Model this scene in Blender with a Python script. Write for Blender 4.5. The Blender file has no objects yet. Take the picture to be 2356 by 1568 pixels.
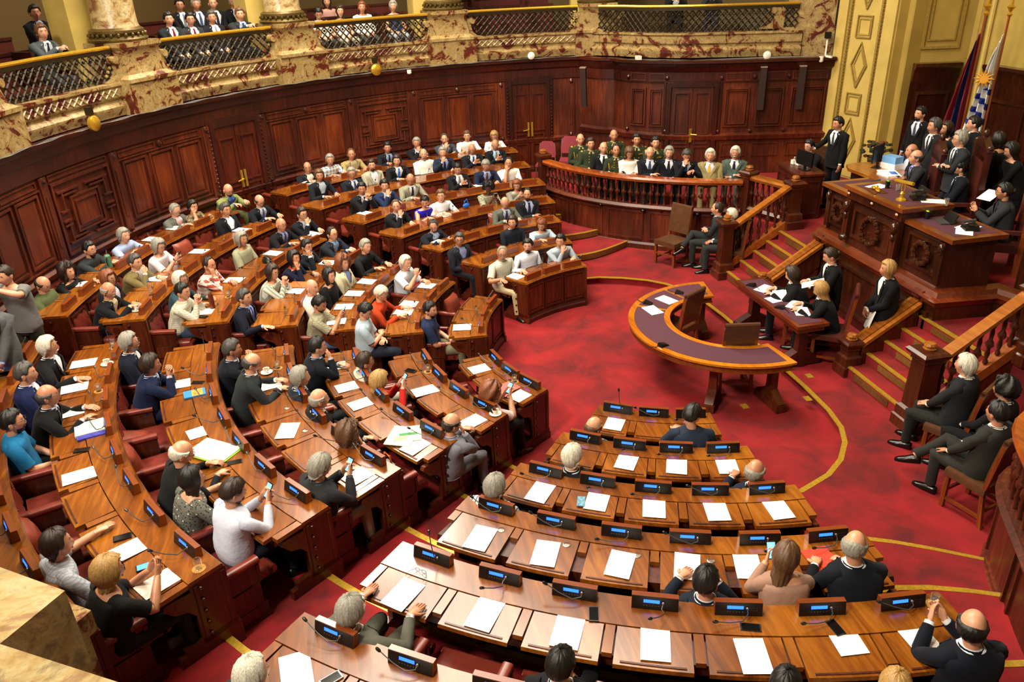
import bpy, math, random
import numpy as np
from mathutils import Vector, Matrix
random.seed(7); R = math.radians; PI = math.pi
sc = bpy.context.scene; COL = sc.collection
# ---------------- camera, world, lights, exposure ----------------
cd = bpy.data.cameras.new('camera'); cam = bpy.data.objects.new('camera', cd); COL.objects.link(cam)
cd.sensor_width = 36.0; cd.lens = 1818.4163 / 2356 * 36.0; cd.clip_start = 0.05; cd.clip_end = 200
CAMP = Vector((10.027547, -4.175062, 5.763023))
_p, _r, _y = 0.4575577, -0.0383459, 2.952264
fw = Vector((math.cos(_y) * math.cos(_p), math.sin(_y) * math.cos(_p), -math.sin(_p)))
rt = Vector((math.sin(_y), -math.cos(_y), 0)); up = rt.cross(fw)
r2 = rt * math.cos(_r) + up * math.sin(_r); u2 = -rt * math.sin(_r) + up * math.cos(_r)
cam.matrix_world = Matrix(((r2.x, u2.x, -fw.x, CAMP.x), (r2.y, u2.y, -fw.y, CAMP.y), (r2.z, u2.z, -fw.z, CAMP.z), (0, 0, 0, 1)))
sc.camera = cam
w = bpy.data.worlds.new('world'); sc.world = w; w.use_nodes = True
w.node_tree.nodes['Background'].inputs[0].default_value = (1.0, 0.86, 0.66, 1)
w.node_tree.nodes['Background'].inputs[1].default_value = 0.2
def area(name, loc, tgt, size, power, col=(1.0, 0.87, 0.68), sy=None):
    l = bpy.data.lights.new(name, 'AREA'); l.energy = power; l.size = size; l.color = col
    if sy: l.shape = 'RECTANGLE'; l.size_y = sy
    o = bpy.data.objects.new(name, l); COL.objects.link(o); o.location = loc
    o.rotation_euler = (Vector(tgt) - Vector(loc)).to_track_quat('-Z', 'Y').to_euler(); return o
area('ceiling_laylight', (-1.5, -3.0, 12.5), (-0.8, -2.5, 0), 7.0, 1500, (1.0, 0.90, 0.74))
area('gallery_floodlight', (-7.0, -4.6, 10.5), (0.5, -3.5, 0.5), 2.6, 760, (1.0, 0.88, 0.70))
area('gallery_floodlight', (8.5, -9.0, 11.0), (-3.0, -2.0, 1.0), 1.6, 950, (1.0, 0.90, 0.74))
area('gallery_floodlight', (4.0, -11.0, 11.0), (-5.0, 0.0, 2.5), 1.6, 650, (1.0, 0.86, 0.66))
sc.view_settings.view_transform = 'Standard'; sc.view_settings.look = 'None'
sc.view_settings.exposure = 0.62; sc.view_settings.gamma = 1.0; sc.view_settings.use_curve_mapping = False
# ---------------- materials ----------------
MATS = {}
def srgb(h):
    if not isinstance(h, str): return h
    v = [int(h[i:i + 2], 16) / 255 for i in (0, 2, 4)]
    return tuple(((c / 12.92) if c <= .04045 else ((c + .055) / 1.055) ** 2.4) for c in v) + (1,)
class NT:
    def __init__(s, name):
        s.m = bpy.data.materials.new(name); s.m.use_nodes = True; s.t = s.m.node_tree
        s.b = s.t.nodes['Principled BSDF']
    def n(s, typ, ins=None, **kw):
        nd = s.t.nodes.new(typ)
        for k, v in kw.items(): setattr(nd, k, v)
        for k, v in (ins or {}).items():
            if isinstance(v, tuple) and len(v) == 2 and hasattr(v[0], 'outputs'): s.t.links.new(v[0].outputs[v[1]], nd.inputs[k])
            elif hasattr(v, 'outputs'): s.t.links.new(v.outputs[0], nd.inputs[k])
            else: nd.inputs[k].default_value = v
        return nd
    def coord(s, scale=(1, 1, 1), kind='Object'):
        tc = s.n('ShaderNodeTexCoord'); mp = s.n('ShaderNodeMapping', {'Scale': scale}); s.t.links.new(tc.outputs[kind], mp.inputs['Vector']); return mp
    def ramp(s, fac, stops):
        r = s.n('ShaderNodeValToRGB', {'Fac': fac}); e = r.color_ramp.elements
        while len(e) < len(stops): e.new(0.5)
        for i, (p, c) in enumerate(stops): e[i].position = p; e[i].color = srgb(c)
        return r
    def set(s, **kw):
        for k, v in kw.items():
            k = k.replace('_', ' ')
            if hasattr(v, 'outputs'): s.t.links.new(v.outputs[0], s.b.inputs[k])
            else: s.b.inputs[k].default_value = v
    def bump(s, h, strength=.3, dist=.01):
        b = s.n('ShaderNodeBump', {'Strength': strength, 'Distance': dist}); s.t.links.new(h.outputs[0], b.inputs['Height']); s.t.links.new(b.outputs[0], s.b.inputs['Normal'])
def memo(f):
    def g(*a):
        k = (f.__name__,) + a
        if k not in MATS: MATS[k] = f(*a)
        return MATS[k]
    return g
@memo
def wood(name, c1, c2, c3, rough=.35, grain='z', scale=1.0, coat=.0):
    t = NT(name); s = {'z': (9, 9, .9), 'x': (.9, 9, 9), 'y': (9, .9, 9)}[grain]
    mp = t.coord(tuple(v * scale for v in s))
    n1 = t.n('ShaderNodeTexNoise', {'Vector': mp, 'Scale': 2.2, 'Detail': 7.0, 'Roughness': .62, 'Distortion': .6})
    mp2 = t.coord((.55, .55, .35)); n2 = t.n('ShaderNodeTexNoise', {'Vector': mp2, 'Scale': 2.0, 'Detail': 2.0})
    mx = t.n('ShaderNodeMath', {0: n1, 1: n2}, operation='ADD'); mh = t.n('ShaderNodeMath', {0: mx, 1: .5}, operation='MULTIPLY')
    r = t.ramp(mh, [(.32, c1), (.5, c2), (.68, c3)])
    t.set(Base_Color=r, Roughness=rough); t.b.inputs['Coat Weight'].default_value = coat; t.b.inputs['Coat Roughness'].default_value = .18
    t.bump(n1, .06, .004); return t.m
@memo
def plain(name, c, rough=.5, metal=0.0, noise=0.0, bscale=200.0, bstr=0.0):
    t = NT(name); col = srgb(c)
    mp = t.coord(); n = t.n('ShaderNodeTexNoise', {'Vector': mp, 'Scale': bscale, 'Detail': 3.0})
    k = .04 + noise
    r = t.ramp(n, [(.3, tuple(x * (1 - k) for x in col[:3]) + (1,)), (.7, tuple(min(1, x * (1 + k)) for x in col[:3]) + (1,))])
    t.set(Base_Color=r, Roughness=rough, Metallic=metal)
    if bstr: t.bump(n, bstr, .003)
    return t.m
@memo
def emit(name, c, s):
    t = NT(name); mp = t.coord((1, 1, 1), 'Generated')
    n = t.n('ShaderNodeTexNoise', {'Vector': mp, 'Scale': 14.0, 'Detail': 1.0}); c0 = srgb(c)
    r = t.ramp(n, [(.42, c0), (.62, tuple(min(1, x * 1.35 + .03) for x in c0[:3]) + (1,))])
    t.set(Base_Color=srgb('05060a'), Emission_Color=r, Emission_Strength=s); return t.m
@memo
def fabric(c, pat, rough=.85):
    t = NT('fabric'); col = srgb(c); dk = tuple(x * .72 for x in col[:3]) + (1,)
    mp = t.coord(); n = t.n('ShaderNodeTexNoise', {'Vector': mp, 'Scale': 9.0, 'Detail': 4.0, 'Roughness': .55})
    n2 = t.n('ShaderNodeTexNoise', {'Vector': mp, 'Scale': 340.0, 'Detail': 1.0})
    base = t.ramp(n2, [(.3, tuple(x * .82 for x in col[:3]) + (1,)), (.7, tuple(min(1, x * 1.12) for x in col[:3]) + (1,))])
    out = base
    def band(axis, freq, th, ph=0.0):
        sx = t.n('ShaderNodeSeparateXYZ', {'Vector': mp}); m = t.n('ShaderNodeMath', {0: (sx, axis), 1: freq}, operation='MULTIPLY')
        m2 = t.n('ShaderNodeMath', {0: m, 1: ph}, operation='ADD'); f = t.n('ShaderNodeMath', {0: m2}, operation='FRACT')
        return t.n('ShaderNodeMath', {0: f, 1: th}, operation='LESS_THAN')
    def mix(a, fac, c2, k=1.0):
        f = t.n('ShaderNodeMath', {0: fac, 1: k}, operation='MULTIPLY')
        m = t.n('ShaderNodeMixRGB', {'Fac': f, 'Color1': a}); m.inputs['Color2'].default_value = c2; return m
    wh = srgb('e8e6dc'); ink = srgb('15171c')
    if pat == 'check':
        out = mix(mix(base, band('X', 34, .3), tuple(x * .55 for x in col[:3]) + (1,), .7), band('Z', 34, .3), tuple(x * .55 for x in col[:3]) + (1,), .7)
    elif pat == 'plaid':
        out = mix(mix(mix(mix(base, band('X', 13, .42), wh, .6), band('Z', 13, .42), wh, .6), band('X', 13, .1, .5), ink, .5), band('Z', 13, .1, .5), ink, .5)
    elif pat == 'plaid2':
        out = mix(mix(base, band('X', 22, .28), ink, .85), band('Z', 22, .28), ink, .85)
    elif pat == 'stripe':
        out = mix(base, band('X', 28, .4), wh, .7)
    elif pat == 'floral':
        v = t.n('ShaderNodeTexVoronoi', {'Vector': mp, 'Scale': 42.0}); f = t.n('ShaderNodeMath', {0: v, 1: .32}, operation='LESS_THAN'); out = mix(base, f, ink, .85)
        v2 = t.n('ShaderNodeTexVoronoi', {'Vector': mp, 'Scale': 23.0}); f2 = t.n('ShaderNodeMath', {0: v2, 1: .18}, operation='LESS_THAN'); out = mix(out, f2, wh, .8)
    t.set(Base_Color=out, Roughness=rough); t.b.inputs['Sheen Weight'].default_value = .03
    t.b.inputs['Specular IOR Level'].default_value = .18; t.bump(n, .5, .02); return t.m
@memo
def skin(k):
    c = {1: 'cf9b7c', 2: 'bd8767', 3: 'b0764f', 4: '5a3826'}[k]
    t = NT('skin'); mp = t.coord(); n = t.n('ShaderNodeTexNoise', {'Vector': mp, 'Scale': 16.0, 'Detail': 4.0}); c0 = srgb(c)
    r = t.ramp(n, [(.3, (c0[0] * .88, c0[1] * .78, c0[2] * .76, 1)), (.7, (min(1, c0[0] * 1.08), c0[1] * 1.06, c0[2] * 1.04, 1))])
    t.set(Base_Color=r, Roughness=.42); t.b.inputs['Subsurface Weight'].default_value = .06; t.b.inputs['Subsurface Radius'].default_value = (.02, .008, .004)
    return t.m
@memo
def hairm(k):
    c = {'k': '0d0b0a', 'd': '2a1b11', 'b': '5c3f28', 'g': '8d8a80', 'w': 'c9c5b4', 'y': 'a8834a', 'r': '7a4426', 's': '3f3d3a'}[k]
    t = NT('hair'); mp = t.coord((60, 60, 8)); n = t.n('ShaderNodeTexNoise', {'Vector': mp, 'Scale': 3.0, 'Detail': 5.0}); c0 = srgb(c)
    r = t.ramp(n, [(.3, tuple(x * .55 for x in c0[:3]) + (1,)), (.7, tuple(min(1, x * 1.35) for x in c0[:3]) + (1,))])
    t.set(Base_Color=r, Roughness=.5); t.bump(n, .35, .004); return t.m
def marble(name, base, light, vein, sc_=1.6, rough=.3):
    t = NT(name); mp = t.coord()
    n1 = t.n('ShaderNodeTexNoise', {'Vector': mp, 'Scale': sc_ * 1.6, 'Detail': 9.0, 'Roughness': .68, 'Distortion': 1.6})
    r1 = t.ramp(n1, [(.30, light), (.45, base), (.52, '9a8658'), (.56, vein), (.68, '43190f')])
    n2 = t.n('ShaderNodeTexNoise', {'Vector': mp, 'Scale': sc_ * 5.5, 'Detail': 8.0, 'Roughness': .7, 'Distortion': 2.2})
    r2_ = t.ramp(n2, [(.36, '6e5c38'), (.47, 'ffffff'), (.54, 'f0dcb0'), (.62, 'a8604c')])
    m = t.n('ShaderNodeMixRGB', {'Fac': .62, 'Color1': r1, 'Color2': r2_}, blend_type='MULTIPLY')
    t.set(Base_Color=m, Roughness=rough); return t.m
WALL = wood('wall_mahogany', '210b04', '4a1a0a', '763214', .42, 'z', 1.0, .1)
WALLD = wood('dark_mahogany', '170703', '36110a', '521d0e', .35, 'z', 1.0, .3)
DESK = wood('desk_walnut', '401d07', '743d0d', '9e601a', .24, 'x', .8, .35)
DESKS = wood('desk_side_walnut', '230c05', '42190a', '652c12', .36, 'z', 1.2, .12)
TRIMW = wood('rail_oak', '6a350d', '925417', 'b07428', .22, 'x', .8, .6)
ROSW = wood('rostrum_wood', '1a0b05', '341608', '52260e', .28, 'z', 1.0, .45)
CHAIRW = wood('chair_wood', '4e1f0b', '7a3a14', '9a5420', .35, 'z', 1.5, .3)
LEA = plain('oxblood_leather', '6e2a20', .33, 0, .12, 14.0, .25)
LEAB = plain('brown_leather', '523420', .33, 0, .12, 14.0, .2)
LEAC = plain('dark_red_leather', '4d201b', .35, 0, .12, 14.0, .2)
BRASS = plain('brass', 'b8942e', .35, .45, .15, 30.0)
GOLD = plain('polished_brass', 'd8ac36', .25, .7, .1, 30.0)
BRONZE = plain('bronze_lattice', '2e2412', .45, .5, .25, 40.0)
BLACK = plain('black_plastic', '0b0b0c', .35)
DGREY = plain('grey_plastic', '3a3b3d', .4)
PAPER = plain('white_paper', 'f4f3ec', .7)
WHITE = plain('white_porcelain', 'ece8dc', .25)
FELT = plain('purple_baize', '4b2230', .8, 0, .25, 260.0)
STEEL = plain('steel', 'a8a49a', .3, .9)
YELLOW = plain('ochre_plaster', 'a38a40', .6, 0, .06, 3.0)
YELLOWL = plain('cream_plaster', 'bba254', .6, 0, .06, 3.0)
YELLOWD = plain('carved_ochre_plaster', '8f7430', .6, 0, .15, 20.0)
MARB = marble('brocatelle_marble', '9c8759', 'bdab7e', '63291d')
MARBP = marble('pale_marble', 'ab9c76', 'c2b48e', '7e5c40', 1.1)
def _carpet():
    t = NT('red_carpet'); mp = t.coord()
    n = t.n('ShaderNodeTexNoise', {'Vector': mp, 'Scale': 1.5, 'Detail': 5.0, 'Roughness': .6, 'Distortion': .5})
    n2 = t.n('ShaderNodeTexNoise', {'Vector': mp, 'Scale': 160.0, 'Detail': 2.0})
    r = t.ramp(n, [(.33, '5e060c'), (.5, '84090f'), (.66, '9a0e15')])
    r2_ = t.ramp(n2, [(.3, 'c8c8c8'), (.7, 'ffffff')])
    m = t.n('ShaderNodeMixRGB', {'Fac': .8, 'Color1': r, 'Color2': r2_}, blend_type='MULTIPLY')
    t.set(Base_Color=m, Roughness=.95); t.b.inputs['Sheen Weight'].default_value = .0; t.bump(n2, .4, .004); return t.m
CARPET = _carpet()
def _glass():
    t = NT('clear_glass'); t.set(Base_Color=(.95, .97, .93, 1), Roughness=.03); t.b.inputs['Transmission Weight'].default_value = .95; t.b.inputs['IOR'].default_value = 1.3; return t.m
GLASS = _glass()
def _uru():
    t = NT('striped_flag_cloth'); mp = t.coord(); sx = t.n('ShaderNodeSeparateXYZ', {'Vector': mp})
    a = t.n('ShaderNodeMath', {0: (sx, 'Z'), 1: 1.25}, operation='MULTIPLY'); b_ = t.n('ShaderNodeMath', {0: (sx, 'X'), 1: 1.2}, operation='MULTIPLY')
    s_ = t.n('ShaderNodeMath', {0: a, 1: b_}, operation='ADD'); m = t.n('ShaderNodeMath', {0: s_, 1: 3.1}, operation='MULTIPLY'); f = t.n('ShaderNodeMath', {0: m}, operation='FRACT')
    g = t.n('ShaderNodeMath', {0: f, 1: .42}, operation='LESS_THAN'); z = t.n('ShaderNodeMath', {0: (sx, 'Z'), 1: 1.95}, operation='LESS_THAN')
    gg = t.n('ShaderNodeMath', {0: g, 1: z}, operation='MULTIPLY'); r = t.ramp(gg, [(.4, 'd9d8d2'), (.6, '16308f')])
    t.set(Base_Color=r, Roughness=.6); return t.m
URU = _uru()
# ---------------- mesh builder ----------------
class MB:
    def __init__(s): s.v = []; s.f = []; s.m = []; s.n = 0
    def add(s, V, F, mat=0):
        V = np.asarray(V, float).reshape(-1, 3); k = s.n; s.v.append(V); s.n += len(V)
        for f in F: s.f.append([i + k for i in f]); s.m.append(mat)
        return s
    def box(s, c, d, mat=0, rz=0.0, taper=1.0):
        x, y, z = d[0] / 2, d[1] / 2, d[2] / 2; V = np.array([(sx * x * (taper if sz > 0 else 1), sy * y * (taper if sz > 0 else 1), sz * z) for sz in (-1, 1) for sy in (-1, 1) for sx in (-1, 1)])
        if rz: c_, s_ = math.cos(rz), math.sin(rz); V = np.stack([V[:, 0] * c_ - V[:, 1] * s_, V[:, 0] * s_ + V[:, 1] * c_, V[:, 2]], 1)
        return s.add(V + np.array(c), [(0, 2, 3, 1), (4, 5, 7, 6), (0, 1, 5, 4), (2, 6, 7, 3), (0, 4, 6, 2), (1, 3, 7, 5)], mat)
    def loft(s, rings, mat=0, closed=True, caps=True, skip=None):
        n = len(rings[0]); V = np.concatenate([np.asarray(r, float) for r in rings]); F = []
        for i in range(len(rings) - 1):
            for j in range(n if closed else n - 1):
                if skip and skip(i, j): continue
                a = i * n + j; b = i * n + (j + 1) % n; F.append((a, b, b + n, a + n))
        if caps and closed: F.append(tuple(range(n - 1, -1, -1))); F.append(tuple(range((len(rings) - 1) * n, len(rings) * n)))
        return s.add(V, F, mat)
    def tube(s, pts, rad, sides=8, mat=0, flat=1.0, side=None, caps=True):
        P = [Vector(p) for p in pts]; rings = []; u = None
        for i, p in enumerate(P):
            d = (P[min(i + 1, len(P) - 1)] - P[max(i - 1, 0)])
            d = d.normalized() if d.length > 1e-9 else Vector((0, 0, 1))
            if u is None:
                u = Vector(side) if side is not None else (Vector((0, 0, 1)).cross(d) if abs(d.z) < .95 else Vector((1, 0, 0)))
            u = (u - d * u.dot(d)); u = u.normalized() if u.length > 1e-6 else d.orthogonal().normalized(); v = d.cross(u)
            r = rad[i] if hasattr(rad, '__len__') else rad
            rx, ry = (r if hasattr(r, '__len__') else (r, r * flat))
            rings.append([tuple(p + u * (rx * math.cos(2 * PI * j / sides)) + v * (ry * math.sin(2 * PI * j / sides))) for j in range(sides)])
        return s.loft(rings, mat, True, caps)
    def lathe(s, c, prof, seg=12, mat=0):
        rings = [[(c[0] + r * math.cos(2 * PI * j / seg), c[1] + r * math.sin(2 * PI * j / seg), c[2] + z) for j in range(seg)] for r, z in prof]
        return s.loft(rings, mat)
    def ball(s, c, r, seg=10, rings=7, mat=0):
        rr = r if hasattr(r, '__len__') else (r, r, r)
        return s.loft([[(c[0] + rr[0] * math.sin(PI * max(.02, min(.98, i / rings))) * math.cos(2 * PI * j / seg), c[1] + rr[1] * math.sin(PI * max(.02, min(.98, i / rings))) * math.sin(2 * PI * j / seg), c[2] - rr[2] * math.cos(PI * i / rings)) for j in range(seg)] for i in range(rings + 1)], mat)
    def sweep(s, path, prof, mat=0, closed=False, caps=True):
        """prof: (offset to the right of the path, z); path: xy points"""
        n = len(path); rings = []
        for i, p in enumerate(path):
            a = path[i - 1] if (i > 0 or closed) else p; b = path[(i + 1) % n] if (i < n - 1 or closed) else p
            d1 = Vector((p[0] - a[0], p[1] - a[1])); d2 = Vector((b[0] - p[0], b[1] - p[1]))
            if d1.length < 1e-9: d1 = d2
            if d2.length < 1e-9: d2 = d1
            d1.normalize(); d2.normalize(); t = d1 + d2; t = t.normalized() if t.length > 1e-6 else d1
            nn = Vector((t.y, -t.x)); k = 1 / max(.35, nn.dot(Vector((d1.y, -d1.x))))
            rings.append([(p[0] + nn.x * o * k, p[1] + nn.y * o * k, z) for o, z in prof])
        if closed: rings.append(rings[0])
        return s.loft(rings, mat, True, caps and not closed)
    def arc(s, prof, a0, a1, step=2.0, mat=0, R0=None):
        n = max(1, int(abs(a1 - a0) / step)); rings = []
        for i in range(n + 1):
            a = R(a0 + (a1 - a0) * i / n); rings.append([(r * math.cos(a), r * math.sin(a), z) for r, z in prof])
        return s.loft(rings, mat)
    def arcbox(s, r0, r1, a0, a1, z0, z1, mat=0, step=2.0): return s.arc([(r0, z0), (r1, z0), (r1, z1), (r0, z1)], a0, a1, step, mat)
    def poly(s, pts, z0, z1, mat=0):
        n = len(pts); return s.add([(x, y, z0) for x, y in pts] + [(x, y, z1) for x, y in pts], [tuple(range(n - 1, -1, -1)), tuple(range(n, 2 * n))] + [(i, (i + 1) % n, (i + 1) % n + n, i + n) for i in range(n)], mat)
    def xf(s, M):
        for i, V in enumerate(s.v): s.v[i] = V @ np.array(M.to_3x3()).T + np.array(M.translation)
        return s
    def mesh(s, name, mats, origin=(0, 0, 0), smooth=True):
        V = np.concatenate(s.v) - np.array(origin)
        me = bpy.data.meshes.new(name); me.from_pydata(V.tolist(), [], s.f)
        for m in mats: me.materials.append(m)
        if any(s.m): me.polygons.foreach_set('material_index', s.m)
        me.polygons.foreach_set('use_smooth', [True] * len(s.f)); me.update()
        me.set_sharp_from_angle(angle=R(80 if smooth else 32)); return me
    def build(s, name, mats, parent=None, origin=None, smooth=False):
        if not isinstance(mats, (list, tuple)): mats = [mats]
        org = origin if origin is not None else ((0, 0, 0) if parent is None else tuple(parent.matrix_basis.translation) if parent.get('wc') else (0, 0, 0))
        return link(name, s.mesh(name, mats, org, smooth), parent)
def link(name, me, parent=None):
    o = bpy.data.objects.new(name, me); COL.objects.link(o)
    if parent is not None: o.parent = parent
    return o
def tag(o, label, cat, group=None):
    o['label'] = label; o['category'] = cat
    if group: o['group'] = group
    return o
def struct(o, label=None):
    o['kind'] = 'structure'
    if label: o['label'] = label
    return o
def thing(name, label, cat, loc=(0, 0, 0), rz=0.0, group=None, wc=False):
    """wc: parts given in world coordinates (root without rotation)"""
    o = bpy.data.objects.new(name, None); COL.objects.link(o); o.location = loc; o.rotation_euler = (0, 0, rz); o.empty_display_size = .1
    tag(o, label, cat, group)
    if wc: o['wc'] = 1; WC.append(o)
    return o
WC = []
def copy_tree(o, loc, rz=0.0, scale=None):
    r = o.copy(); COL.objects.link(r); r.location = loc; r.rotation_euler = (0, 0, rz)
    if scale: r.scale = scale
    for ch in o.children:
        c = ch.copy(); COL.objects.link(c); c.parent = r
        for g in ch.children:
            d = g.copy(); COL.objects.link(d); d.parent = c
    return r
def pol(r, a): return (r * math.cos(R(a)), r * math.sin(R(a)))
ORD = ['first', 'second', 'third', 'fourth', 'fifth', 'sixth', 'seventh', 'eighth', 'ninth']
BLK = {'A': 'middle left block', 'B': 'lower left block', 'C': 'lower right block', 'D': 'far upper block'}
ROWR = [0, 2.69, 3.61, 4.51, 5.37, 6.3, 7.4, 8.4]
TZ = [0] + [.13 * (k - 1) for k in range(1, 8)]
_B = {1: (282.7, 300.3), 2: (279.2, 303.4), 3: (277.0, 304.8), 4: (274.9, 305.6), 5: (273.6, 306.3), 6: (272.6, 306.8), 7: (272.2, 307.2)}
_C = {1: (327.8, 346.2), 2: (325.4, 349.1), 3: (323.8, 351.4), 4: (322.3, 353.7), 5: (321.3, 354.8), 6: (320.4, 354.9), 7: (320.4, 355)}
def angs(s, k):
    a, b = {'B': _B, 'A': _B, 'C': _C, 'D': _C}[s][k]
    if s in 'AD': a, b = 540 - b, 540 - a
    n = k + 2
    if s == 'A': b = (264.2 + .6 * a / (n - 1)) / (1 + .6 / (n - 1))
    return [a + (b - a) * i / (n - 1) for i in range(n)]
TE = [0, 0, 3.5, 4.38, 5.27, 6.30, 7.38, 8.36]   # tier edge radii
def tarc(mb, prof, k, a0, a1, step=3.0, mat=0):
    n = int((a1 - a0) / step); rings = []
    for i in range(n + 1):
        a = a0 + (a1 - a0) * i / n; e = .0035 * max(0, 180 - a, a - 360) ** 2; rings.append([(*pol(r + (e if r < 9 else 0), a), z) for r, z in prof])
    return mb.loft(rings, mat)
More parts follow.
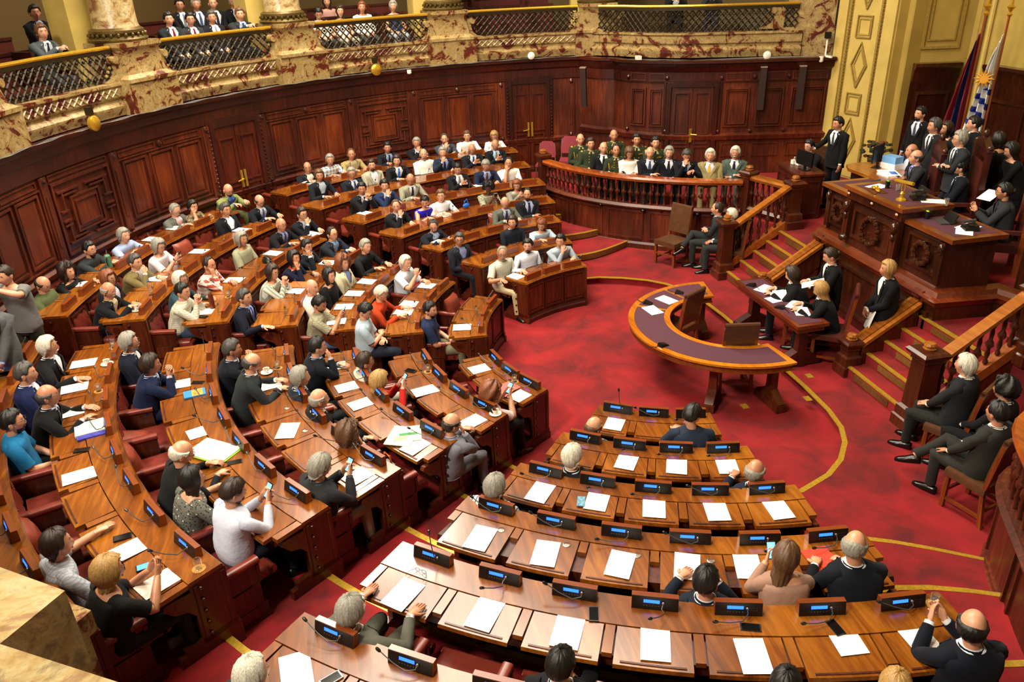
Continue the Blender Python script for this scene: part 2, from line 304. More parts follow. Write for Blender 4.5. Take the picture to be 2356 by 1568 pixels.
PEOPLE = """
-7.27 -5.15 0.780 1.00 35 -28 D7|desk|ri d|S14161c:e8e4da:-|202228|G|balding person in dark suit and glasses, leftmost of the back row under the gallery
-7.61 -4.67 0.780 1.05 32 -28 D7|desk|sh g|T8f9caa:plaid:|30323a|M|person in blue plaid short-sleeved shirt behind a back-row desk beside left door
-7.90 -4.20 0.780 1.07 28 -27 D7|desk|re b|S9b8b5a:b9ab86:-|5b5038||person in tan jacket seated in the back row beside plaid-shirted person
-8.28 -3.38 0.780 1.07 22 -26 D7|desk|sh k|S14171f:8fa6c8:20283a|14171f||dark-haired person in black suit and blue shirt, fourth from left in back row
-8.55 -2.69 0.780 1.07 17 -25 D7|chin|sh g|S15171d:c9d2e0:-|1a1c22||grey-haired person in dark suit resting chin on hand in the back row
-8.74 -2.01 0.780 1.07 13 -23 D7|chin|re s|S3a434c:d5d8dc:-|2b3036|B|balding bearded person in slate grey jacket propping chin, back row
-8.88 -1.45 0.780 1.07 9 -22 D7|desk|sh b|Teeebe4::|3a3a40||person in white open-collar shirt leaning on back-row desk
-8.88 -0.79 0.780 1.03 5 -22 D7|desk|lg y|Lf0eee8::|2a2a2e|WGD|blonde person in white top and glasses at right end of back row
-6.40 -4.89 0.650 1.15 37 -31 D6|desk|md b|S14181f:c2d6e6:-|7b7466|N|person in dark blazer and pale blue open shirt at the sixth row's left end
-6.73 -4.24 0.650 1.06 32 -31 D6|lap|sh g|S161a24:c8cedd:2b3a66|161a24|GN|grey-haired bespectacled person in dark suit and striped tie, sixth row
-7.06 -3.80 0.650 1.12 28 -30 D6|lap|sh d|Sa3a08e:dfe3ea:-|55534a|BN|young bearded person in light grey suit with open shirt
-7.32 -3.25 0.650 1.11 24 -29 D6|desk|md d|S111318:eef0f2:2a6fd0|111318|NR|person in black suit with bright blue tie looking aside, sixth row
-7.60 -2.63 0.650 1.14 19 -27 D6|lap|bd g|Tecebdf::|44464c|BN|bald grey-bearded person in white shirt, sixth row of far block
-7.71 -2.19 0.650 1.12 16 -26 D6|fist|sh g|S1d2637:9fb4dc:1a2650|1d2637|N|grey-haired person in navy suit raising a loose fist, sixth row
-7.86 -1.50 0.650 1.11 11 -25 D6|phone|bd b|S12151d:cfd9ea:28406e|12151d|DN|bald person in dark suit with blue tie looking down, sixth row
-7.98 -0.94 0.650 1.14 7 -24 D6|phone|bd g|S101217:a7c3e6:8a6a35|101217|BN|bald bearded person in black suit with tan tie at sixth row's right end
-5.63 -4.08 0.520 1.14 36 -35 D5|clasp|sh k|S0f1116:d9dde6:1c1f28|0f1116||person in black suit with hands clasped before chin, fifth row left end
-5.86 -3.62 0.520 1.10 32 -34 D5|chin|sh k|S1c2c50:dfe5ee:-|1c2c50||dark-haired person in royal navy suit touching mouth, fifth row
-6.20 -3.07 0.520 1.10 26 -33 D5|desk|bd d|S8c8b74:d8dbe0:20242c|6d6b5a|D|bald person in beige-grey suit looking down at desk, fifth row
-6.62 -2.02 0.520 1.13 17 -30 D5|phone|sh k|S0f1217:eceef0:7b8088|0f1217|D|person in black suit and grey tie reading a phone, fifth row of far block
-6.79 -1.38 0.520 1.11 11 -28 D5|write|sh g|S17203a:9db6ea:6b3528|17203a|D|grey-haired person in navy suit writing at desk, fifth row of far block
-6.85 -0.86 0.520 1.10 7 -27 D5|cheek|re d|Tf0efe9::|3a3d44||person in white shirt leaning cheek on hand at fifth row's right end
-4.81 -3.48 0.390 1.09 36 -40 D4|chin|re b|S11141b:d5dae4:33405e|11141b||balding person in dark suit hand at throat, left end of fourth row
-5.14 -2.90 0.390 1.04 29 -38 D4|write|bn k|V2a1fc8::|1a1a22|WD|person in sleeveless royal blue top writing at desk
-5.36 -2.55 0.390 1.06 25 -37 D4|desk|sh b|Ld9dde6::|30343c||person in pale shirt with rolled sleeves resting forearms, fourth row
-5.69 -1.53 0.390 1.05 15 -33 D4|phone|vo k|T8f9076:floral:|222222|W4D|dark-skinned person with cropped hair in patterned blouse
-5.81 -0.91 0.390 1.02 9 -30 D4|phone|lg r|L7c7a6c::|222222|WD|long brown-haired person in grey top bent over green phone
-4.04 -2.87 0.260 1.01 35 -45 D3|write|re s|S131620:9fb3d8:-|8e866f|BGDN|balding bearded person in dark blazer and beige trousers writing at aisle
-4.88 -1.35 0.260 1.07 15 -37 D3|desk|bd g|S55594f:b9c4d6:26365c|44473f|D|bald person in grey suit and dark blue tie, third row of far block
-5.07 -0.85 0.260 1.14 10 -34 D3|cross|re k|S15171e:aab6d0:1b2340|15171e|B|bearded person in dark suit with folded arms, third row right end
-3.32 -2.50 0.130 1.07 37 -45 D2|lap|sh s|S191d25:8c9cc8:-|14161c|GN|bespectacled person in dark blazer and blue checked shirt, hand on knee
-3.95 -1.40 0.130 1.09 20 -43 D2|lap|md d|L141a26::|22262e|C|dark-haired person in navy sweater over white collar
-3.95 -0.84 0.130 0.99 12 -40 D2|desk|lg r|T9fb8c9::|30343c|WD|reddish-blonde person in light blue short-sleeved top looking down
-2.68 -1.85 0.000 1.09 35 -45 D1|reach|re g|Tcfd0bd:check:|b9ac86|BG|heavyset white-bearded person in checked shirt and khaki trousers
-2.97 -1.33 0.000 1.08 24 -45 D1|reach|sh k|Ld5dae6::|30343c|B|dark-haired bearded person in pale blue shirt with outstretched arm
-3.13 -0.69 0.000 1.05 12 -45 D1|chin|sh k|L98a4ae::|30343c||person in grey-blue shirt stroking chin at the front desk end
-5.91 -6.63 0.780 1.01 48 -10 A7|write|bd b|S7f8a50:3f5fae:-|4b5030|BG|bald bearded person in olive green blazer behind last row beside door
-5.10 -7.18 0.780 0.96 55 -11 A7|cheek|md k|T6f6448:floral:|222222|WR|dark-haired person in patterned dress leaning head on hands
-4.82 -7.44 0.780 1.00 57 -12 A7|desk|re g|S5b6058:e1c9cb:-|44464a|GD|grey-haired person in grey jacket reading papers in the back row
-3.54 -8.04 0.780 0.99 66 -14 A7|desk|md g|T9fb2d8::|2a2d36||grey-haired person in light blue short-sleeved shirt with folded forearms
-2.86 -8.39 0.780 1.02 71 -15 A7|clasp2|sh k|L2e3439::|22252a|BG0|bearded person in charcoal hooded sweatshirt holding green flask
-2.00 -8.49 0.780 0.98 77 -16 A7|desk|cu d|L0f1014::|1a1a1e|W|person with voluminous curly dark hair in black top
-1.46 -8.66 0.780 1.01 80 -16 A7|lap|ri d|T56603c::|5b5738|GDR|balding person in green shirt and glasses looking down
-5.20 -6.00 0.650 1.06 49 -11 A6|desk|ri d|S10141c:c8d2e2:4a5c86|10141c|GD|balding person in dark suit and tie reading beside the left door, sixth row
-4.59 -6.54 0.650 1.11 55 -12 A6|lap|sh s|S101318:dfe5f2:-|1b1e24||grey-haired person in black blazer with open pale shirt, middle left block
-2.92 -7.39 0.650 1.08 68 -15 A6|phone|bb g|Tc8c6cc::|5b5444|WGDX|person with grey bob and beige cardigan over white top
-2.26 -7.61 0.650 1.07 73 -16 A6|chin|sh s|S776a42:d8d8d6:-|5e5434|N|grizzled person in khaki suit hand over mouth
-1.57 -7.83 0.650 1.09 79 -17 A6|lap|bb r|S14151a:c6cbe0:-|14151a|WGR|auburn-haired person in black jacket and blue patterned blouse tilted back
-1.18 -7.75 0.650 1.05 81 -18 A6|cup|ri g|S0f1218:cfc3a0:-|14161a|MN|balding grey-moustached person in black suit stirring coffee at row end
-1.45 -6.84 0.520 1.13 78 -19 A5|desk|bb w|L2f4a52::|2a2d36|WG|white-haired person in teal top behind white-shirted person
-1.08 -6.76 0.520 1.09 81 -20 A5|clasp|sh k|Lcfccb8:check:|2c3a50|N|dark-haired person in pale checked shirt and jeans, clasped hands at chin
-2.11 -6.53 0.520 1.09 72 -18 A5|cheek|re d|Lb8483c:plaid:|2c2f36|B|person in red plaid shirt leaning cheek on fist
-3.19 -6.15 0.520 1.11 63 -16 A5|lap|bb g|T9a9c80::|8f9076|W|grey-haired person in sage jacket over pink blouse
-3.96 -5.56 0.520 1.06 55 -13 A5|desk|bd b|S0e1016:98a6d4:2c3168|0e1016|G|bald bespectacled person in black suit, purple tie, fifth row middle block
-4.45 -5.21 0.520 1.08 49 -12 A5|chin|sh d|S10151d:c9d4e4:-|10151d|G|brown-haired person in dark suit pressing fist to mouth, fifth row
-0.90 -5.92 0.390 1.10 81 -23 A4|reach|sh s|S0f1322:9fb0dc:2028b0|0f1322|N|grey-haired person in dark navy suit with vivid blue tie at row end
-1.88 -5.60 0.390 1.08 71 -20 A4|clasp|bb d|L8f9684:stripe:|2b2e34|WG|person in pale striped blouse with hands folded under nose
-2.48 -5.30 0.390 1.06 65 -18 A4|cheek|bb k|L10142c::|14161c|WX2|dark-haired person in navy cardigan with red scarf
-2.98 -5.11 0.390 1.07 60 -17 A4|cheek|sh k|S141820:c6cfe0:-|141820|R|dark-haired person in charcoal suit face resting in hand
-3.56 -4.69 0.390 1.06 53 -14 A4|clasp2|re d|S1a202c:8fb8e8:-|1a202c|G|balding person in dark suit, sky blue shirt, hands together on desk
-0.72 -4.90 0.260 1.08 82 -26 A3|phone|sh k|T9f9a80:check:|4a6488|BDN|dark-haired bearded person in beige checked shirt and jeans using phone
-1.32 -5.01 0.260 1.11 75 -23 A3|lap|bd b|Te3cfc9::|3b3e46||shaven-headed person in pale pink shirt
-1.79 -4.76 0.260 1.09 69 -22 A3|lap|lg k|L0d0e12::|14161c|W|long black-haired person in black cardigan
-2.30 -4.54 0.260 1.09 63 -20 A3|lap|cu r|Sd8d3b0:8094c4:-|6a6e78|W|wavy auburn-haired person in cream jacket, sunglasses on head
-2.98 -4.15 0.260 1.10 54 -16 A3|desk|sh g|L15171a::|1b1e24||silver-haired person in black shirt with rolled sleeves
-0.51 -4.27 0.130 1.11 83 -30 A2|cross|sh k|Ta8bccb::|1b2130|DN|young dark-haired person in light blue shirt, arms folded
-1.15 -4.01 0.130 1.09 74 -27 A2|read|sh w|Lb03a14::|a79b78|GD|white-haired person in orange-red shirt reading papers
-2.30 -3.54 0.130 1.11 57 -20 A2|fist|md w|Tc6ccd9::|3e5a80|M|white-haired moustached person in light grey shirt and jeans gesturing
-0.59 -3.34 0.000 1.11 80 -33 A1|lap|sh k|T1c2748::|6d6a52|BN|dark-haired person in navy short-sleeved shirt and khaki trousers, front row
0.66 -7.99 0.650 1.10 95 -2 B6|reach|md w|S0f1013:e4e8f2:-|1a1c22|M|white-haired moustached person in black jacket gripping desk edge
1.39 -8.00 0.650 1.12 100 -4 B6|lap|sh s|S131c44:dce0f0:-|131c44||grizzled cropped-haired person in blue jacket leaning back
1.94 -7.62 0.650 1.09 104 -6 B6|desk|ri s|S0c0d10:c0c6d8:1f2a40|0c0d10|GN|balding person with long fringe of hair, black suit, tie and glasses
2.46 -7.79 0.650 1.11 107 -7 B6|lap|sh k|T1a6ea0::|101114|BG|dark-haired bearded person in bright blue T-shirt
4.54 -6.80 0.650 1.09 124 -13 B6|reachL|md d|Tb9c0cc:check:|3b3026|R|brown-haired person in fine checked shirt stretching arm along desk
4.98 -6.32 0.650 1.10 128 -15 B6|hands|bb y|T0b0b0d::|15161a|WGNR|blonde bespectacled person in black short-sleeved dress, fingers raised
0.58 -7.12 0.520 1.13 95 -2 B5|lap|md g|S111626:e3e3e6:-|1a1e2a|GB|grey-haired bespectacled person in dark navy jacket, open white shirt
1.22 -6.76 0.520 1.10 100 -4 B5|clasp|md d|S141e3c:b9c6e8:-|141e3c||brown-haired person in navy suit covering face with clasped hands
3.25 -6.10 0.520 1.10 118 -12 B5|write|ri w|L121417::|1b1c20|GD|elderly balding person in dark sweater writing in a binder
3.70 -5.94 0.520 1.09 122 -13 B5|desk|lg k|T62625a:floral:|2a2a2e|W|black-haired person seen from behind in grey patterned dress
4.03 -5.55 0.520 1.11 126 -15 B5|phone|sh d|Lccd2e6::|1b2130|BDN|dark-haired person in pale lilac shirt holding a lit phone, row end
0.83 -5.91 0.390 1.12 98 -4 B4|clasp|sh s|S0f141e:c6cedc:-|0f141e||grey-haired person in dark suit with clasped hands at mouth, fourth row
1.34 -5.63 0.390 1.15 103 -6 B4|write|ri s|S23282c:eef0f0:-|1b1f24|D|balding person in charcoal suit writing, white collar showing
3.62 -4.83 0.390 1.10 127 -17 B4|phone|md g|S24262a:3b4148:-|8a7f6b|DN|bushy grey-haired person in charcoal blazer holding a phone with both hands
0.84 -4.90 0.260 1.15 100 -5 B3|chin|sh k|S10151f:a9bfe0:-|10151f|| dark-haired person in black suit hand on chin, third row aisle end
1.46 -5.10 0.260 1.08 106 -8 B3|lap|md g|S20262e:cfd4da:-|1e2228||curly grey-haired person in dark grey suit leaning back, third row
2.02 -4.88 0.260 1.06 113 -11 B3|lap|ri g|S141414:e8e8e4:-|1b1b1e||elderly balding person in black leather jacket
2.75 -4.57 0.260 1.01 121 -15 B3|cheek|cu b|S121418:e6e6e6:-|15171b|W|person with long curly brown hair in black jacket, hand at cheek
0.96 -4.34 0.130 1.05 103 -7 B2|lap|sh d|Sb9b4a2:8ea2c4:-|b3ad9b|G|dark-haired person in pale beige suit leaning back, second row
1.45 -4.19 0.130 1.02 109 -10 B2|phone|bb y|Lb8221c::|131417|WX3|blonde person in red jacket with patterned scarf
2.65 -3.47 0.130 1.02 127 -20 B2|cheek|ri d|S73747e:c4cbe0:-|6a6b74|N|balding person in light grey suit, hand at ear, row end
1.86 -2.90 0.000 1.02 123 -19 B1|phone|cu r|Tddc6c4::|1c1c22|WD|curly auburn-haired person in pale pink top using a phone
2.86 -1.91 0.000 0.98 146 -34 C1|lap|ri b|T5b76ac:plaid:|2b2e34||balding brown-haired person in blue plaid shirt, front row near block
3.18 -0.90 0.000 1.16 164 -45 C1|desk|sh k|T1f2a3c::|22262e|D|black-haired person in dark blue T-shirt leaning on front-row desk
3.61 -2.37 0.130 1.04 147 -31 C2|lap|md w|S15171b:dfe2e6:-|15171b||long white-haired person in black jacket, second row near block
4.28 -0.72 0.130 1.02 170 -44 C2|chin|ri g|S141d2c:dfe3ea:-|141d2c||bald person in navy suit propping head on hand, second row right end
4.10 -3.25 0.260 1.05 142 -25 C3|lap|md g|Tb9bfc8:plaid2:|3b3e46||grey-haired person in black-and-white plaid shirt, third row left end
5.80 -1.93 0.390 1.02 162 -32 C4|desk|sh k|S131c2a:dfe3ea:-|131c2a||short black-haired person in navy suit, fist on desk edge
5.84 -1.31 0.390 1.15 167 -35 C4|phone|lg b|L9c7a68::|2b2b30|WG|long brown-haired person in dusty pink sweater looking at phone
5.89 -0.77 0.390 1.19 173 -37 C4|write|ri g|S0e131d:dfe3ea:-|0e131d|L|bald person in black suit opening a red folder
5.62 -4.58 0.520 1.04 141 -20 C5|reach2|md g|S57584e:dfe3ea:-|57584e|N|grey-blond person in olive-grey suit, both hands spread on desk edge
6.43 -3.24 0.520 1.04 153 -25 C5|lap|sh k|S101318:dfe3ea:-|101318||black-haired person with parted hair cut by bottom frame edge
6.83 -0.52 0.520 1.11 176 -35 C5|hands|ri k|S0c101c:e9ecf4:-|0c101c||bald dark-haired person in black suit touching fingertips together
6.20 -5.19 0.650 1.09 140 -19 C6|lap|md w|S2a2c30:dfe3ea:-|2a2c30||white-haired person at bottom left frame edge
6.92 -1.91 0.520 1.04 165 -30 C5|lap|sh k|S101318:dfe3ea:-|101318|| black-haired head just above the bottom frame edge
7.09 -1.26 0.520 1.04 170 -31 C5|lap|md y|L8a7a58::|30303a|W|blonde head just above the bottom frame edge at right
-6.91 0.78 0.955 1.04 354 0 X|lap|bd b|U||A|shaven-headed officer in dark green uniform with golden aiguillette, leftmost in box
-6.37 0.85 0.955 1.05 353 0 X|lap|sh d|U|||dark-haired officer in olive uniform second in the box's front row
-5.92 0.99 0.955 1.04 352 0 X|lap|bd b|S0f1115:e3e6ea:15171c|0f1115||shaven-headed person in black suit and thin tie between officers
-5.81 1.23 0.955 1.00 350 0 X|lap|re d|U||A|officer in uniform with gold epaulettes beside white-jacketed person
-5.61 1.46 0.955 0.97 348 0 X|cross|bb b|Leceae2::|222226|WD|short brown-haired person in white jacket, arms folded, in box
-5.18 1.74 0.955 1.04 344 0 X|cross|ri w|S10131b:cfd6e2:3a4766|10131b||white-haired person in dark blazer in the middle of box
-5.05 2.10 0.955 1.04 341 0 X|lap|md g|S0e1118:d7dbe2:171a22|0e1118|M|grey-haired moustached person in black suit seated in box
-4.75 2.35 0.955 1.04 338 0 X|chin|sh s|S0d1016:e4e8ee:3a7fd8|0d1016|D|person in black suit with light blue tie, hand to mouth in box
-4.56 2.77 0.955 1.04 333 0 X|lap|md w|S8f8256:c9d2ec:e0a820|7d7148||white-haired person in tan suit with bright yellow tie
-4.59 3.32 0.955 1.04 329 0 X|cross|md w|S4a5850:d5dbe0:1b2030|4a5850|M|elderly white-haired person in grey-green suit, arms folded, right end of box
-6.44 1.39 0.955 1.17 349 0 X|lap|bd b|U||A|officer with gold cord seated behind at the left of the box
-5.86 1.70 0.955 1.17 346 0 X|lap|sh k|U|||black-haired officer seated in box's back row, centre
-5.45 1.96 0.955 1.17 343 0 X|lap|sh k|U|||dark-haired officer seated in box's back row, right
-3.65 4.89 0.955 1.67 280 0 Z|standL|sh k|S0b0c0f:e6e8ea:3a3d42|0b0c0f||tall person in black suit standing beside the clerk, hand on chair back
-4.13 4.65 0.955 1.17 290 0 Z|type|sh k|S0b0c0f:e3e5e8:33363c|0b0c0f|G|bespectacled person in black suit sitting at computer desk
-2.91 6.04 1.300 1.55 280 0 Z|stand|sh k|S0b0c0f:c9cde0:3b4050|0b0c0f|B|dark-bearded person in black suit standing before the doorway
-1.70 5.40 1.300 1.60 260 0 Z|stand|md s|S1b1c20:e8e8e8:26282c|1b1c20|M|grey-haired person with thick white moustache standing on dais
-2.06 5.94 1.300 1.45 270 0 Z|stand|lg d|L1b1b1f::|1b1b1f|W|brown-haired person peeking from behind moustached person
-0.81 5.18 1.300 1.58 250 0 Z|cross|md g|S25282c:e8e8e8:26282c|25282c|GT|grey-haired bespectacled person with crossed arms standing behind high chair
-2.03 6.44 1.300 1.50 240 0 Z|stand|sh k|S0d0e12:d0d4d8:3b4048|0d0e12||young black-haired person in black suit before the striped flag
-0.85 5.92 1.300 1.50 200 0 Z|stand|lg k|L0b0b0d::|0b0b0d|W|long black-haired person in black standing at the right edge of dais
-0.39 5.78 1.300 1.45 250 0 Z|write|lg k|L0b0b0e::|0b0b0e|WDT|dark-haired person in black writing on a notepad at far right
-1.44 4.96 1.300 1.17 245 0 Z|reachL|ri s|S25272a:98a4ec:2c1420|25272a|N|balding person in charcoal suit seated left on the rostrum
-2.02 5.31 1.300 1.12 260 0 Z|lap|ri b|S1b1c20:c9cde0:-|1b1c20||person mostly hidden behind balding rostrum sitter
-0.66 5.15 1.300 1.17 245 0 Z|lap|sh k|S0e111a:bcd0ee:1f55a8|0e111a|N|dark-haired person in navy suit and blue tie in presiding high-backed chair
0.67 4.81 1.300 1.17 235 0 Z|hands|bn k|S2a2b2f:141418:-|1b1c20|WG|dark-haired bespectacled person in grey jacket at the rostrum's right desk
0.93 2.96 0.130 1.47 255 0 Z|standF|lg y|S0b0c0f:eeeee6:-|0b0c0f|W|blonde person in black suit standing below the rostrum holding a folder
0.23 2.51 0.130 1.47 250 0 Z|writeS|bn d|S0b0c0f:e4e4e0:-|0b0c0f|WD|brown-haired stenographer standing and writing on a pad
-0.12 2.15 0.130 1.09 235 0 Z|write|lg d|S0b0c0f:e4e4e0:-|0b0c0f|WD|brown-haired stenographer writing, left at the long table
0.53 2.23 0.130 1.09 235 0 Z|write|lg y|S0b0c0f:e4e4e0:-|0b0c0f|WD|blond stenographer writing, right at the long table
3.30 2.34 0.130 1.25 210 0 Z|clasp3|md w|S1c1f23:eeeee8:9a1412|1f211f|H|white-haired person in grey suit with red tie seated by the stairs
3.76 2.47 0.130 1.17 210 0 Z|clasp3|vo k|S0c0d10:dfe3e6:-|0c0d10|WGH|curly black-haired bespectacled person in black, seated third chair by stairs
4.22 1.97 0.130 1.22 195 0 Z|legx|sh k|S2a2a28:dfdcd2:30302e|2a2a28|H|black-haired person in charcoal suit with legs crossed, nearest the viewer
-3.37 2.43 0.130 1.15 240 0 Z|crosslegx|re d|S26292a:d0d6e4:2b2f3a|26292a|H|dark-haired person in grey suit, arms folded, beneath the box
-3.04 2.56 0.130 1.11 250 0 Z|clasp3|sh w|S26292a:d0d6e4:-|26292a|H|white-haired person half hidden behind the stair post
-4.88 -8.84 3.620 1.23 61 -26 G|rail|md b|S4a5258:dfe3ea:1a2a50|33363c||fair-haired person in grey suit leaning on the gallery rail, far left
-6.36 -9.33 3.770 1.31 56 -23 G|lap|sh k|S0e0f13:8f98b0:-|0e0f13||dark-suited person leaning back behind far-left gallery spectator
-7.02 -7.26 3.620 1.21 46 -26 G|lap|sh k|S23262a:e8e8ee:7a1420|23262a||gallery spectator in dark grey suit with red tie, front row left
-7.34 -6.93 3.620 1.17 43 -26 G|lap|sh k|S2b2c2e:e8e8ee:6a1830|2b2c2e|G|bespectacled gallery spectator with maroon tie, second in front row
-7.67 -6.57 3.620 1.17 41 -26 G|lap|sh s|S15181f:e8e8ee:7f8894|15181f||gallery spectator in dark suit and silver tie, third in front row
-7.89 -6.05 3.620 1.19 37 -26 G|rail|sh b|S23272b:b8cef0:24365a|23272b||gallery spectator clasping hands over the rail
-8.18 -7.21 3.770 1.25 41 -24 G|lap|sh k|S0e0f13:d5d8e0:6a707a|0e0f13|G|bespectacled gallery spectator in black suit, left of back row
-8.42 -6.93 3.770 1.24 39 -24 G|lap|sh g|S16181c:c5cce0:3a4a6a|16181c||grey-haired gallery spectator in back row, second from left
-8.65 -6.63 3.770 1.23 37 -24 G|lap|bd b|S14161a:d9dde6:1b2230|14161a||balding gallery spectator in back row, third from left
-8.93 -6.25 3.770 1.23 35 -23 G|lap|re g|S121316:d9dde6:-|121316|M|gallery spectator with white moustache in back row
-9.03 -4.53 3.620 1.07 27 -24 G|lap|sh k|Tdcd8cc::|3a3b44|D|dark-haired gallery visitor in white T-shirt looking down
-9.25 -4.06 3.620 1.08 24 -23 G|lap|lg d|Ve8e4de::|c9c4b2|W|brown-haired gallery visitor in white sleeveless top
-9.45 -3.57 3.620 1.13 21 -23 G|lap|sh r|Leae8e2::|44464c|W|short-haired gallery visitor in white blouse
-9.68 -2.86 3.620 1.11 16 -22 G|lap|md g|V1f2e52::|a8b8c8|W|grey-haired gallery visitor in navy vest and pale trousers
-10.00 -4.33 3.770 1.10 23 -22 G|lap|lg d|Lb98a80::|2b2b30|W|dark-haired gallery visitor in pink jacket behind rail
-9.34 3.85 3.620 1.17 338 -12 G|rail|sh g|S16181c:dfe3ea:-|16181c||gallery spectator with hands folded over right gallery rail
-8.98 4.62 3.620 1.13 333 -11 G|rail|bb b|L2b2b30::|2b2b30|W|gallery visitor in black and white top at right gallery rail
-0.12 -8.52 0.800 1.62 340 0 Q|camera|bn d|T6f6f6e::|2a2620|W|standing person in grey T-shirt photographing with a phone
0.77 -8.47 0.800 1.60 0 0 Q|standF|sh g|S55585a:a6bde0:-|15161a||person in grey jacket standing cut off at the left frame edge"""
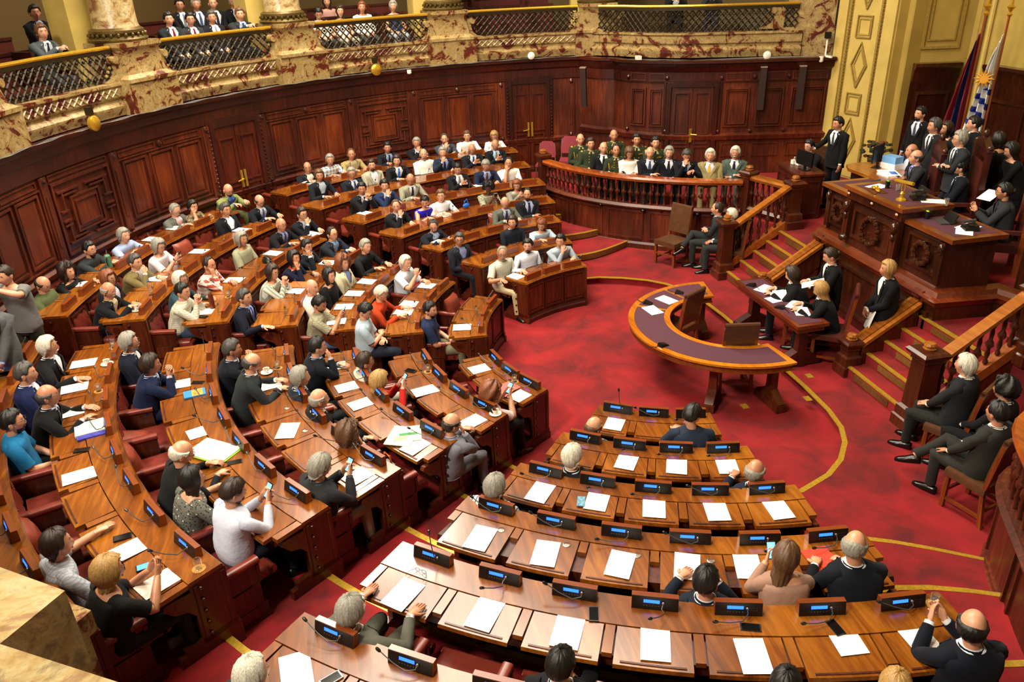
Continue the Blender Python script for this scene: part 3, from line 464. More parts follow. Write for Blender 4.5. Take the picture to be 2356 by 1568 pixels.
PAPERS=[(2.481, -1.532, 0.7455, 418.3, 'blank white sheet at the first place along the first row of the lower right block'),
(3.424, -1.717, 0.8755, 417.4, 'blank white sheet at the second place along the second row of the lower right block'),
(3.628, -1.241, 0.8755, 426.6, 'blank white sheet at the third place along the second row of the lower right block'),
(3.758, -0.738, 0.8755, 435.9, 'blank white sheet at the fourth place along the second row of the lower right block'),
(3.887, -2.774, 1.0055, 413.0, 'blank white sheet at the first place along the third row of the lower right block'),
(4.148, -2.273, 1.0055, 421.3, 'blank white sheet at the second place along the third row of the lower right block'),
(4.38, -1.786, 1.0055, 429.3, 'blank white sheet at the third place along the third row of the lower right block'),
(4.564, -1.241, 1.0055, 437.8, 'blank white sheet at the fourth place along the third row of the lower right block'),
(4.681, -0.682, 1.0055, 446.2, 'blank white sheet at the fifth place along the third row of the lower right block'),
(4.565, -3.48, 1.1355, 417.2, 'blank white sheet at the first place along the fourth row of the lower right block'),
(4.897, -2.971, 1.1355, 424.8, 'blank white sheet at the second place along the fourth row of the lower right block'),
(5.178, -2.397, 1.1355, 419.2, 'blank white sheet at the third place along the fourth row of the lower right block'),
(5.336, -1.868, 1.1355, 426.2, 'blank white sheet at the fourth place along the fourth row of the lower right block'),
(5.447, -1.383, 1.1355, 432.8, 'blank white sheet at the fifth place along the fourth row of the lower right block'),
(5.225, -4.205, 1.2655, 408.2, 'blank white sheet at the first place along the fifth row of the lower right block'),
(5.584, -3.616, 1.2655, 415.6, 'blank white sheet at the second place along the fifth row of the lower right block'),
(5.898, -3.051, 1.2655, 422.7, 'blank white sheet at the third place along the fifth row of the lower right block'),
(6.156, -2.468, 1.2655, 429.7, 'blank white sheet at the fourth place along the fifth row of the lower right block'),
(6.42, -1.844, 1.2655, 437.0, 'blank white sheet at the fifth place along the fifth row of the lower right block'),
(6.421, -1.135, 1.2655, 444.5, 'blank white sheet at the sixth place along the fifth row of the lower right block'),
(6.553, -0.632, 1.2655, 450.5, 'blank white sheet at the seventh place along the fifth row of the lower right block'),
(5.912, -4.981, 1.3955, 457.9, 'blank white sheet at the first place along the sixth row of the lower right block'),
(6.357, -4.398, 1.3955, 419.8, 'blank white sheet at the second place along the sixth row of the lower right block'),
(0.721, -2.829, 0.7455, 374.3, 'blank white sheet at the first place along the first row of the lower left block'),
(1.555, -2.459, 0.7455, 395.3, 'blank white sheet at the third place along the first row of the lower left block'),
(1.353, -3.644, 0.8755, 374.4, 'blank white sheet at the second place along the second row of the lower left block'),
(2.231, -3.196, 0.8755, 391.9, 'blank white sheet at the fourth place along the second row of the lower left block'),
(0.631, -4.688, 1.0055, 366.2, 'blank white sheet at the first place along the third row of the lower left block'),
(1.231, -4.567, 1.0055, 375.1, 'blank white sheet at the second place along the third row of the lower left block'),
(1.689, -4.418, 1.0055, 382.4, 'blank white sheet at the third place along the third row of the lower left block'),
(2.762, -3.885, 1.0055, 399.9, 'blank white sheet at the fifth place along the third row of the lower left block'),
(2.299, -5.237, 1.1355, 439.2, 'blank white sheet at the fourth place along the fourth row of the lower left block'),
(1.168, -5.467, 1.1355, 378.1, 'blank white sheet at the second place along the fourth row of the lower left block'),
(3.344, -4.498, 1.1355, 395.1, 'blank white sheet at the sixth place along the fourth row of the lower left block'),
(1.097, -6.448, 1.2655, 368.2, 'blank white sheet at the second place along the fifth row of the lower left block'),
(2.287, -6.106, 1.2655, 382.0, 'blank white sheet at the fourth place along the fifth row of the lower left block'),
(0.479, -7.715, 1.3955, 366.6, 'blank white sheet at the first place along the sixth row of the lower left block'),
(1.127, -7.647, 1.3955, 372.9, 'blank white sheet at the second place along the sixth row of the lower left block'),
(1.714, -7.537, 1.3955, 378.8, 'blank white sheet at the third place along the sixth row of the lower left block'),
(3.039, -7.107, 1.3955, 378.7, 'blank white sheet at the fifth place along the sixth row of the lower left block'),
(4.306, -6.42, 1.3955, 392.4, 'blank white sheet at the seventh place along the sixth row of the lower left block'),
(4.774, -6.079, 1.3955, 398.1, 'blank white sheet at the eighth place along the sixth row of the lower left block'),
(-0.637, -2.86, 0.7455, 350.4, 'blank white sheet at the third place along the first row of the middle left block'),
(-1.443, -3.569, 0.8755, 332.0, 'blank white sheet at the second place along the second row of the middle left block'),
(-1.159, -3.686, 0.8755, 338.0, 'blank white sheet at the third place along the second row of the middle left block'),
(-2.111, -3.219, 0.8755, 332.7, 'blank white sheet at the first place along the second row of the middle left block'),
(-2.256, -4.18, 1.0055, 331.6, 'blank white sheet at the second place along the third row of the middle left block'),
(-1.801, -4.395, 1.0055, 339.2, 'blank white sheet at the third place along the third row of the middle left block'),
(-1.315, -4.564, 1.0055, 346.9, 'blank white sheet at the fourth place along the third row of the middle left block'),
(-0.79, -4.684, 1.0055, 354.9, 'blank white sheet at the fifth place along the third row of the middle left block'),
(-2.993, -4.78, 1.1355, 333.9, 'blank white sheet at the second place along the fourth row of the middle left block'),
(-1.861, -5.324, 1.1355, 336.2, 'blank white sheet at the fourth place along the fourth row of the middle left block'),
(-2.27, -6.229, 1.2655, 343.0, 'blank white sheet at the fifth place along the fifth row of the middle left block'),
(-1.092, -6.562, 1.2655, 356.6, 'blank white sheet at the seventh place along the fifth row of the middle left block'),
(-3.39, -5.698, 1.2655, 327.8, 'blank white sheet at the second place along the fifth row of the middle left block'),
(-4.273, -5.069, 1.2655, 316.9, 'blank white sheet at the first place along the fifth row of the middle left block'),
(-2.33, -7.37, 1.3955, 339.5, 'blank white sheet at the sixth place along the sixth row of the middle left block'),
(-3.486, -6.899, 1.3955, 339.2, 'blank white sheet at the third place along the sixth row of the middle left block'),
(-4.482, -6.298, 1.3955, 327.6, 'blank white sheet at the first place along the sixth row of the middle left block'),
(-2.082, -8.447, 1.5255, 350.7, 'blank white sheet at the seventh place along the seventh row of the middle left block'),
(-4.007, -7.722, 1.5255, 332.6, 'blank white sheet at the fourth place along the seventh row of the middle left block'),
(-4.541, -7.421, 1.5255, 327.0, 'blank white sheet at the third place along the seventh row of the middle left block'),
(-2.411, -1.665, 0.7455, 307.6, 'blank white sheet at the third place along the first row of the far upper block'),
(-3.85, -2.782, 1.0055, 310.4, 'blank white sheet at the fifth place along the third row of the far upper block'),
(-5.123, -2.545, 1.1355, 291.9, 'blank white sheet at the fourth place along the fourth row of the far upper block'),
(-5.272, -4.057, 1.2655, 313.6, 'blank white sheet at the seventh place along the fifth row of the far upper block'),
(-7.023, -5.136, 1.5255, 312.2, 'blank white sheet at the eighth place along the seventh row of the far upper block'),
(-6.495, -1.573, 1.2655, 283.6, 'blank white sheet at the third place along the fifth row of the far upper block')]
ITEMS=[('phone', 4.137, -2.432, 1.01, 429.6, 'smartphone with blue patterned case on the third-row desk, lower right block'),
('phone', 5.786, -2.816, 1.27, 434.0, 'black phone lying behind the fifth-row sheets at bottom centre'),
('phone', 6.183, -1.744, 1.27, 519.2, 'black phone lying crosswise near the bottom centre'),
('phone', 6.328, -1.152, 1.27, 454.7, 'black phone with cable lying on white sheet'),
('phone', 6.048, -4.744, 1.4, 386.9, 'white-framed phone at the bottom left edge'),
('phoneL', 4.554, -6.219, 1.4, 376.2, 'phone with lit colourful screen lying on papers'),
('phone', 4.12, -6.488, 1.4, 372.4, 'long black phone case beside stretched arm'),
('phone', 2.577, -7.21, 1.4, 359.7, 'black phone on the sixth-row desk, lower left block'),
('phone', 2.998, -5.703, 1.27, 367.7, 'grey phone near display console, lower left block'),
('phone', 1.144, -6.315, 1.27, 345.3, 'black phone above the blue book'),
('phone', 0.784, -3.771, 0.88, 321.7, 'colourful card and phone on small desk'),
('phone', -0.899, -6.535, 1.27, 332.2, 'dark phone in front of checked-shirt person'),
('phone', 0.777, -5.207, 1.14, 348.5, 'dark phone on fourth-row desk beside water glass'),
('cup', 2.142, -2.896, 0.88, 396.5, 'white coffee cup and saucer at the end of second row'),
('cup', 0.607, -7.423, 1.4, 364.7, 'white coffee cup and saucer in front of black jacket'),
('cup', 0.848, -5.555, 1.14, 368.7, 'coffee cup and saucer beside grey-suited writer'),
('cup', -1.072, -7.414, 1.4, 351.8, 'white cup and saucer at middle left row end'),
('glass', 6.298, -0.327, 1.27, 447.0, 'water glass on cork coaster at the bottom right desk end'),
('glass', 4.693, -5.785, 1.4, 399.1, 'empty cut glass on cork coaster at lower left desk end'),
('glass', 1.213, -2.472, 0.75, 386.1, 'water glass on coaster on the front-row desk'),
('glass', 0.881, -3.553, 0.88, 373.9, 'water glass on coaster on the second-row desk'),
('glass', 0.765, -5.422, 1.14, 368.0, 'water glass on coaster on the fourth-row desk'),
('glass', 0.132, -7.455, 1.4, 361.0, 'water glass on coaster beside tall microphone'),
('glass', 1.311, -7.349, 1.4, 370.1, 'water glass on coaster by the bald person'),
('glass', -1.55, -6.249, 1.27, 346.1, 'water glass near the red flask'),
('glass', -4.926, -6.871, 1.53, 324.4, "water glass near dark-haired woman's elbow, back row"),
('bottle', -1.638, -7.334, 1.4, 347.4, 'clear plastic water bottle in middle left block'),
('flask', -1.184, -6.428, 1.27, 349.6, 'reddish brown metal flask standing on fifth-row desk'),
('folderO', -2.085, -5.255, 1.14, 338.4, 'bright orange folder and papers on fourth-row desk'),
('folderR', 5.554, -0.765, 1.14, 452.2, 'red cardboard folder held on the fourth-row desk'),
('binder', 2.738, -5.935, 1.27, 384.8, 'open binder with lime green edge and white pages'),
('binderW', 2.154, -7.225, 1.4, 376.6, 'white ring binder with purple catalogues'),
('bookB', 1.424, -6.31, 1.27, 372.7, 'blue book with orange cover art'),
('news', 2.542, -4.016, 1.01, 392.3, 'folded newspaper with green headline on third-row desk'),
('specs', 5.026, -4.044, 1.27, 411.2, 'pair of folded spectacles on the fifth-row shelf'),
('redpad', 1.353, -2.61, 0.75, 387.4, 'pink folder beside the phone user'),
('green', -5.784, -0.918, 1.14, 279.0, 'bright green phone case on far block desk'),
('bag', -5.409, -2.052, 1.14, 290.8, 'small blue plastic bag on empty desk place')]
# ---------------- floors, steps, brass ----------------
PIT = [(3.5 * math.cos(R(a)), 3.5 * math.sin(R(a))) for a in range(184, 366, 3)][:-1]
PIT = PIT + [(3.48, .38), (3.28, .84), (3.04, 1.15), (2.72, 1.41), (2.4, 1.56), (1.97, 1.64), (1.3, 1.67), (0, 1.66), (-1.2, 1.63), (-1.92, 1.57), (-2.4, 1.44), (-2.78, 1.24), (-3.05, .98), (-3.3, .56), (-3.46, .15)]
m = MB(); m.poly(PIT, -.05, 0); struct(m.build('floor', CARPET), 'deep red carpet of the sunken central well')
m = MB()   # ring level: annular strip between pit edge and outer contour, as a fan of quads
def outer(p):
    a = math.atan2(p[1], p[0]); r = 4.6 if p[1] < .5 else 12; return (r * math.cos(a), r * math.sin(a))
n = len(PIT)
V = [(x, y, .13) for x, y in PIT] + [(*outer(p), .13) for p in PIT] + [(x, y, -.05) for x, y in PIT]
m.add(V, [(i, i + n, (i + 1) % n + n, (i + 1) % n) for i in range(n)] + [(i, (i + 1) % n, (i + 1) % n + 2 * n, i + 2 * n) for i in range(n)])
struct(m.build('floor', CARPET), 'red carpet around the central well')
m = MB(); m.sweep(PIT, [(-.035, .132), (.03, .132), (.03, .118), (-.035, .118)][::-1], closed=True)
struct(m.build('trim_1', BRASS), 'polished brass edge strip around the sunken well')
for k in range(3, 8):
    r1_ = 9.3 if k == 7 else TE[k + 1] + .05; m = MB(); tarc(m, [(TE[k], -.05), (r1_, -.05), (r1_, TZ[k]), (TE[k], TZ[k])], k, 160, 384)
    struct(m.build('floor', CARPET), 'curved red carpeted terrace, level %d' % (k - 1))
    t0, zk = TE[k], TZ[k]; m = MB(); tarc(m, [(t0 - .012, zk - .012), (t0 + .055, zk - .012), (t0 + .055, zk + .004), (t0 - .012, zk + .004)], k, 160, 384)
    tarc(m, [(t0 - .02, zk - .11), (t0 - .001, zk - .11), (t0 - .001, zk - .03), (t0 - .02, zk - .03)], k, 160, 185, 2, 1)
    struct(m.build('trim_%d' % (k - 1), [BRASS, wood('carved_riser', '3a200c', '6a4018', '8a5c26', .5, 'z', 6.0)]), 'brass nosing along a curved terrace step')
# ---------------- curved panelled wall ----------------
RW = 9.22
m = MB(); m.arcbox(RW, RW + .12, 164, 318, .5, 3.42, step=2); wall = struct(m.build('wall_curved', WALL), 'curved mahogany panelled wall under the gallery')
m = MB(); m.arc([(RW, 2.98), (RW - .03, 3.0), (RW - .03, 3.22), (RW - .07, 3.26), (RW - .09, 3.38), (RW - .16, 3.42), (RW - .16, 3.48), (RW, 3.48)], 164, 318, 2)
struct(m.build('trim_cornice', WALLD), 'dark carved wooden cornice')
m = MB(); m.arc([(RW, 1.50), (RW - .05, 1.52), (RW - .07, 1.60), (RW - .03, 1.62), (RW, 1.64)], 164, 318, 2); m.arc([(RW, .6), (RW - .04, .6), (RW - .04, .92), (RW, .95)], 164, 318, 2)
struct(m.build('trim_dado', WALL), 'moulded dado rail of the curved wall')
def frame(mb, a0, a1, z0, z1, w=.035, d=.035, mat=0, r=RW):
    da = math.degrees(w / r)
    mb.arcbox(r - d, r, a0, a1, z1 - w, z1, mat); mb.arcbox(r - d, r, a0, a1, z0, z0 + w, mat)
    mb.arcbox(r - d, r, a0, a0 + da, z0 + w, z1 - w, mat); mb.arcbox(r - d, r, a1 - da, a1, z0 + w, z1 - w, mat)
def rosette(mb, a, z, s=.06, mat=1, r=RW):
    x, y = pol(r - .02, a); mb.ball((x, y, z), (s, s, s * 1.3), 8, 5, mat); mb.ball((*pol(r - .07, a), z), (s * .5,) * 3, 6, 4, mat)
PAN = wood('panel_mahogany', '2e0e05', '582009', '803812', .34, 'z', .8, .3)
def bay3(a0, a1, nm):
    t = MB(); q = (a1 - a0); g = .9
    for i in range(3):
        b0 = a0 + g + (q - 2 * g) * i / 3 + .25; b1 = a0 + g + (q - 2 * g) * (i + 1) / 3 - .25
        frame(t, b0, b1, 1.78, 2.78); t.arcbox(RW - .012, RW, b0 + .5, b1 - .5, 1.85, 2.71, 1)
    am = (a0 + a1) / 2; frame(t, a0 + .9, am - .6, 2.85, 2.96, .02, .02); frame(t, am + .6, a1 - .9, 2.85, 2.96, .02, .02); rosette(t, am, 2.9, .05, 2)
    frame(t, a0 + .9, a1 - .9, 1.1, 1.42, .03, .02); frame(t, a0 + .6, a1 - .6, 1.7, 2.83, .025, .03)
    struct(t.build('wall_panel', [WALL, PAN, WALLD]), nm)
def baymotif(a0, a1, nm):
    t = MB(); am = (a0 + a1) / 2; h = (a1 - a0) / 2 - .9; zc = 2.27
    frame(t, am - h, am + h, 1.7, 2.84, .04, .04); u = h / 4.0
    frame(t, am - 2 * u, am + 2 * u, 1.98, 2.56, .03, .05); t.arcbox(RW - .03, RW, am - 1.7 * u, am + 1.7 * u, 2.02, 2.52, 1)
    frame(t, am - 1.5 * u, am + 1.5 * u, 2.07, 2.47, .02, .055)
    for s in (-1, 1):
        e = [(am + s * .3 * u, am + s * 3.4 * u, 2.66), (am + s * .9 * u, am + s * 2.9 * u, 2.60), (am + s * .3 * u, am + s * 3.4 * u, 1.86), (am + s * .9 * u, am + s * 2.9 * u, 1.92)]
        for b0, b1, z in e: t.arcbox(RW - .045, RW, min(b0, b1), max(b0, b1), z, z + .028)
        x0 = am + s * 2.5 * u; x1 = am + s * 3.6 * u
        for z in (2.14, 2.21, 2.36): t.arcbox(RW - .045, RW, min(x0, x1), max(x0, x1), z, z + .028)
        x1 = am + s * 2.9 * u; da = .18
        for z0, z1 in ((1.86, 2.12), (2.4, 2.66)): t.arcbox(RW - .045, RW, x1 - da / 2, x1 + da / 2, z0, z1)
    frame(t, a0 + .9, a1 - .9, 2.88, 2.97, .02, .02); frame(t, a0 + .9, a1 - .9, 1.1, 1.42, .03, .02)
    struct(t.build('wall_panel', [WALL, PAN, WALLD]), nm)
bay3(183.3, 196.7, 'tall triple panel right of the far door'); baymotif(196.7, 206.4, 'square interlaced panel in the wall centre'); bay3(206.4, 220, 'tall triple panel beside the left door')
bay3(228.3, 242, 'tall triple panel left of the left door'); baymotif(242, 252.3, 'square interlaced panel at far left'); bay3(252.3, 266, 'tall triple panel at the left frame edge')
bay3(274, 288, 'triple panel behind lower left block'); baymotif(288, 298, 'square panel behind lower left block'); bay3(298, 312, 'triple panel near the viewer')
m = MB()
for a in (172.6, 183.3, 196.7, 206.4, 220.0, 228.3, 242.0, 252.3, 266, 274):
    m.arcbox(RW - .045, RW, a - .5, a + .5, .9, 2.98); rosette(m, a, 2.92, .055, 1); rosette(m, a, 1.66, .05, 1)
    m.arcbox(RW - .06, RW, a - .2, a + .2, 1.9, 2.7)
struct(m.build('trim_pilasters', [WALL, WALLD]), 'narrow wooden pilaster strips with carved rosettes')
def door(idx, am, half, zb, zt, r=RW, label='', ctr=None):
    """double door on the curved wall; ctr: centre of curvature (x,y) offset"""
    mb = MB(); ox, oy = ctr or (0, 0)
    root = bpy.data.objects.new('door_%d' % idx, None); COL.objects.link(root); x, y = pol(r, am); root.location = (x + ox, y + oy, zb); root['kind'] = 'structure'; root['label'] = label
    root['wc'] = 1; WC.append(root)
    def add(b): 
        for V in b.v: V += np.array([ox, oy, 0])
        return b
    for s in (-1, 1):
        b = MB(); a0, a1 = (am + .04, am + half) if s > 0 else (am - half, am - .04); b.arcbox(r - .03, r - .001, a0, a1, zb, zt)
        H = zt - zb
        for z0, z1 in ((.05, .34), (.37, .45), (.48, .90)): frame(b, a0 + .35, a1 - .35, zb + z0 * H, zb + z1 * H, .03, .05, 0, r - .012)
        add(b); b.build('door_leaf', wood('door_mahogany', '240a04', '4d1a09', '742b10', .34, 'z', 1.0, .3), root, (root.location.x, root.location.y, root.location.z))
        h = MB(); hx = am + s * .28; h.arcbox(r - .08, r - .05, hx - .14, hx + .14, zb + .42 * H, zb + .58 * H)
        if s > 0: h.tube([(*pol(r - .08, hx), zb + .5 * H), (*pol(r - .12, hx), zb + .5 * H), (*pol(r - .12, hx + .9), zb + .49 * H)], .014, 6)
        add(h); h.build('door_handle', GOLD, root, tuple(root.location))
    b = MB(); 
    for k_, w_ in ((0, .0), (1, .45)):
        frame(b, am - half - .55 - w_, am + half + .55 + w_, zb - .02, zt + .1 + k_ * .07, .09, .06 - k_ * .02, 0, r)
    nb = 26
    for i in range(nb):
        for s in (-1, 1): b.ball((*pol(r - .05, am + s * (half + .8)), zb + (zt - zb) * (i + .5) / nb), .022, 5, 3)
    add(b); b.build('door_frame', WALLD, root, tuple(root.location)); return root
door(1, 224.15, 3.05, .78, 2.90, label='tall double wooden door at the left of the curved wall')
door(2, 179.0, 2.6, .78, 2.90, label='tall double wooden door behind the far aisle')
door(4, 270.0, 2.8, .78, 2.90, label='double door behind the central aisle')
# ---------------- box bay wall (concave towards the hall) ----------------
BAY = [(-9.1, 1.45), (-8.62, 1.75), (-8.45, 2.05), (-8.0, 2.2), (-7.55, 2.65), (-7.2, 3.2), (-6.95, 3.9), (-6.75, 4.7), (-6.55, 5.5), (-6.35, 6.35)]
def off(path, d):
    out = []
    for i, p in enumerate(path):
        a = path[max(0, i - 1)]; b = path[min(len(path) - 1, i + 1)]; t = Vector((b[0] - a[0], b[1] - a[1])).normalized(); out.append((p[0] + t.y * d, p[1] - t.x * d))
    return out
m = MB(); m.sweep(BAY, [(-.12, .3), (0, .3), (0, 3.42), (-.12, 3.42)]); struct(m.build('wall_bay', WALL), 'dark panelled wall behind the raised box')
m = MB(); m.sweep(BAY, [(-.02, 2.98), (.03, 3.0), (.03, 3.22), (.08, 3.28), (.10, 3.40), (.18, 3.42), (.18, 3.48), (-.02, 3.48)]); struct(m.build('trim_bay_cornice', WALLD), 'dark wooden cornice over the box')
m = MB(); m.sweep(BAY, [(-.02, 1.72), (.06, 1.74), (.09, 1.84), (.04, 1.86), (-.02, 1.9)]); struct(m.build('trim_bay_dado', WALL), 'carved dado rail behind the box')
def along(path, s):
    L = [0]
    for a, b in zip(path, path[1:]): L.append(L[-1] + math.dist(a, b))
    s = max(0, min(L[-1] - 1e-6, s))
    for i in range(len(L) - 1):
        if L[i] <= s <= L[i + 1]:
            t = (s - L[i]) / (L[i + 1] - L[i]); a, b = path[i], path[i + 1]; d = Vector((b[0] - a[0], b[1] - a[1])).normalized()
            return (a[0] + (b[0] - a[0]) * t, a[1] + (b[1] - a[1]) * t), d
def plen(path): return sum(math.dist(a, b) for a, b in zip(path, path[1:]))
def pframe(mb, path, s0, s1, z0, z1, w=.035, d=.03, mat=0):
    def seg(a, b, za, zb):
        pts = [along(path, a)[0]] + [along(path, a + (b - a) * i / 3)[0] for i in (1, 2)] + [along(path, b)[0]]
        mb.sweep(pts, [(0, za), (d, za), (d, zb), (0, zb)], mat)
    seg(s0, s1, z1 - w, z1); seg(s0, s1, z0, z0 + w); seg(s0, s0 + w, z0 + w, z1 - w); seg(s1 - w, s1, z0 + w, z1 - w)
SB = BAY[3:]; LB = plen(SB); mb = MB()
dd0, dd1 = 1.05, 2.05
for s0, s1 in ((.12, .5), (.58, .92), (2.25, 2.8), (2.95, 3.55), (3.7, LB - .1)):
    if s1 > s0: pframe(mb, SB, s0, s1, 2.02, 2.88, .04, .035); pframe(mb, SB, s0 + .06, s1 - .06, 2.08, 2.82, .015, .045)
    pframe(mb, SB, s0, s1, 1.35, 1.66, .03, .02); pframe(mb, SB, s0, s1, 3.03, 3.2, .02, .045)
for s_ in (.05, .97, 2.15, 2.87, 3.62): 
    p, d = along(SB, s_); mb.ball((p[0] + d.y * .03, p[1] - d.x * .03, 3.1), .05, 8, 5, 1); mb.ball((p[0] + d.y * .02, p[1] - d.x * .02, 1.93), .045, 8, 5, 1)
struct(mb.build('wall_panel', [WALL, WALLD]), 'framed panels behind the box')
root = bpy.data.objects.new('door_3', None); COL.objects.link(root); p3, d3 = along(SB, 1.55); root.location = (*p3, .955); root['kind'] = 'structure'; root['label'] = 'double wooden door behind the seated officers'; root['wc'] = 1
for s0, s1 in ((dd0 + .05, 1.54), (1.56, dd1 - .05)):
    b = MB(); b.sweep([along(SB, s0)[0], along(SB, s1)[0]], [(0, .96), (.03, .96), (.03, 2.92), (0, 2.92)])
    for z0, z1 in ((1.05, 1.6), (1.65, 1.8), (1.86, 2.8)): pframe(b, SB, s0 + .06, s1 - .06, z0, z1, .03, .055)
    b.build('door_leaf', WALL, root, tuple(root.location))
b = MB(); p, d = along(SB, 1.55); b.box((p[0] + d.y * .06, p[1] - d.x * .06, 1.85), (.05, .05, .3)); b.tube([(p[0] + d.y * .08, p[1] - d.x * .08, 1.88), (p[0] + d.y * .1 + d.x * .14, p[1] - d.x * .1 + d.y * .14, 1.87)], .014, 6); b.build('door_handle', GOLD, root, tuple(root.location))
b = MB(); pframe(b, SB, dd0 - .06, dd1 + .06, .94, 3.0, .09, .06); pframe(b, SB, dd0 - .14, dd1 + .14, .94, 3.05, .05, .04); b.build('door_frame', WALLD, root, tuple(root.location))
# ---------------- proscenium, portals, back wall ----------------
m = MB(); m.poly([(-6.4, 6.35), (-4.95, 6.75), (-4.95, 6.95), (-4.5, 6.75), (-4.6, 7.6), (-6.6, 7.6)], .9, 12)
struct(m.build('wall_proscenium', YELLOW), 'tall ochre pilaster beside the box')
def onp(a, b, s, z, o=.0):
    d = Vector((b[0] - a[0], b[1] - a[1])); L = d.length; d.normalize(); return (a[0] + d.x * s * L + d.y * o, a[1] + d.y * s * L - d.x * o, z)
PA, PBt = (-6.4, 6.35), (-4.95, 6.75)
m = MB()
for s0, s1, mt in ((.02, .18, 1), (.80, .98, 1)): m.sweep([onp(PA, PBt, s0, 0)[:2], onp(PA, PBt, s1, 0)[:2]], [(0, 1.0), (.05, 1.0), (.05, 12), (0, 12)], mt)
for s_ in (.23, .75):
    for i in range(150): m.box(onp(PA, PBt, s_, 1.3 + i * .07, .025), (.05, .05, .042), 2)
m.sweep([onp(PA, PBt, .27, 0)[:2], onp(PA, PBt, .71, 0)[:2]], [(0, 1.0), (.012, 1.0), (.012, 12), (0, 12)], 1)
def pl(pts, d_=.03, mt=2):
    P_ = [Vector(onp(PA, PBt, s, z, d_)) for s, z in pts]; P_.append(P_[0]); m.tube(P_, .022, 5, mt)
z = 1.35
for i in range(6):
    pl([(.49, z), (.62, z + .45), (.49, z + .9), (.36, z + .45)]); pl([(.49, z + .12), (.58, z + .45), (.49, z + .78), (.40, z + .45)], .02, 0)
    z2 = z + 1.0; pl([(.37, z2), (.61, z2), (.61, z2 + .42), (.37, z2 + .42)]); pl([(.40, z2 + .06), (.58, z2 + .06), (.58, z2 + .36), (.40, z2 + .36)], .02, 0); z += 1.55
struct(m.build('trim_proscenium', [YELLOW, YELLOWL, YELLOWD]), 'carved diamond and square ornament of the ochre pilaster')
# portal wall (splayed) and back wall
m = MB(); m.sweep([(-4.6, 6.8), (-4.35, 8.0), (-3.9, 8.12)], [(-.2, .9), (0, .9), (0, 12), (-.2, 12)]); m.sweep([(-3.9, 8.12), (2.5, 8.4), (5.0, 7.4)], [(-.2, .9), (0, .9), (0, 12), (-.2, 12)])
struct(m.build('wall_back', YELLOW), 'ochre wall behind the rostrum')
m = MB(); SP = [(-4.57, 6.95), (-4.38, 7.85)]
m.sweep(SP, [(0, .95), (.06, .95), (.06, 3.1), (.12, 3.2), (.14, 3.36), (.2, 3.44), (.2, 3.5), (0, 3.5)]); pframe(m, [onp(SP[0], SP[1], 0, 0, .06)[:2], onp(SP[0], SP[1], 1, 0, .06)[:2]], .12, .8, 1.0, 2.95, .06, .04)
struct(m.build('trim_portal', ROSW), 'dark carved doorcase left of the flags')
m = MB(); RP = [(-3.8, 8.1), (-.2, 8.25), (2.4, 8.3)]
m.sweep(RP, [(.0, .95), (.06, .95), (.06, 3.1), (.12, 3.2), (.14, 3.36), (.2, 3.44), (.2, 3.5), (0, 3.5)])
for s0, s1 in ((.2, 1.1), (1.3, 2.2), (2.4, 3.4), (3.6, 4.6)): pframe(m, off(RP, .06), s0, s1, 1.4, 2.9, .06, .04)
struct(m.build('trim_back_panelling', ROSW), 'dark wood panelling at the right behind rostrum')
m = MB()
for x0, x1 in ((.15, .85),): pframe(m, [(-4.57, 6.95), (-4.38, 7.85)], .1, .85, 3.75, 6.5, .05, .04); pframe(m, [(-4.57, 6.95), (-4.38, 7.85)], .2, .75, 3.9, 6.35, .03, .03)
m.tube([(-4.15, 8.02, .95), (-4.15, 8.02, 9)], .06, 8); m.tube([(-4.0, 8.06, .95), (-4.0, 8.06, 9)], .045, 8, 1)
struct(m.build('trim_wall_frame', [YELLOWD, YELLOWL]), 'raised plaster frame above the doorcase')
# ceiling and outer shell
m = MB(); m.poly([pol(14.5, a) for a in range(0, 360, 15)], 14.2, 14.4); struct(m.build('ceiling', YELLOWL), 'high ceiling of the chamber')
m = MB(); m.arcbox(13.2, 13.4, 130, 400, 3.5, 14.2, step=5); struct(m.build('wall_gallery', plain('gallery_wall_plaster', '5a451c', .6)), 'yellow rear wall of the public gallery')
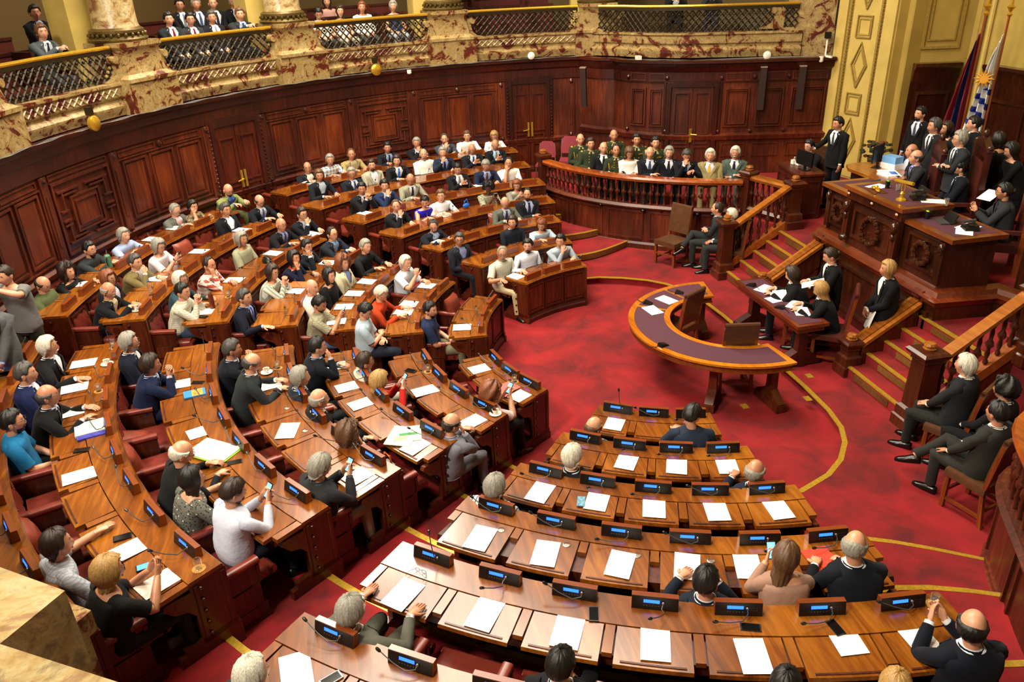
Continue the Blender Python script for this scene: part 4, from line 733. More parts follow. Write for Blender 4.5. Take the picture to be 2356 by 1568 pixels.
# ---------------- gallery ----------------
m = MB(); m.arcbox(9.45, 13.3, 150, 316, 3.42, 3.62, step=4); m.arcbox(10.55, 13.3, 150, 314, 3.62, 3.77, step=4); m.poly([(-9.2, 1.4), (-8.5, 2.4), (-7.6, 3.6), (-7.25, 5.6), (-7.2, 6.35), (-8, 9), (-12, 9), (-13, 2)], 3.42, 3.62)
struct(m.build('floor', WALLD), 'dark gallery floor')
GP = [257, 235, 213, 190.5]
def span(a0, a1):
    return [pol(1, a0 + (a1 - a0) * i / 8) for i in range(9)]
def lattice(path, s0, s1, z0, z1, nm, label):
    """path: xy polyline; diamond mesh of bronze bars with a brass rail"""
    root = thing(nm, label, 'railing', (*along(path, (s0 + s1) / 2)[0], z0), wc=True); org = tuple(root.location)
    L = s1 - s0; n = max(3, int(L / .14)); h = z1 - z0 - .09; b = MB(); st = L / n
    for i in range(-3, n + 1):
        for sg in (1, -1):
            a = i; pts = []
            for q in range(7):
                u = a + 3 * q / 6; z = z0 + (h * q / 6 if sg > 0 else h * (1 - q / 6))
                if -1e-6 <= u <= n + 1e-6: p, d = along(path, s0 + u * st); pts.append((*p, z))
            if len(pts) > 1: b.tube(pts, .016, 4)
    for i in range(0, n):
        for j in range(3):
            p, d = along(path, s0 + (i + .5 * (j % 2)) * st); b.ball((*p, z0 + h * (j + .0) / 3 + h / 6), .03, 5, 3)
    b.build('lattice_screen', BRONZE, root, org)
    c = MB(); pts = [along(path, s0 + L * i / 8)[0] for i in range(9)]
    c.sweep(pts, [(-.02, z1 - .09), (.02, z1 - .09), (.02, z1 - .03), (-.02, z1 - .03)]); c.build('scroll_frieze', BRONZE, root, org)
    c = MB(); c.tube([(*p, z1) for p in pts], .034, 8); c.build('hand_rail', GOLD, root, org)
def consol(mb, p, d, z, sgn):   # scroll bracket at the foot of a pedestal
    x, y = p; q = Vector((d.x, d.y, 0)) * sgn
    nn = Vector((-d.y, d.x, 0)); O = Vector((x, y, z)); pf = [(-.1, 0), (.40, 0), (.38, .035), (.24, .06), (.14, .14), (.10, .26), (.12, .34), (.10, .42), (-.1, .44)]
    V = [O + q * a + nn * w_ + Vector((0, 0, h)) for w_ in (-.13, .13) for a, h in pf]; n_ = len(pf)
    mb.add([tuple(v) for v in V], [tuple(range(n_)), tuple(range(2 * n_ - 1, n_ - 1, -1))] + [(i, (i + 1) % n_, (i + 1) % n_ + n_, i + n_) for i in range(n_)])
    c = O + q * .13 + Vector((0, 0, .37)); mb.tube([c - nn * .15, c + nn * .15], .065, 10)
    for k_ in range(3): mb.ball(tuple(O + q * (.17 + .05 * k_) + nn * .0 + Vector((0, 0, .25 - .06 * k_))), .03, 6, 4)
allp = [pol(9.3, a) for a in range(330, 169, -2)] 
m = MB(); PR = [(-.02, 3.5), (.16, 3.5), (.17, 3.56), (.2, 3.62), (.2, 3.66), (.13, 3.72), (.13, 3.76), (.17, 3.80), (.17, 3.95), (.2, 3.98), (.2, 4.02), (-.15, 4.02), (-.15, 3.5)]
ga = [(9.3, a) for a in range(334, 169, -2)]
m.sweep([pol(9.25, a) for a in range(314, 169, -2)][::-1], [(-o + .12, z) for o, z in PR][::-1])
BG = [pol(9.3, 171), (-8.55, 2.2), (-8.0, 2.6), (-7.5, 3.3), (-7.2, 4.2), (-6.95, 5.0), (-6.7, 5.7)]
m.sweep(BG, [(o - .05, z) for o, z in PR])
struct(m.build('wall_gallery_parapet', MARB), 'red-veined yellow marble parapet of the gallery')
m = MB()   # interlaced relief band
for a in np.arange(172, 312, .9):
    if min(abs(a - g) for g in GP + [168, 279, 305]) < 4: continue
    for sg in (-1, 1): m.tube([(*pol(9.195, a - .45), 3.875 - sg * .06), (*pol(9.195, a + .45), 3.875 + sg * .06)], .014, 4)
struct(m.build('trim_relief', MARB), 'carved interlaced band on the parapet')
def pedestal(a, near=False):
    root = struct(bpy.data.objects.new('wall_gallery_pier', None)); COL.objects.link(root); root.location = (*pol(9.3, a), 3.5); root['label'] = 'marble pier and column of the gallery'; root['wc'] = 1
    org = tuple(root.location); h = 3.3; b = MB()
    b.arcbox(9.02, 9.6, a - h - .2, a + h + .2, 3.49, 4.0, step=1); b.arcbox(8.99, 9.6, a - h, a + h, 4.0, 4.06, step=1)
    b.loft([[(*pol(r_, a - w_), z_), (*pol(r_, a + w_), z_), (*pol(10.05, a + w_), z_), (*pol(10.05, a - w_), z_)] for r_, w_, z_ in ((9.02, h, 4.06), (9.10, 2.7, 4.12), (9.14, 2.35, 4.4), (9.12, 2.35, 4.5), (9.08, 2.6, 4.55), (9.08, 2.6, 4.62))])
    for s in (-1, 1):
        x, y = pol(9.32, a + s * 2.5); dd = Vector((-math.sin(R(a)), math.cos(R(a)))); consol(b, (x, y), dd, 4.0, s)
    b.build('pedestal', MARB, root, org)
    c = MB(); cx, cy = pol(9.6, a); prof = [(.50, 4.62), (.50, 4.68)]; 
    c.lathe((cx, cy, 0), [(.47, 4.62), (.49, 4.66), (.44, 4.70), (.40, 4.71), (.44, 4.76), (.44, 4.80), (.38, 4.84)], 20)
    for i in range(24): c.ball((cx + .45 * math.cos(i * PI / 12), cy + .45 * math.sin(i * PI / 12), 4.73), .03, 5, 3)
    c.build('column_base', plain('bronze_base', '5c4a24', .4, .5, .25, 30), root, org)
    c = MB(); c.lathe((cx, cy, 0), [(.38, 4.84), (.36, 4.9), (.35, 7), (.33, 12)], 20); c.build('column_shaft', MARBP, root, org)
    c = MB(); x2, y2 = pol(10.2, a + 2.0); c.box((x2, y2, 8), (.5, .5, 9), 0, R(a)); c.build('pier_back', YELLOWL, root, org)
for a in GP: pedestal(a)
pedestal(168.5)
# end pier beside the proscenium
m = MB(); m.poly([(-6.85, 5.2), (-6.38, 6.3), (-7.0, 6.9), (-7.7, 5.5)], 3.48, 4.08); m.poly([(-6.85, 5.4), (-6.42, 6.3), (-7.0, 6.8), (-7.5, 5.7)], 4.08, 9); consol(m, (-6.95, 5.25), Vector((.25, .97, 0)), 4.06, -1)
struct(m.build('wall_gallery_pier', MARB), 'marble end pier beside the ochre pilaster')
cir = [pol(9.36, a) for a in np.arange(262, 168, -1.0)]
Lc = lambda a: (262 - a) * math.radians(1) * 9.36
gaps = [(262, 257 + 2.9), (257 - 2.9, 235 + 2.9), (235 - 2.9, 213 + 2.9), (213 - 2.9, 190.5 + 2.9), (190.5 - 2.9, 171.5)]
for i, (a1, a0) in enumerate(gaps): lattice(cir, Lc(a1), Lc(a0), 4.02, 4.56, 'gallery_railing', ['bronze lattice railing at far left edge of gallery', 'bronze lattice railing before grey-suited spectator at left', 'bronze lattice railing in front of dark-suited gallery spectators', 'bronze lattice railing in front of women in the gallery', 'bronze lattice railing above the far door'][i])
lattice(off(BG, 0.02), .45, plen(BG) - .1, 4.02, 4.56, 'gallery_railing', 'bronze lattice railing above the raised box')
# gallery benches
def bench(a0, a1, r, z, lab):
    t = thing('gallery_bench', lab, 'bench', (*pol(r, (a0 + a1) / 2), z), wc=True); o = tuple(t.location)
    b = MB(); b.arcbox(r + .2, r + .28, a0, a1, z + .42, z + .92, step=2); b.build('backrest', LEAC, t, o)
    b = MB(); b.arcbox(r - .25, r + .2, a0, a1, z + .36, z + .44, step=2); b.build('seat', LEAC, t, o)
    b = MB(); b.arcbox(r + .18, r + .3, a0, a1, z + .92, z + .97, step=2)
    for i in range(5): b.arcbox(r - .2, r + .28, a0 + (a1 - a0) * i / 4.02, a0 + (a1 - a0) * i / 4.02 + .4, z, z + (.97 if i % 2 else .6), step=2)
    b.build('frame', WALLD, t, o)
LBN = ['far left', 'left', 'centre left', 'centre right']
for i, (a0, a1) in enumerate(((238.5, 256), (216, 232), (194, 210), (174, 187.5))):
    bench(a0, a1, 10.25, 3.62, 'front leather bench of the %s gallery bay' % LBN[i]); bench(a0, a1, 11.15, 3.77, 'rear leather bench of the %s gallery bay' % LBN[i])
# near pier at the lower left corner (close to the viewer)
NEARPIER = 1
# bells, speakers, cables
def bell(a, s):
    t = thing('alarm_bell', 'round brass alarm bell on the parapet, ' + s, 'bell', (*pol(8.98, a), 3.55), R(a - 90))
    b = MB(); b.xf(Matrix()) if b.v else None
    b.tube([(0, .02, .0), (0, -.03, 0), (0, -.06, 0), (0, -.075, 0)][::1], [.12, .12, .08, .02], 18, side=(1, 0, 0)); b.build('gong', GOLD, t)
    b = MB(); b.box((0, .03, .19), (.10, .08, .12)); b.build('striker_box', BRONZE, t)
bell(244.8, 'at far left'); bell(202.6, 'above the square wall panel')
def spk(loc, rz, lab):
    t = thing('round_speaker', lab, 'speaker', loc, rz); b = MB(); b.tube([(0, .04, 0), (0, 0, 0), (0, -.02, 0)], [.07, .085, .05], 14, side=(1, 0, 0)); b.build('dish', WHITE, t); b = MB(); b.box((0, .05, -.07), (.05, .05, .06)); b.build('bracket', BLACK, t)
spk((*pol(9.0, 178.8), 3.56), R(178.8 - 90), 'small round white speaker on the cornice above far door'); spk((-6.62, 4.9, 3.55), R(75), 'small round white speaker on the cornice near ochre pilaster')
def colspk(x, y, z0, z1, rz, lab, lean=0):
    t = thing('column_speaker', lab, 'speaker', (x, y, z0), rz); b = MB(); H = z1 - z0
    b.loft([[(sx * .065, sy * .06 - lean * z_ / H, z_) for sx, sy in ((-1, -1), (1, -1), (1, 1), (-1, 1))] for z_ in (0, H)]); b.build('cabinet', plain('brown_speaker', '2c1a14', .6), t)
    b = MB(); b.box((0, -lean, H + .012), (.14, .13, .025)); b.build('end_cap', plain('beige_cap', '8d7a6a', .6), t)
colspk(-8.45, 1.32, 2.42, 3.3, R(60), 'slim brown column speaker leaning at the wall corner', .14)
colspk(-6.62, 4.85, 2.4, 3.3, R(75), 'slim brown column speaker, left of two near pilaster'); colspk(-6.38, 5.65, 2.4, 3.3, R(75), 'slim brown column speaker, right of two near pilaster')
m = MB()
for j in range(3): m.tube([(*pol(9.0 + .02 * j, a), 3.495 + .012 * math.sin(a * 3 + j)) for a in np.arange(266, 171, -1.5)], .005, 4)
tag(m.build('cable_bundle', plain('grey_cable', '5c5a54', .6)), 'grey cables running along the wooden cornice', 'cable')
t = thing('surveillance_camera', 'black box camera on a white post beside ochre pilaster', 'camera', (-6.3, 6.1, 3.5)); b = MB(); b.box((0, 0, .42), (.1, .1, .13)); b.build('housing', BLACK, t); b = MB(); b.tube([(0, 0, 0), (0, 0, .36)], .018, 6); b.build('post', WHITE, t); b = MB(); b.lathe((0.02, -.1, -.12), [(.03, 0), (.05, .03), (.05, .12)], 8); b.box((.14, 0, .0), (.2, .04, .04)); b.build('bracket', WHITE, t)
t = thing('dome_camera', 'small white camera on cornice above square panel', 'camera', (*pol(8.98, 197.6), 3.44)); b = MB(); b.lathe((0, 0, -.06), [(.03, 0), (.05, .02), (.05, .09)], 10); b.build('housing', WHITE, t)
tag(MB().box((0, 0, 0), (.16, .1, .08)).build('junction_box', WHITE), 'small white box on the cornice above the officers', 'box').location = (-7.7, 2.35, 3.53)
# ---------------- flags ----------------
def flag(x, y, lab, cat, mats, w0, zb, fold, ph):
    t = thing('flag', lab, 'flag', (x, y, 1.3), R(35)); b = MB(); b.tube([(0, 0, 0), (0, 0, 3.15)], .02, 8); b.build('pole', CHAIRW, t)
    b = MB(); b.lathe((0, 0, 3.15), [(.02, 0), (.05, .04), (.02, .08), (.045, .13), (.07, .16), (.03, .2), (.004, .42)], 8); b.build('finial', GOLD, t)
    b = MB(); b.lathe((0, 0, 0), [(.2, 0), (.2, .04), (.05, .1), (.03, .2)], 12); b.build('base', GOLD, t)
    nu, nv = 16, 14; V = []
    for i in range(nv + 1):
        z = 2.9 - (2.9 - zb) * i / nv; wd = .06 + w0 * (i / nv) ** .8
        for j in range(nu + 1):
            u = j / nu; V.append((-.02 - wd * u, .06 * math.sin(u * fold * PI + ph + i * .2) * (1 + i / nv), z - .25 * u * (1 - i / nv) + .12 * math.sin(u * 9 + i * .5) * u * (i / nv)))
    F = [(i * (nu + 1) + j, i * (nu + 1) + j + 1, (i + 1) * (nu + 1) + j + 1, (i + 1) * (nu + 1) + j) for i in range(nv) for j in range(nu)]
    b.add(V, F); k = len(F)
    o = b.build('cloth', mats, t, smooth=True)
    if len(mats) > 1:
        for p in o.data.polygons:
            j = p.index % nu; p.material_index = 1 if j > nu * .62 else 0
    md = o.modifiers.new('s', 'SOLIDIFY'); md.thickness = .006
    return t
flag(-3.05, 7.1, 'dark red and blue flag hanging on a pole beside portal', 'flag', [plain('red_cloth', '7c1020', .7), plain('blue_cloth', '16204e', .7)], .34, .45, 5, 0)
f2 = flag(-2.62, 7.2, 'white flag with blue stripes and golden sun', 'flag', [URU], .36, .55, 5, 1.2)
b = MB(); b.tube([(-.16, -.085, 2.13), (-.16, -.10, 2.13)], [.085, .085], 14, side=(1, 0, 0))
for i in range(12): a = i * PI / 6; b.tube([(-.16 + .07 * math.cos(a), -.09, 2.13 + .07 * math.sin(a)), (-.16 + .17 * math.cos(a), -.09, 2.13 + .17 * math.sin(a))], [.022, .004], 4)
b.build('sun_emblem', plain('sun_gold', 'c58a1a', .6), f2)
# ---------------- member desks ----------------
SHELF = {1: .13, 2: .13, 3: .12, 4: .12, 5: .2, 6: .2, 7: .18}
EDGE = {1: .45, 2: .45, 3: .44, 4: .56, 5: .55, 6: .54, 7: .5}
def row_edges(s, k):
    A = angs(s, k); p = A[1] - A[0]; return A[0] - .6 * p, A[-1] + .6 * p, p
for s in 'ABCD':
    for k in range(1, 8):
        if s == 'C' and k == 7: continue
        A = angs(s, k); a0, a1, p = row_edges(s, k); r = ROWR[k]; z = TZ[k]; zb = TZ[max(1, k - 1)]; am = (a0 + a1) / 2
        t = thing('curved_desk', 'long curved walnut desk of the %s row in the %s' % (ORD[k - 1], BLK[s]), 'desk', (*pol(r, am), z), wc=True, group='curved benches of desks'); org = tuple(t.location)
        b = MB(); b.arc([(r - .10, z + .715), (r + SHELF[k], z + .715), (r + SHELF[k], z + .75), (r - .10, z + .75)], a0, a1); b.arc([(r - .115, z + .725), (r - .10, z + .72), (r - .10, z + .745)], a0, a1); b.build('desktop', DESK, t, org)
        dv = .07 / r * 57.3; DIVM = wood('divider_walnut', '5a2c0a', '7a4210', '94591a', .25, 'x', .8, .5)
        for i in range(len(A) + 1):
            c = (a0 + dv / 2 if i == 0 else a1 - dv / 2 if i == len(A) else (A[i - 1] + A[i]) / 2)
            b = MB(); e = EDGE[k] - (.08 if not (k == 4 and s == 'C') else .3); b.arcbox(r + SHELF[k] + .003, r + e, c - dv / 2, c + dv / 2, z + .70, z + .742, step=1); b.build('divider', DIVM, t, org)
        for i, a in enumerate(A):
            lo = (a0 + dv if i == 0 else (A[i - 1] + a) / 2 + dv / 2) + .12; hi = (a1 - dv if i == len(A) - 1 else (A[i + 1] + a) / 2 - dv / 2) - .12
            rot = .0; b = MB(); e = r + EDGE[k]
            b.arc([(r + SHELF[k] + .008, z + .70), (e, z + .69), (e + .008, z + .70), (e, z + .742 - .012), (r + SHELF[k] + .008, z + .744)], lo, hi, 1.0)
            b.arcbox(e - .035, e - .02, lo + .4, hi - .4, z + .731, z + .738, 1, step=1)
            f = b.build('writing_flap', [DESK, DESKS], t, org)
            if k == 4 and s == 'C' or (s == 'B' and k == 4 and i in (2, 3, 5)):
                c = MB(); x, y = pol(r + .2, hi - 1.0); c.lathe((x, y, z + .738), [(.034, 0), (.034, .008), (.028, .010), (.026, .004), (.001, .004)], 14); c.build('cup_holder', STEEL, f, org)
        b = MB(); b.arc([(r - .085, zb + .1), (r - .05, zb + .1), (r - .05, z + .715), (r - .085, z + .715)], a0 + .3, a1 - .3)
        for i in range(len(A)):
            lo = a0 + .6 + (a1 - a0 - 1.2) * i / len(A); hi = a0 + .6 + (a1 - a0 - 1.2) * (i + 1) / len(A)
            frame(b, lo + .3, hi - .3, zb + .16, z + .66, .03, .02, 0, r - .085); b.arcbox(r - .095, r - .08, lo + .5 + .3, hi - .5 - .3, zb + .21, z + .61, 1)
        b.build('front_panel', [DESKS, WALL], t, org)
        b = MB(); b.arc([(r - .14, zb - .0), (r - .04, zb), (r - .04, zb + .12), (r - .10, zb + .12), (r - .115, zb + .085), (r - .14, zb + .07)], a0 + .1, a1 - .1); b.build('plinth', WALLD, t, org)
        b = MB(); b.arcbox(r + .0, r + EDGE[k] - .1, a0 + .8, a1 - .8, z + .60, z + .70); b.build('drawer_case', DESKS, t, org)
        for sg, a in ((-1, a0), (1, a1)):
            b = MB(); w_ = .05 / r * 57.3; q = (a - w_ / 2 * 0, a - sg * w_ * 1.0); lo, hi = min(q), max(q)
            b.arcbox(r - .12, r + .20, lo, hi, zb + .1, z + .715, step=1); b.arcbox(r - .15, r + .42, lo - .01, hi + .01, zb + .0, z + .1, step=1); b.arcbox(r - .13, r + .36, lo, hi, z + .1, z + .16, step=1)
            ew = .012 / r * 57.3; ao = a + sg * ew
            lo2, hi2 = min(a, ao), max(a, ao)
            for r0, r1_ in ((r - .10, r - .07), (r + .14, r + .17)): b.arcbox(r0, r1_, lo2, hi2, z + .16, z + .69, step=1)
            for zz in (.18, .3, .42, .54, .66):
                if k: x, y = pol(r + .12, a + sg * ew * 1.2); b.ball((x, y, z + zz), (.018, .018, .018), 6, 4, 1)
            x, y = pol(r + .3, a - sg * w_ / 2); dd = (-math.sin(R(a)), math.cos(R(a)), 0)
            b.arc([(r + .20, z + .66), (r + .42, z + .68), (r + .44, z + .64), (r + .36, z + .54), (r + .26, z + .50), (r + .20, z + .42)], lo, hi, 1)
            b.tube([(x - dd[0] * .03, y - dd[1] * .03, z + .60), (x + dd[0] * .03, y + dd[1] * .03, z + .60)], .05, 10, 1)
            b.build('end_panel', [DESKS, WALLD], t, org)
# ---------------- seats (one prototype, copied) ----------------
def make_seat():
    t = thing('leather_armchair', 'x', 'armchair', (0, 0, -20))
    b = MB(); b.loft([[(-.235 * q, -.20 + .0, z_), (.235 * q, -.20, z_), (.235 * q, .24, z_), (-.235 * q, .24, z_)] for q, z_ in ((.95, .335), (1, .35), (1, .41), (.96, .435), (.8, .445))], 0); b.tube([(-.235, .24, .385), (.235, .24, .385)], .045, 8); b.build('seat_cushion', LEA, t, smooth=True)
    b = MB(); nx, nz = 10, 8; V = []; F = []
    for i in range(nz + 1):
        for j in range(nx + 1):
            u = j / nx; v = i / nz; x = (u - .5) * .50; z_ = .42 + .42 * v
            y = -.235 - .07 * v + .035 * (math.sin(PI * u) ** .4) * (math.sin(PI * v) ** .4 if 0 < v < 1 else 0) + .012 * math.cos(u * 6 * PI) * math.cos(v * 4 * PI + i % 2) * (0 if i in (0, nz) or j in (0, nx) else 1)
            V.append((x, y, z_))
    n1 = len(V); V += [(x, y - .06, z_) for x, y, z_ in V]
    for i in range(nz):
        for j in range(nx): a = i * (nx + 1) + j; F.append((a, a + 1, a + nx + 2, a + nx + 1))
    for i in range(nz):
        a = i * (nx + 1); F.append((a, a + nx + 1, a + nx + 1 + n1, a + n1)); a += nx; F.append((a, a + n1, a + nx + 1 + n1, a + nx + 1))
    for j in range(nx): a = nz * (nx + 1) + j; F.append((a, a + 1, a + 1 + n1, a + n1))
    b.add(V, F)
    for i in range(1, 4):
        for j in range(1, 6): b.ball((-.25 + j * .083, -.245 - .07 * i / 4 + .03, .42 + i * .105), .009, 5, 3, 1)
    b.build('backrest', [LEA, LEAC], t, smooth=True)
    b = MB(); b.box((0, -.37, .60), (.53, .025, .52)); b.box((0, -.345, .862), (.53, .07, .025)); b.build('back_rail', DESKS, t)
    ar = MB(); ar.loft([[(x - .035 * q, -.33, z_), (x + .035 * q, -.33, z_), (x + .035 * q, .10, z_ + .0), (x - .035 * q, .10, z_)] for x in (.265,) for q, z_ in ((.9, .60), (1, .615), (1, .64), (.7, .655))]); a = ar.build('armrest', LEA, t, smooth=True)
    b = MB(); b.box((.265, -.12, .50), (.05, .40, .20)); b.box((.265, -.10, .28), (.05, .34, .26)); b.box((.265, -.12, .10), (.06, .44, .12)); b.box((.265, -.12, .015), (.07, .48, .04)); b.box((.265, .075, .5), (.065, .03, .18)); b.box((.295, -.1, .32), (.012, .22, .16), 1); b.build('arm_support', [DESKS, WALL], a)
    return t
seat0 = make_seat(); used = 0
SEATR = {1: .60, 2: .60, 3: .58, 4: .62, 5: .74, 6: .64, 7: .56}
EMPTY = {}
for s in 'ABCD':
    for k in range(1, 8):
        if s == 'C' and k == 7: continue
        for i, a in enumerate(angs(s, k)):
            rr = ROWR[k] + SEATR[k]; sx = min(1.25, (angs(s, k)[1] - angs(s, k)[0]) * PI / 180 * rr / .56)
            x, y = pol(rr, a); rz = R(a + 90)
            lab = 'oxblood leather armchair, %s along the %s row of the %s' % (ORD[i], ORD[k - 1], BLK[s])
            if not used: o = seat0; used = 1; o.location = (x, y, TZ[k]); o.rotation_euler = (0, 0, rz); o.scale = (sx, 1, 1)
            else: o = copy_tree(seat0, (x, y, TZ[k]), rz, (sx, 1, 1))
            o['label'] = lab; o['group'] = 'leather armchairs of the chamber'
# ---------------- microphone consoles ----------------
SCR = emit('blue_display', '0a52ff', 2.6)
def make_console(kind):
    t = thing('microphone_console', 'x', 'console', (0, 0, -20)); yb = -.04   # local +y points away from sitter
    b = MB(); pr = [(-.012, .0), (.06, .0), (.06, .105), (.012, .108)]
    b.loft([[(x, y_, z_) for y_, z_ in pr] for x in (-.175, .175)]); b.build('wooden_body', wood('console_wood', '5a2209', '7e3a12', '9a5220', .3, 'x', 1.0, .4), t)
    b = MB(); q = lambda x, v, o=.003: (x, -.012 + .024 * v - o, .004 + .10 * v)
    b.add([q(-.172, 0), q(.172, 0), q(.172, 1), q(-.172, 1), q(-.172, 0, -.004), q(.172, 0, -.004), q(.172, 1, -.004), q(-.172, 1, -.004)], [(0, 1, 2, 3), (7, 6, 5, 4), (0, 4, 5, 1), (2, 6, 7, 3), (1, 5, 6, 2), (0, 3, 7, 4)]); p_ = b.build('face_plate', BLACK, t)
    b = MB(); b.add([q(-.085, .52, .0045), q(.035, .52, .0045), q(.035, .78, .0045), q(-.085, .78, .0045)], [(0, 1, 2, 3)]); b.build('display', SCR, p_)
    b = MB()
    for i in range(6): x = -.08 + i * .022; c = q(x, .3, .005); b.ball(c, (.007, .003, .007), 6, 3)
    for i in range(6): c = q(.09 + (i % 3) * .02, .45 + .2 * (i // 3), .005); b.ball(c, (.004, .002, .004), 5, 3)
    b.build('buttons', DGREY, p_)
    b = MB(); c = Vector(q(.062, .62, .01)); b.ball(c, .012, 8, 5, 1)
    L = {'l': [(.062, -.04, .045), (.02, -.09, .025), (-.08, -.12, .035), (-.17, -.14, .06)], 'l2': [(.06, -.035, .05), (0, -.07, .05), (-.1, -.06, .08), (-.2, -.04, .12)], 'u': [(.05, -.03, .08), (.03, -.02, .14), (.02, -.02, .22), (.015, -.02, .30)], 'r': [(.05, -.05, .05), (.07, -.1, .06), (.03, -.18, .10), (-.02, -.24, .14)]}[kind]
    P_ = [c] + [Vector(v) for v in L]; b.tube(P_, .0045, 6); d = (P_[-1] - P_[-2]).normalized(); mic = b.build('gooseneck', [DGREY, STEEL], t)
    b = MB(); e = P_[-1]; b.tube([e, e + d * .01, e + d * .035, e + d * .045], [.006, .012, .013, .006], 8); b.build('microphone', BLACK, mic)
    return t
KIN = ['l', 'l2', 'r', 'u']; con = {}
pick = {('C', 5, 0): 'u', ('C', 1, 0): 'u', ('C', 3, 1): 'r', ('C', 6, 0): 'l2', ('C', 6, 1): 'l2', ('C', 5, 1): 'r', ('C', 5, 2): 'l2', ('C', 4, 0): 'l2', ('C', 4, 3): 'l2', ('B', 5, 0): 'u', ('B', 6, 0): 'u'}
for s in 'ABCD':
    for k in range(1, 8):
        if s == 'C' and k == 7: continue
        for i, a in enumerate(angs(s, k)):
            kd = pick.get((s, k, i)) or random.choice(['l', 'l', 'l2', 'r', 'l']); x, y = pol(ROWR[k], a); z = TZ[k] + .751; rz = R(a + 90)
            if kd not in con: con[kd] = make_console(kd); o = con[kd]; o.location = (x, y, z); o.rotation_euler = (0, 0, rz); o.scale = (1, 1, 1)
            else: o = copy_tree(con[kd], (x, y, z), rz, (1, 1, 1))
            o['label'] = 'wooden microphone console, %s along the %s row of the %s' % (ORD[i], ORD[k - 1], BLK[s]); o['group'] = 'microphone consoles on the desks'
# ---------------- raised boxes with balustrades ----------------
BAL = None
def baluster(H):
    b = MB(); b.lathe((0, 0, 0), [(.03, 0), (.03, .05), (.018, .08), (.032, .16), (.022, .25), (.045, .30), (.045, .36), (.022, .42), (.028, .52), (.018, .60), (.03, .64), (.03, .70)], 8); b.tube([(0, -.02, .33), (0, .02, .33)], .055, 8)
    for V in b.v: V[:, 2] *= H / .70
    return b
def balustrade(nm, lab, path, zt, zlow, zfloor, step=.135, base=None, s_skip=()):
    x0, y0 = along(path, plen(path) / 2)[0]; t = thing(nm, lab, 'balustrade', (x0, y0, zfloor), wc=True); org = tuple(t.location)
    b = MB(); b.sweep(path, [(-.09, zt - .09), (.09, zt - .09), (.11, zt - .04), (.09, zt), (-.09, zt), (-.11, zt - .04)]); b.build('hand_rail', TRIMW if nm != 'box_balustrade' else wood('box_rail', '6a2a0a', '8f4314', 'b05e20', .25, 'x', .8, .5), t, org)
    b = MB(); b.sweep(path, [(-.07, zlow), (.09, zlow), (.11, zlow + .04), (.07, zlow + .09), (-.07, zlow + .09)])
    if base is not None:
        b.sweep(path, [(-.02, base), (.03, base), (.03, zlow), (-.02, zlow)]); b.sweep(path, [(0, base), (.07, base), (.07, base + .10), (.04, base + .14), (0, base + .14)])
        L = plen(path); n = max(2, int(L / .8))
        for i in range(n): pframe(b, off(path, .03), L * i / n + .06, L * (i + 1) / n - .06, base + .2, zlow - .05, .035, .025)
    b.build('base_panel', DESKS if nm != 'box_balustrade' else WALL, t, org)
    me = baluster(zt - .09 - zlow - .09).mesh('baluster', [WALL]); L = plen(path); n = int(L / step)
    for i in range(min(n, 99)):
        p, d = along(path, L * (i + .5) / n); o = link('baluster', me, t); o.location = (p[0] - org[0], p[1] - org[1], zlow + .09 - org[2]); o.rotation_euler = (0, 0, math.atan2(d.y, d.x))
    return t
def newel(lab, x, y, z0, z1, rz=0.0, w=.2, ball=True):
    t = thing('newel_post', lab, 'post', (x, y, z0), rz); H = z1 - z0; b = MB()
    for z_, q in ((0, 1.5), (.12, 1.5), (.14, 1.35), (.26, 1.3), (.28, 1.1)): pass
    b.loft([[(sx * w / 2 * q, sy * w / 2 * q, z_) for sx, sy in ((-1, -1), (1, -1), (1, 1), (-1, 1))] for z_, q in ((0, 1.5), (.14, 1.5), (.16, 1.35), (.28, 1.3), (.31, 1.0), (H - .16, .9), (H - .14, 1.05), (H - .11, 1.0), (H - .07, 1.35), (H - .03, 1.45), (H, 1.2))]); b.build('shaft', DESKS, t)
    b = MB(); b.lathe((0, 0, H), [(.07, 0), (.08, .02), (.05, .035), (.075, .06), (.06, .09), (.01, .10)], 10) if ball else b.ball((0, 0, H), (.06, .06, .03)); b.build('cap', TRIMW, t)
    return t
BOXL = [(-6.85, -.02), (-6.25, .2), (-5.67, .56), (-5.07, 1.09), (-4.68, 1.61), (-4.38, 2.06), (-4.11, 2.65), (-3.92, 3.18)]
def smooth(path, n=24):
    L = plen(path); q = [along(path, L * i / n)[0] for i in range(n + 1)]
    for _ in range(2): q = [q[0]] + [((a[0] + 2 * b_[0] + c[0]) / 4, (a[1] + 2 * b_[1] + c[1]) / 4) for a, b_, c in zip(q, q[1:], q[2:])] + [q[-1]]
    return q
BL = smooth(BOXL); RAILL = off(BL, -.08)
balustrade('box_balustrade', 'curved mahogany balustrade enclosing the raised box of seated officers', BL, 1.63, .98, .13, .14, base=.13)
m = MB(); m.poly([*off(BL, -.06), (-3.5, 3.4), (-3.5, 6.2), (-6.3, 6.3), (-7.0, 3.6), (-8.3, 2.0), (-9.1, 1.4), (-8.9, .6)], .1, .955); struct(m.build('floor', CARPET), 'raised carpeted platform of the box')
newel('carved corner post at the right end of box balustrade', -3.88, 3.28, .13, 1.82, R(20), .2)
newel('carved corner post at the aisle end of box balustrade', -6.95, -.06, .5, 1.75, R(10), .2)
BOXR = smooth([(4.72, 2.35), (4.78, 1.75), (5.05, 1.42), (5.55, 1.15), (6.2, .8), (7.2, .45), (8.4, .3)])
balustrade('box_balustrade', 'curved mahogany balustrade at the right edge of picture', [(x + .0, y) for x, y in BOXR], 1.74, 1.02, .13, .15, base=.13)
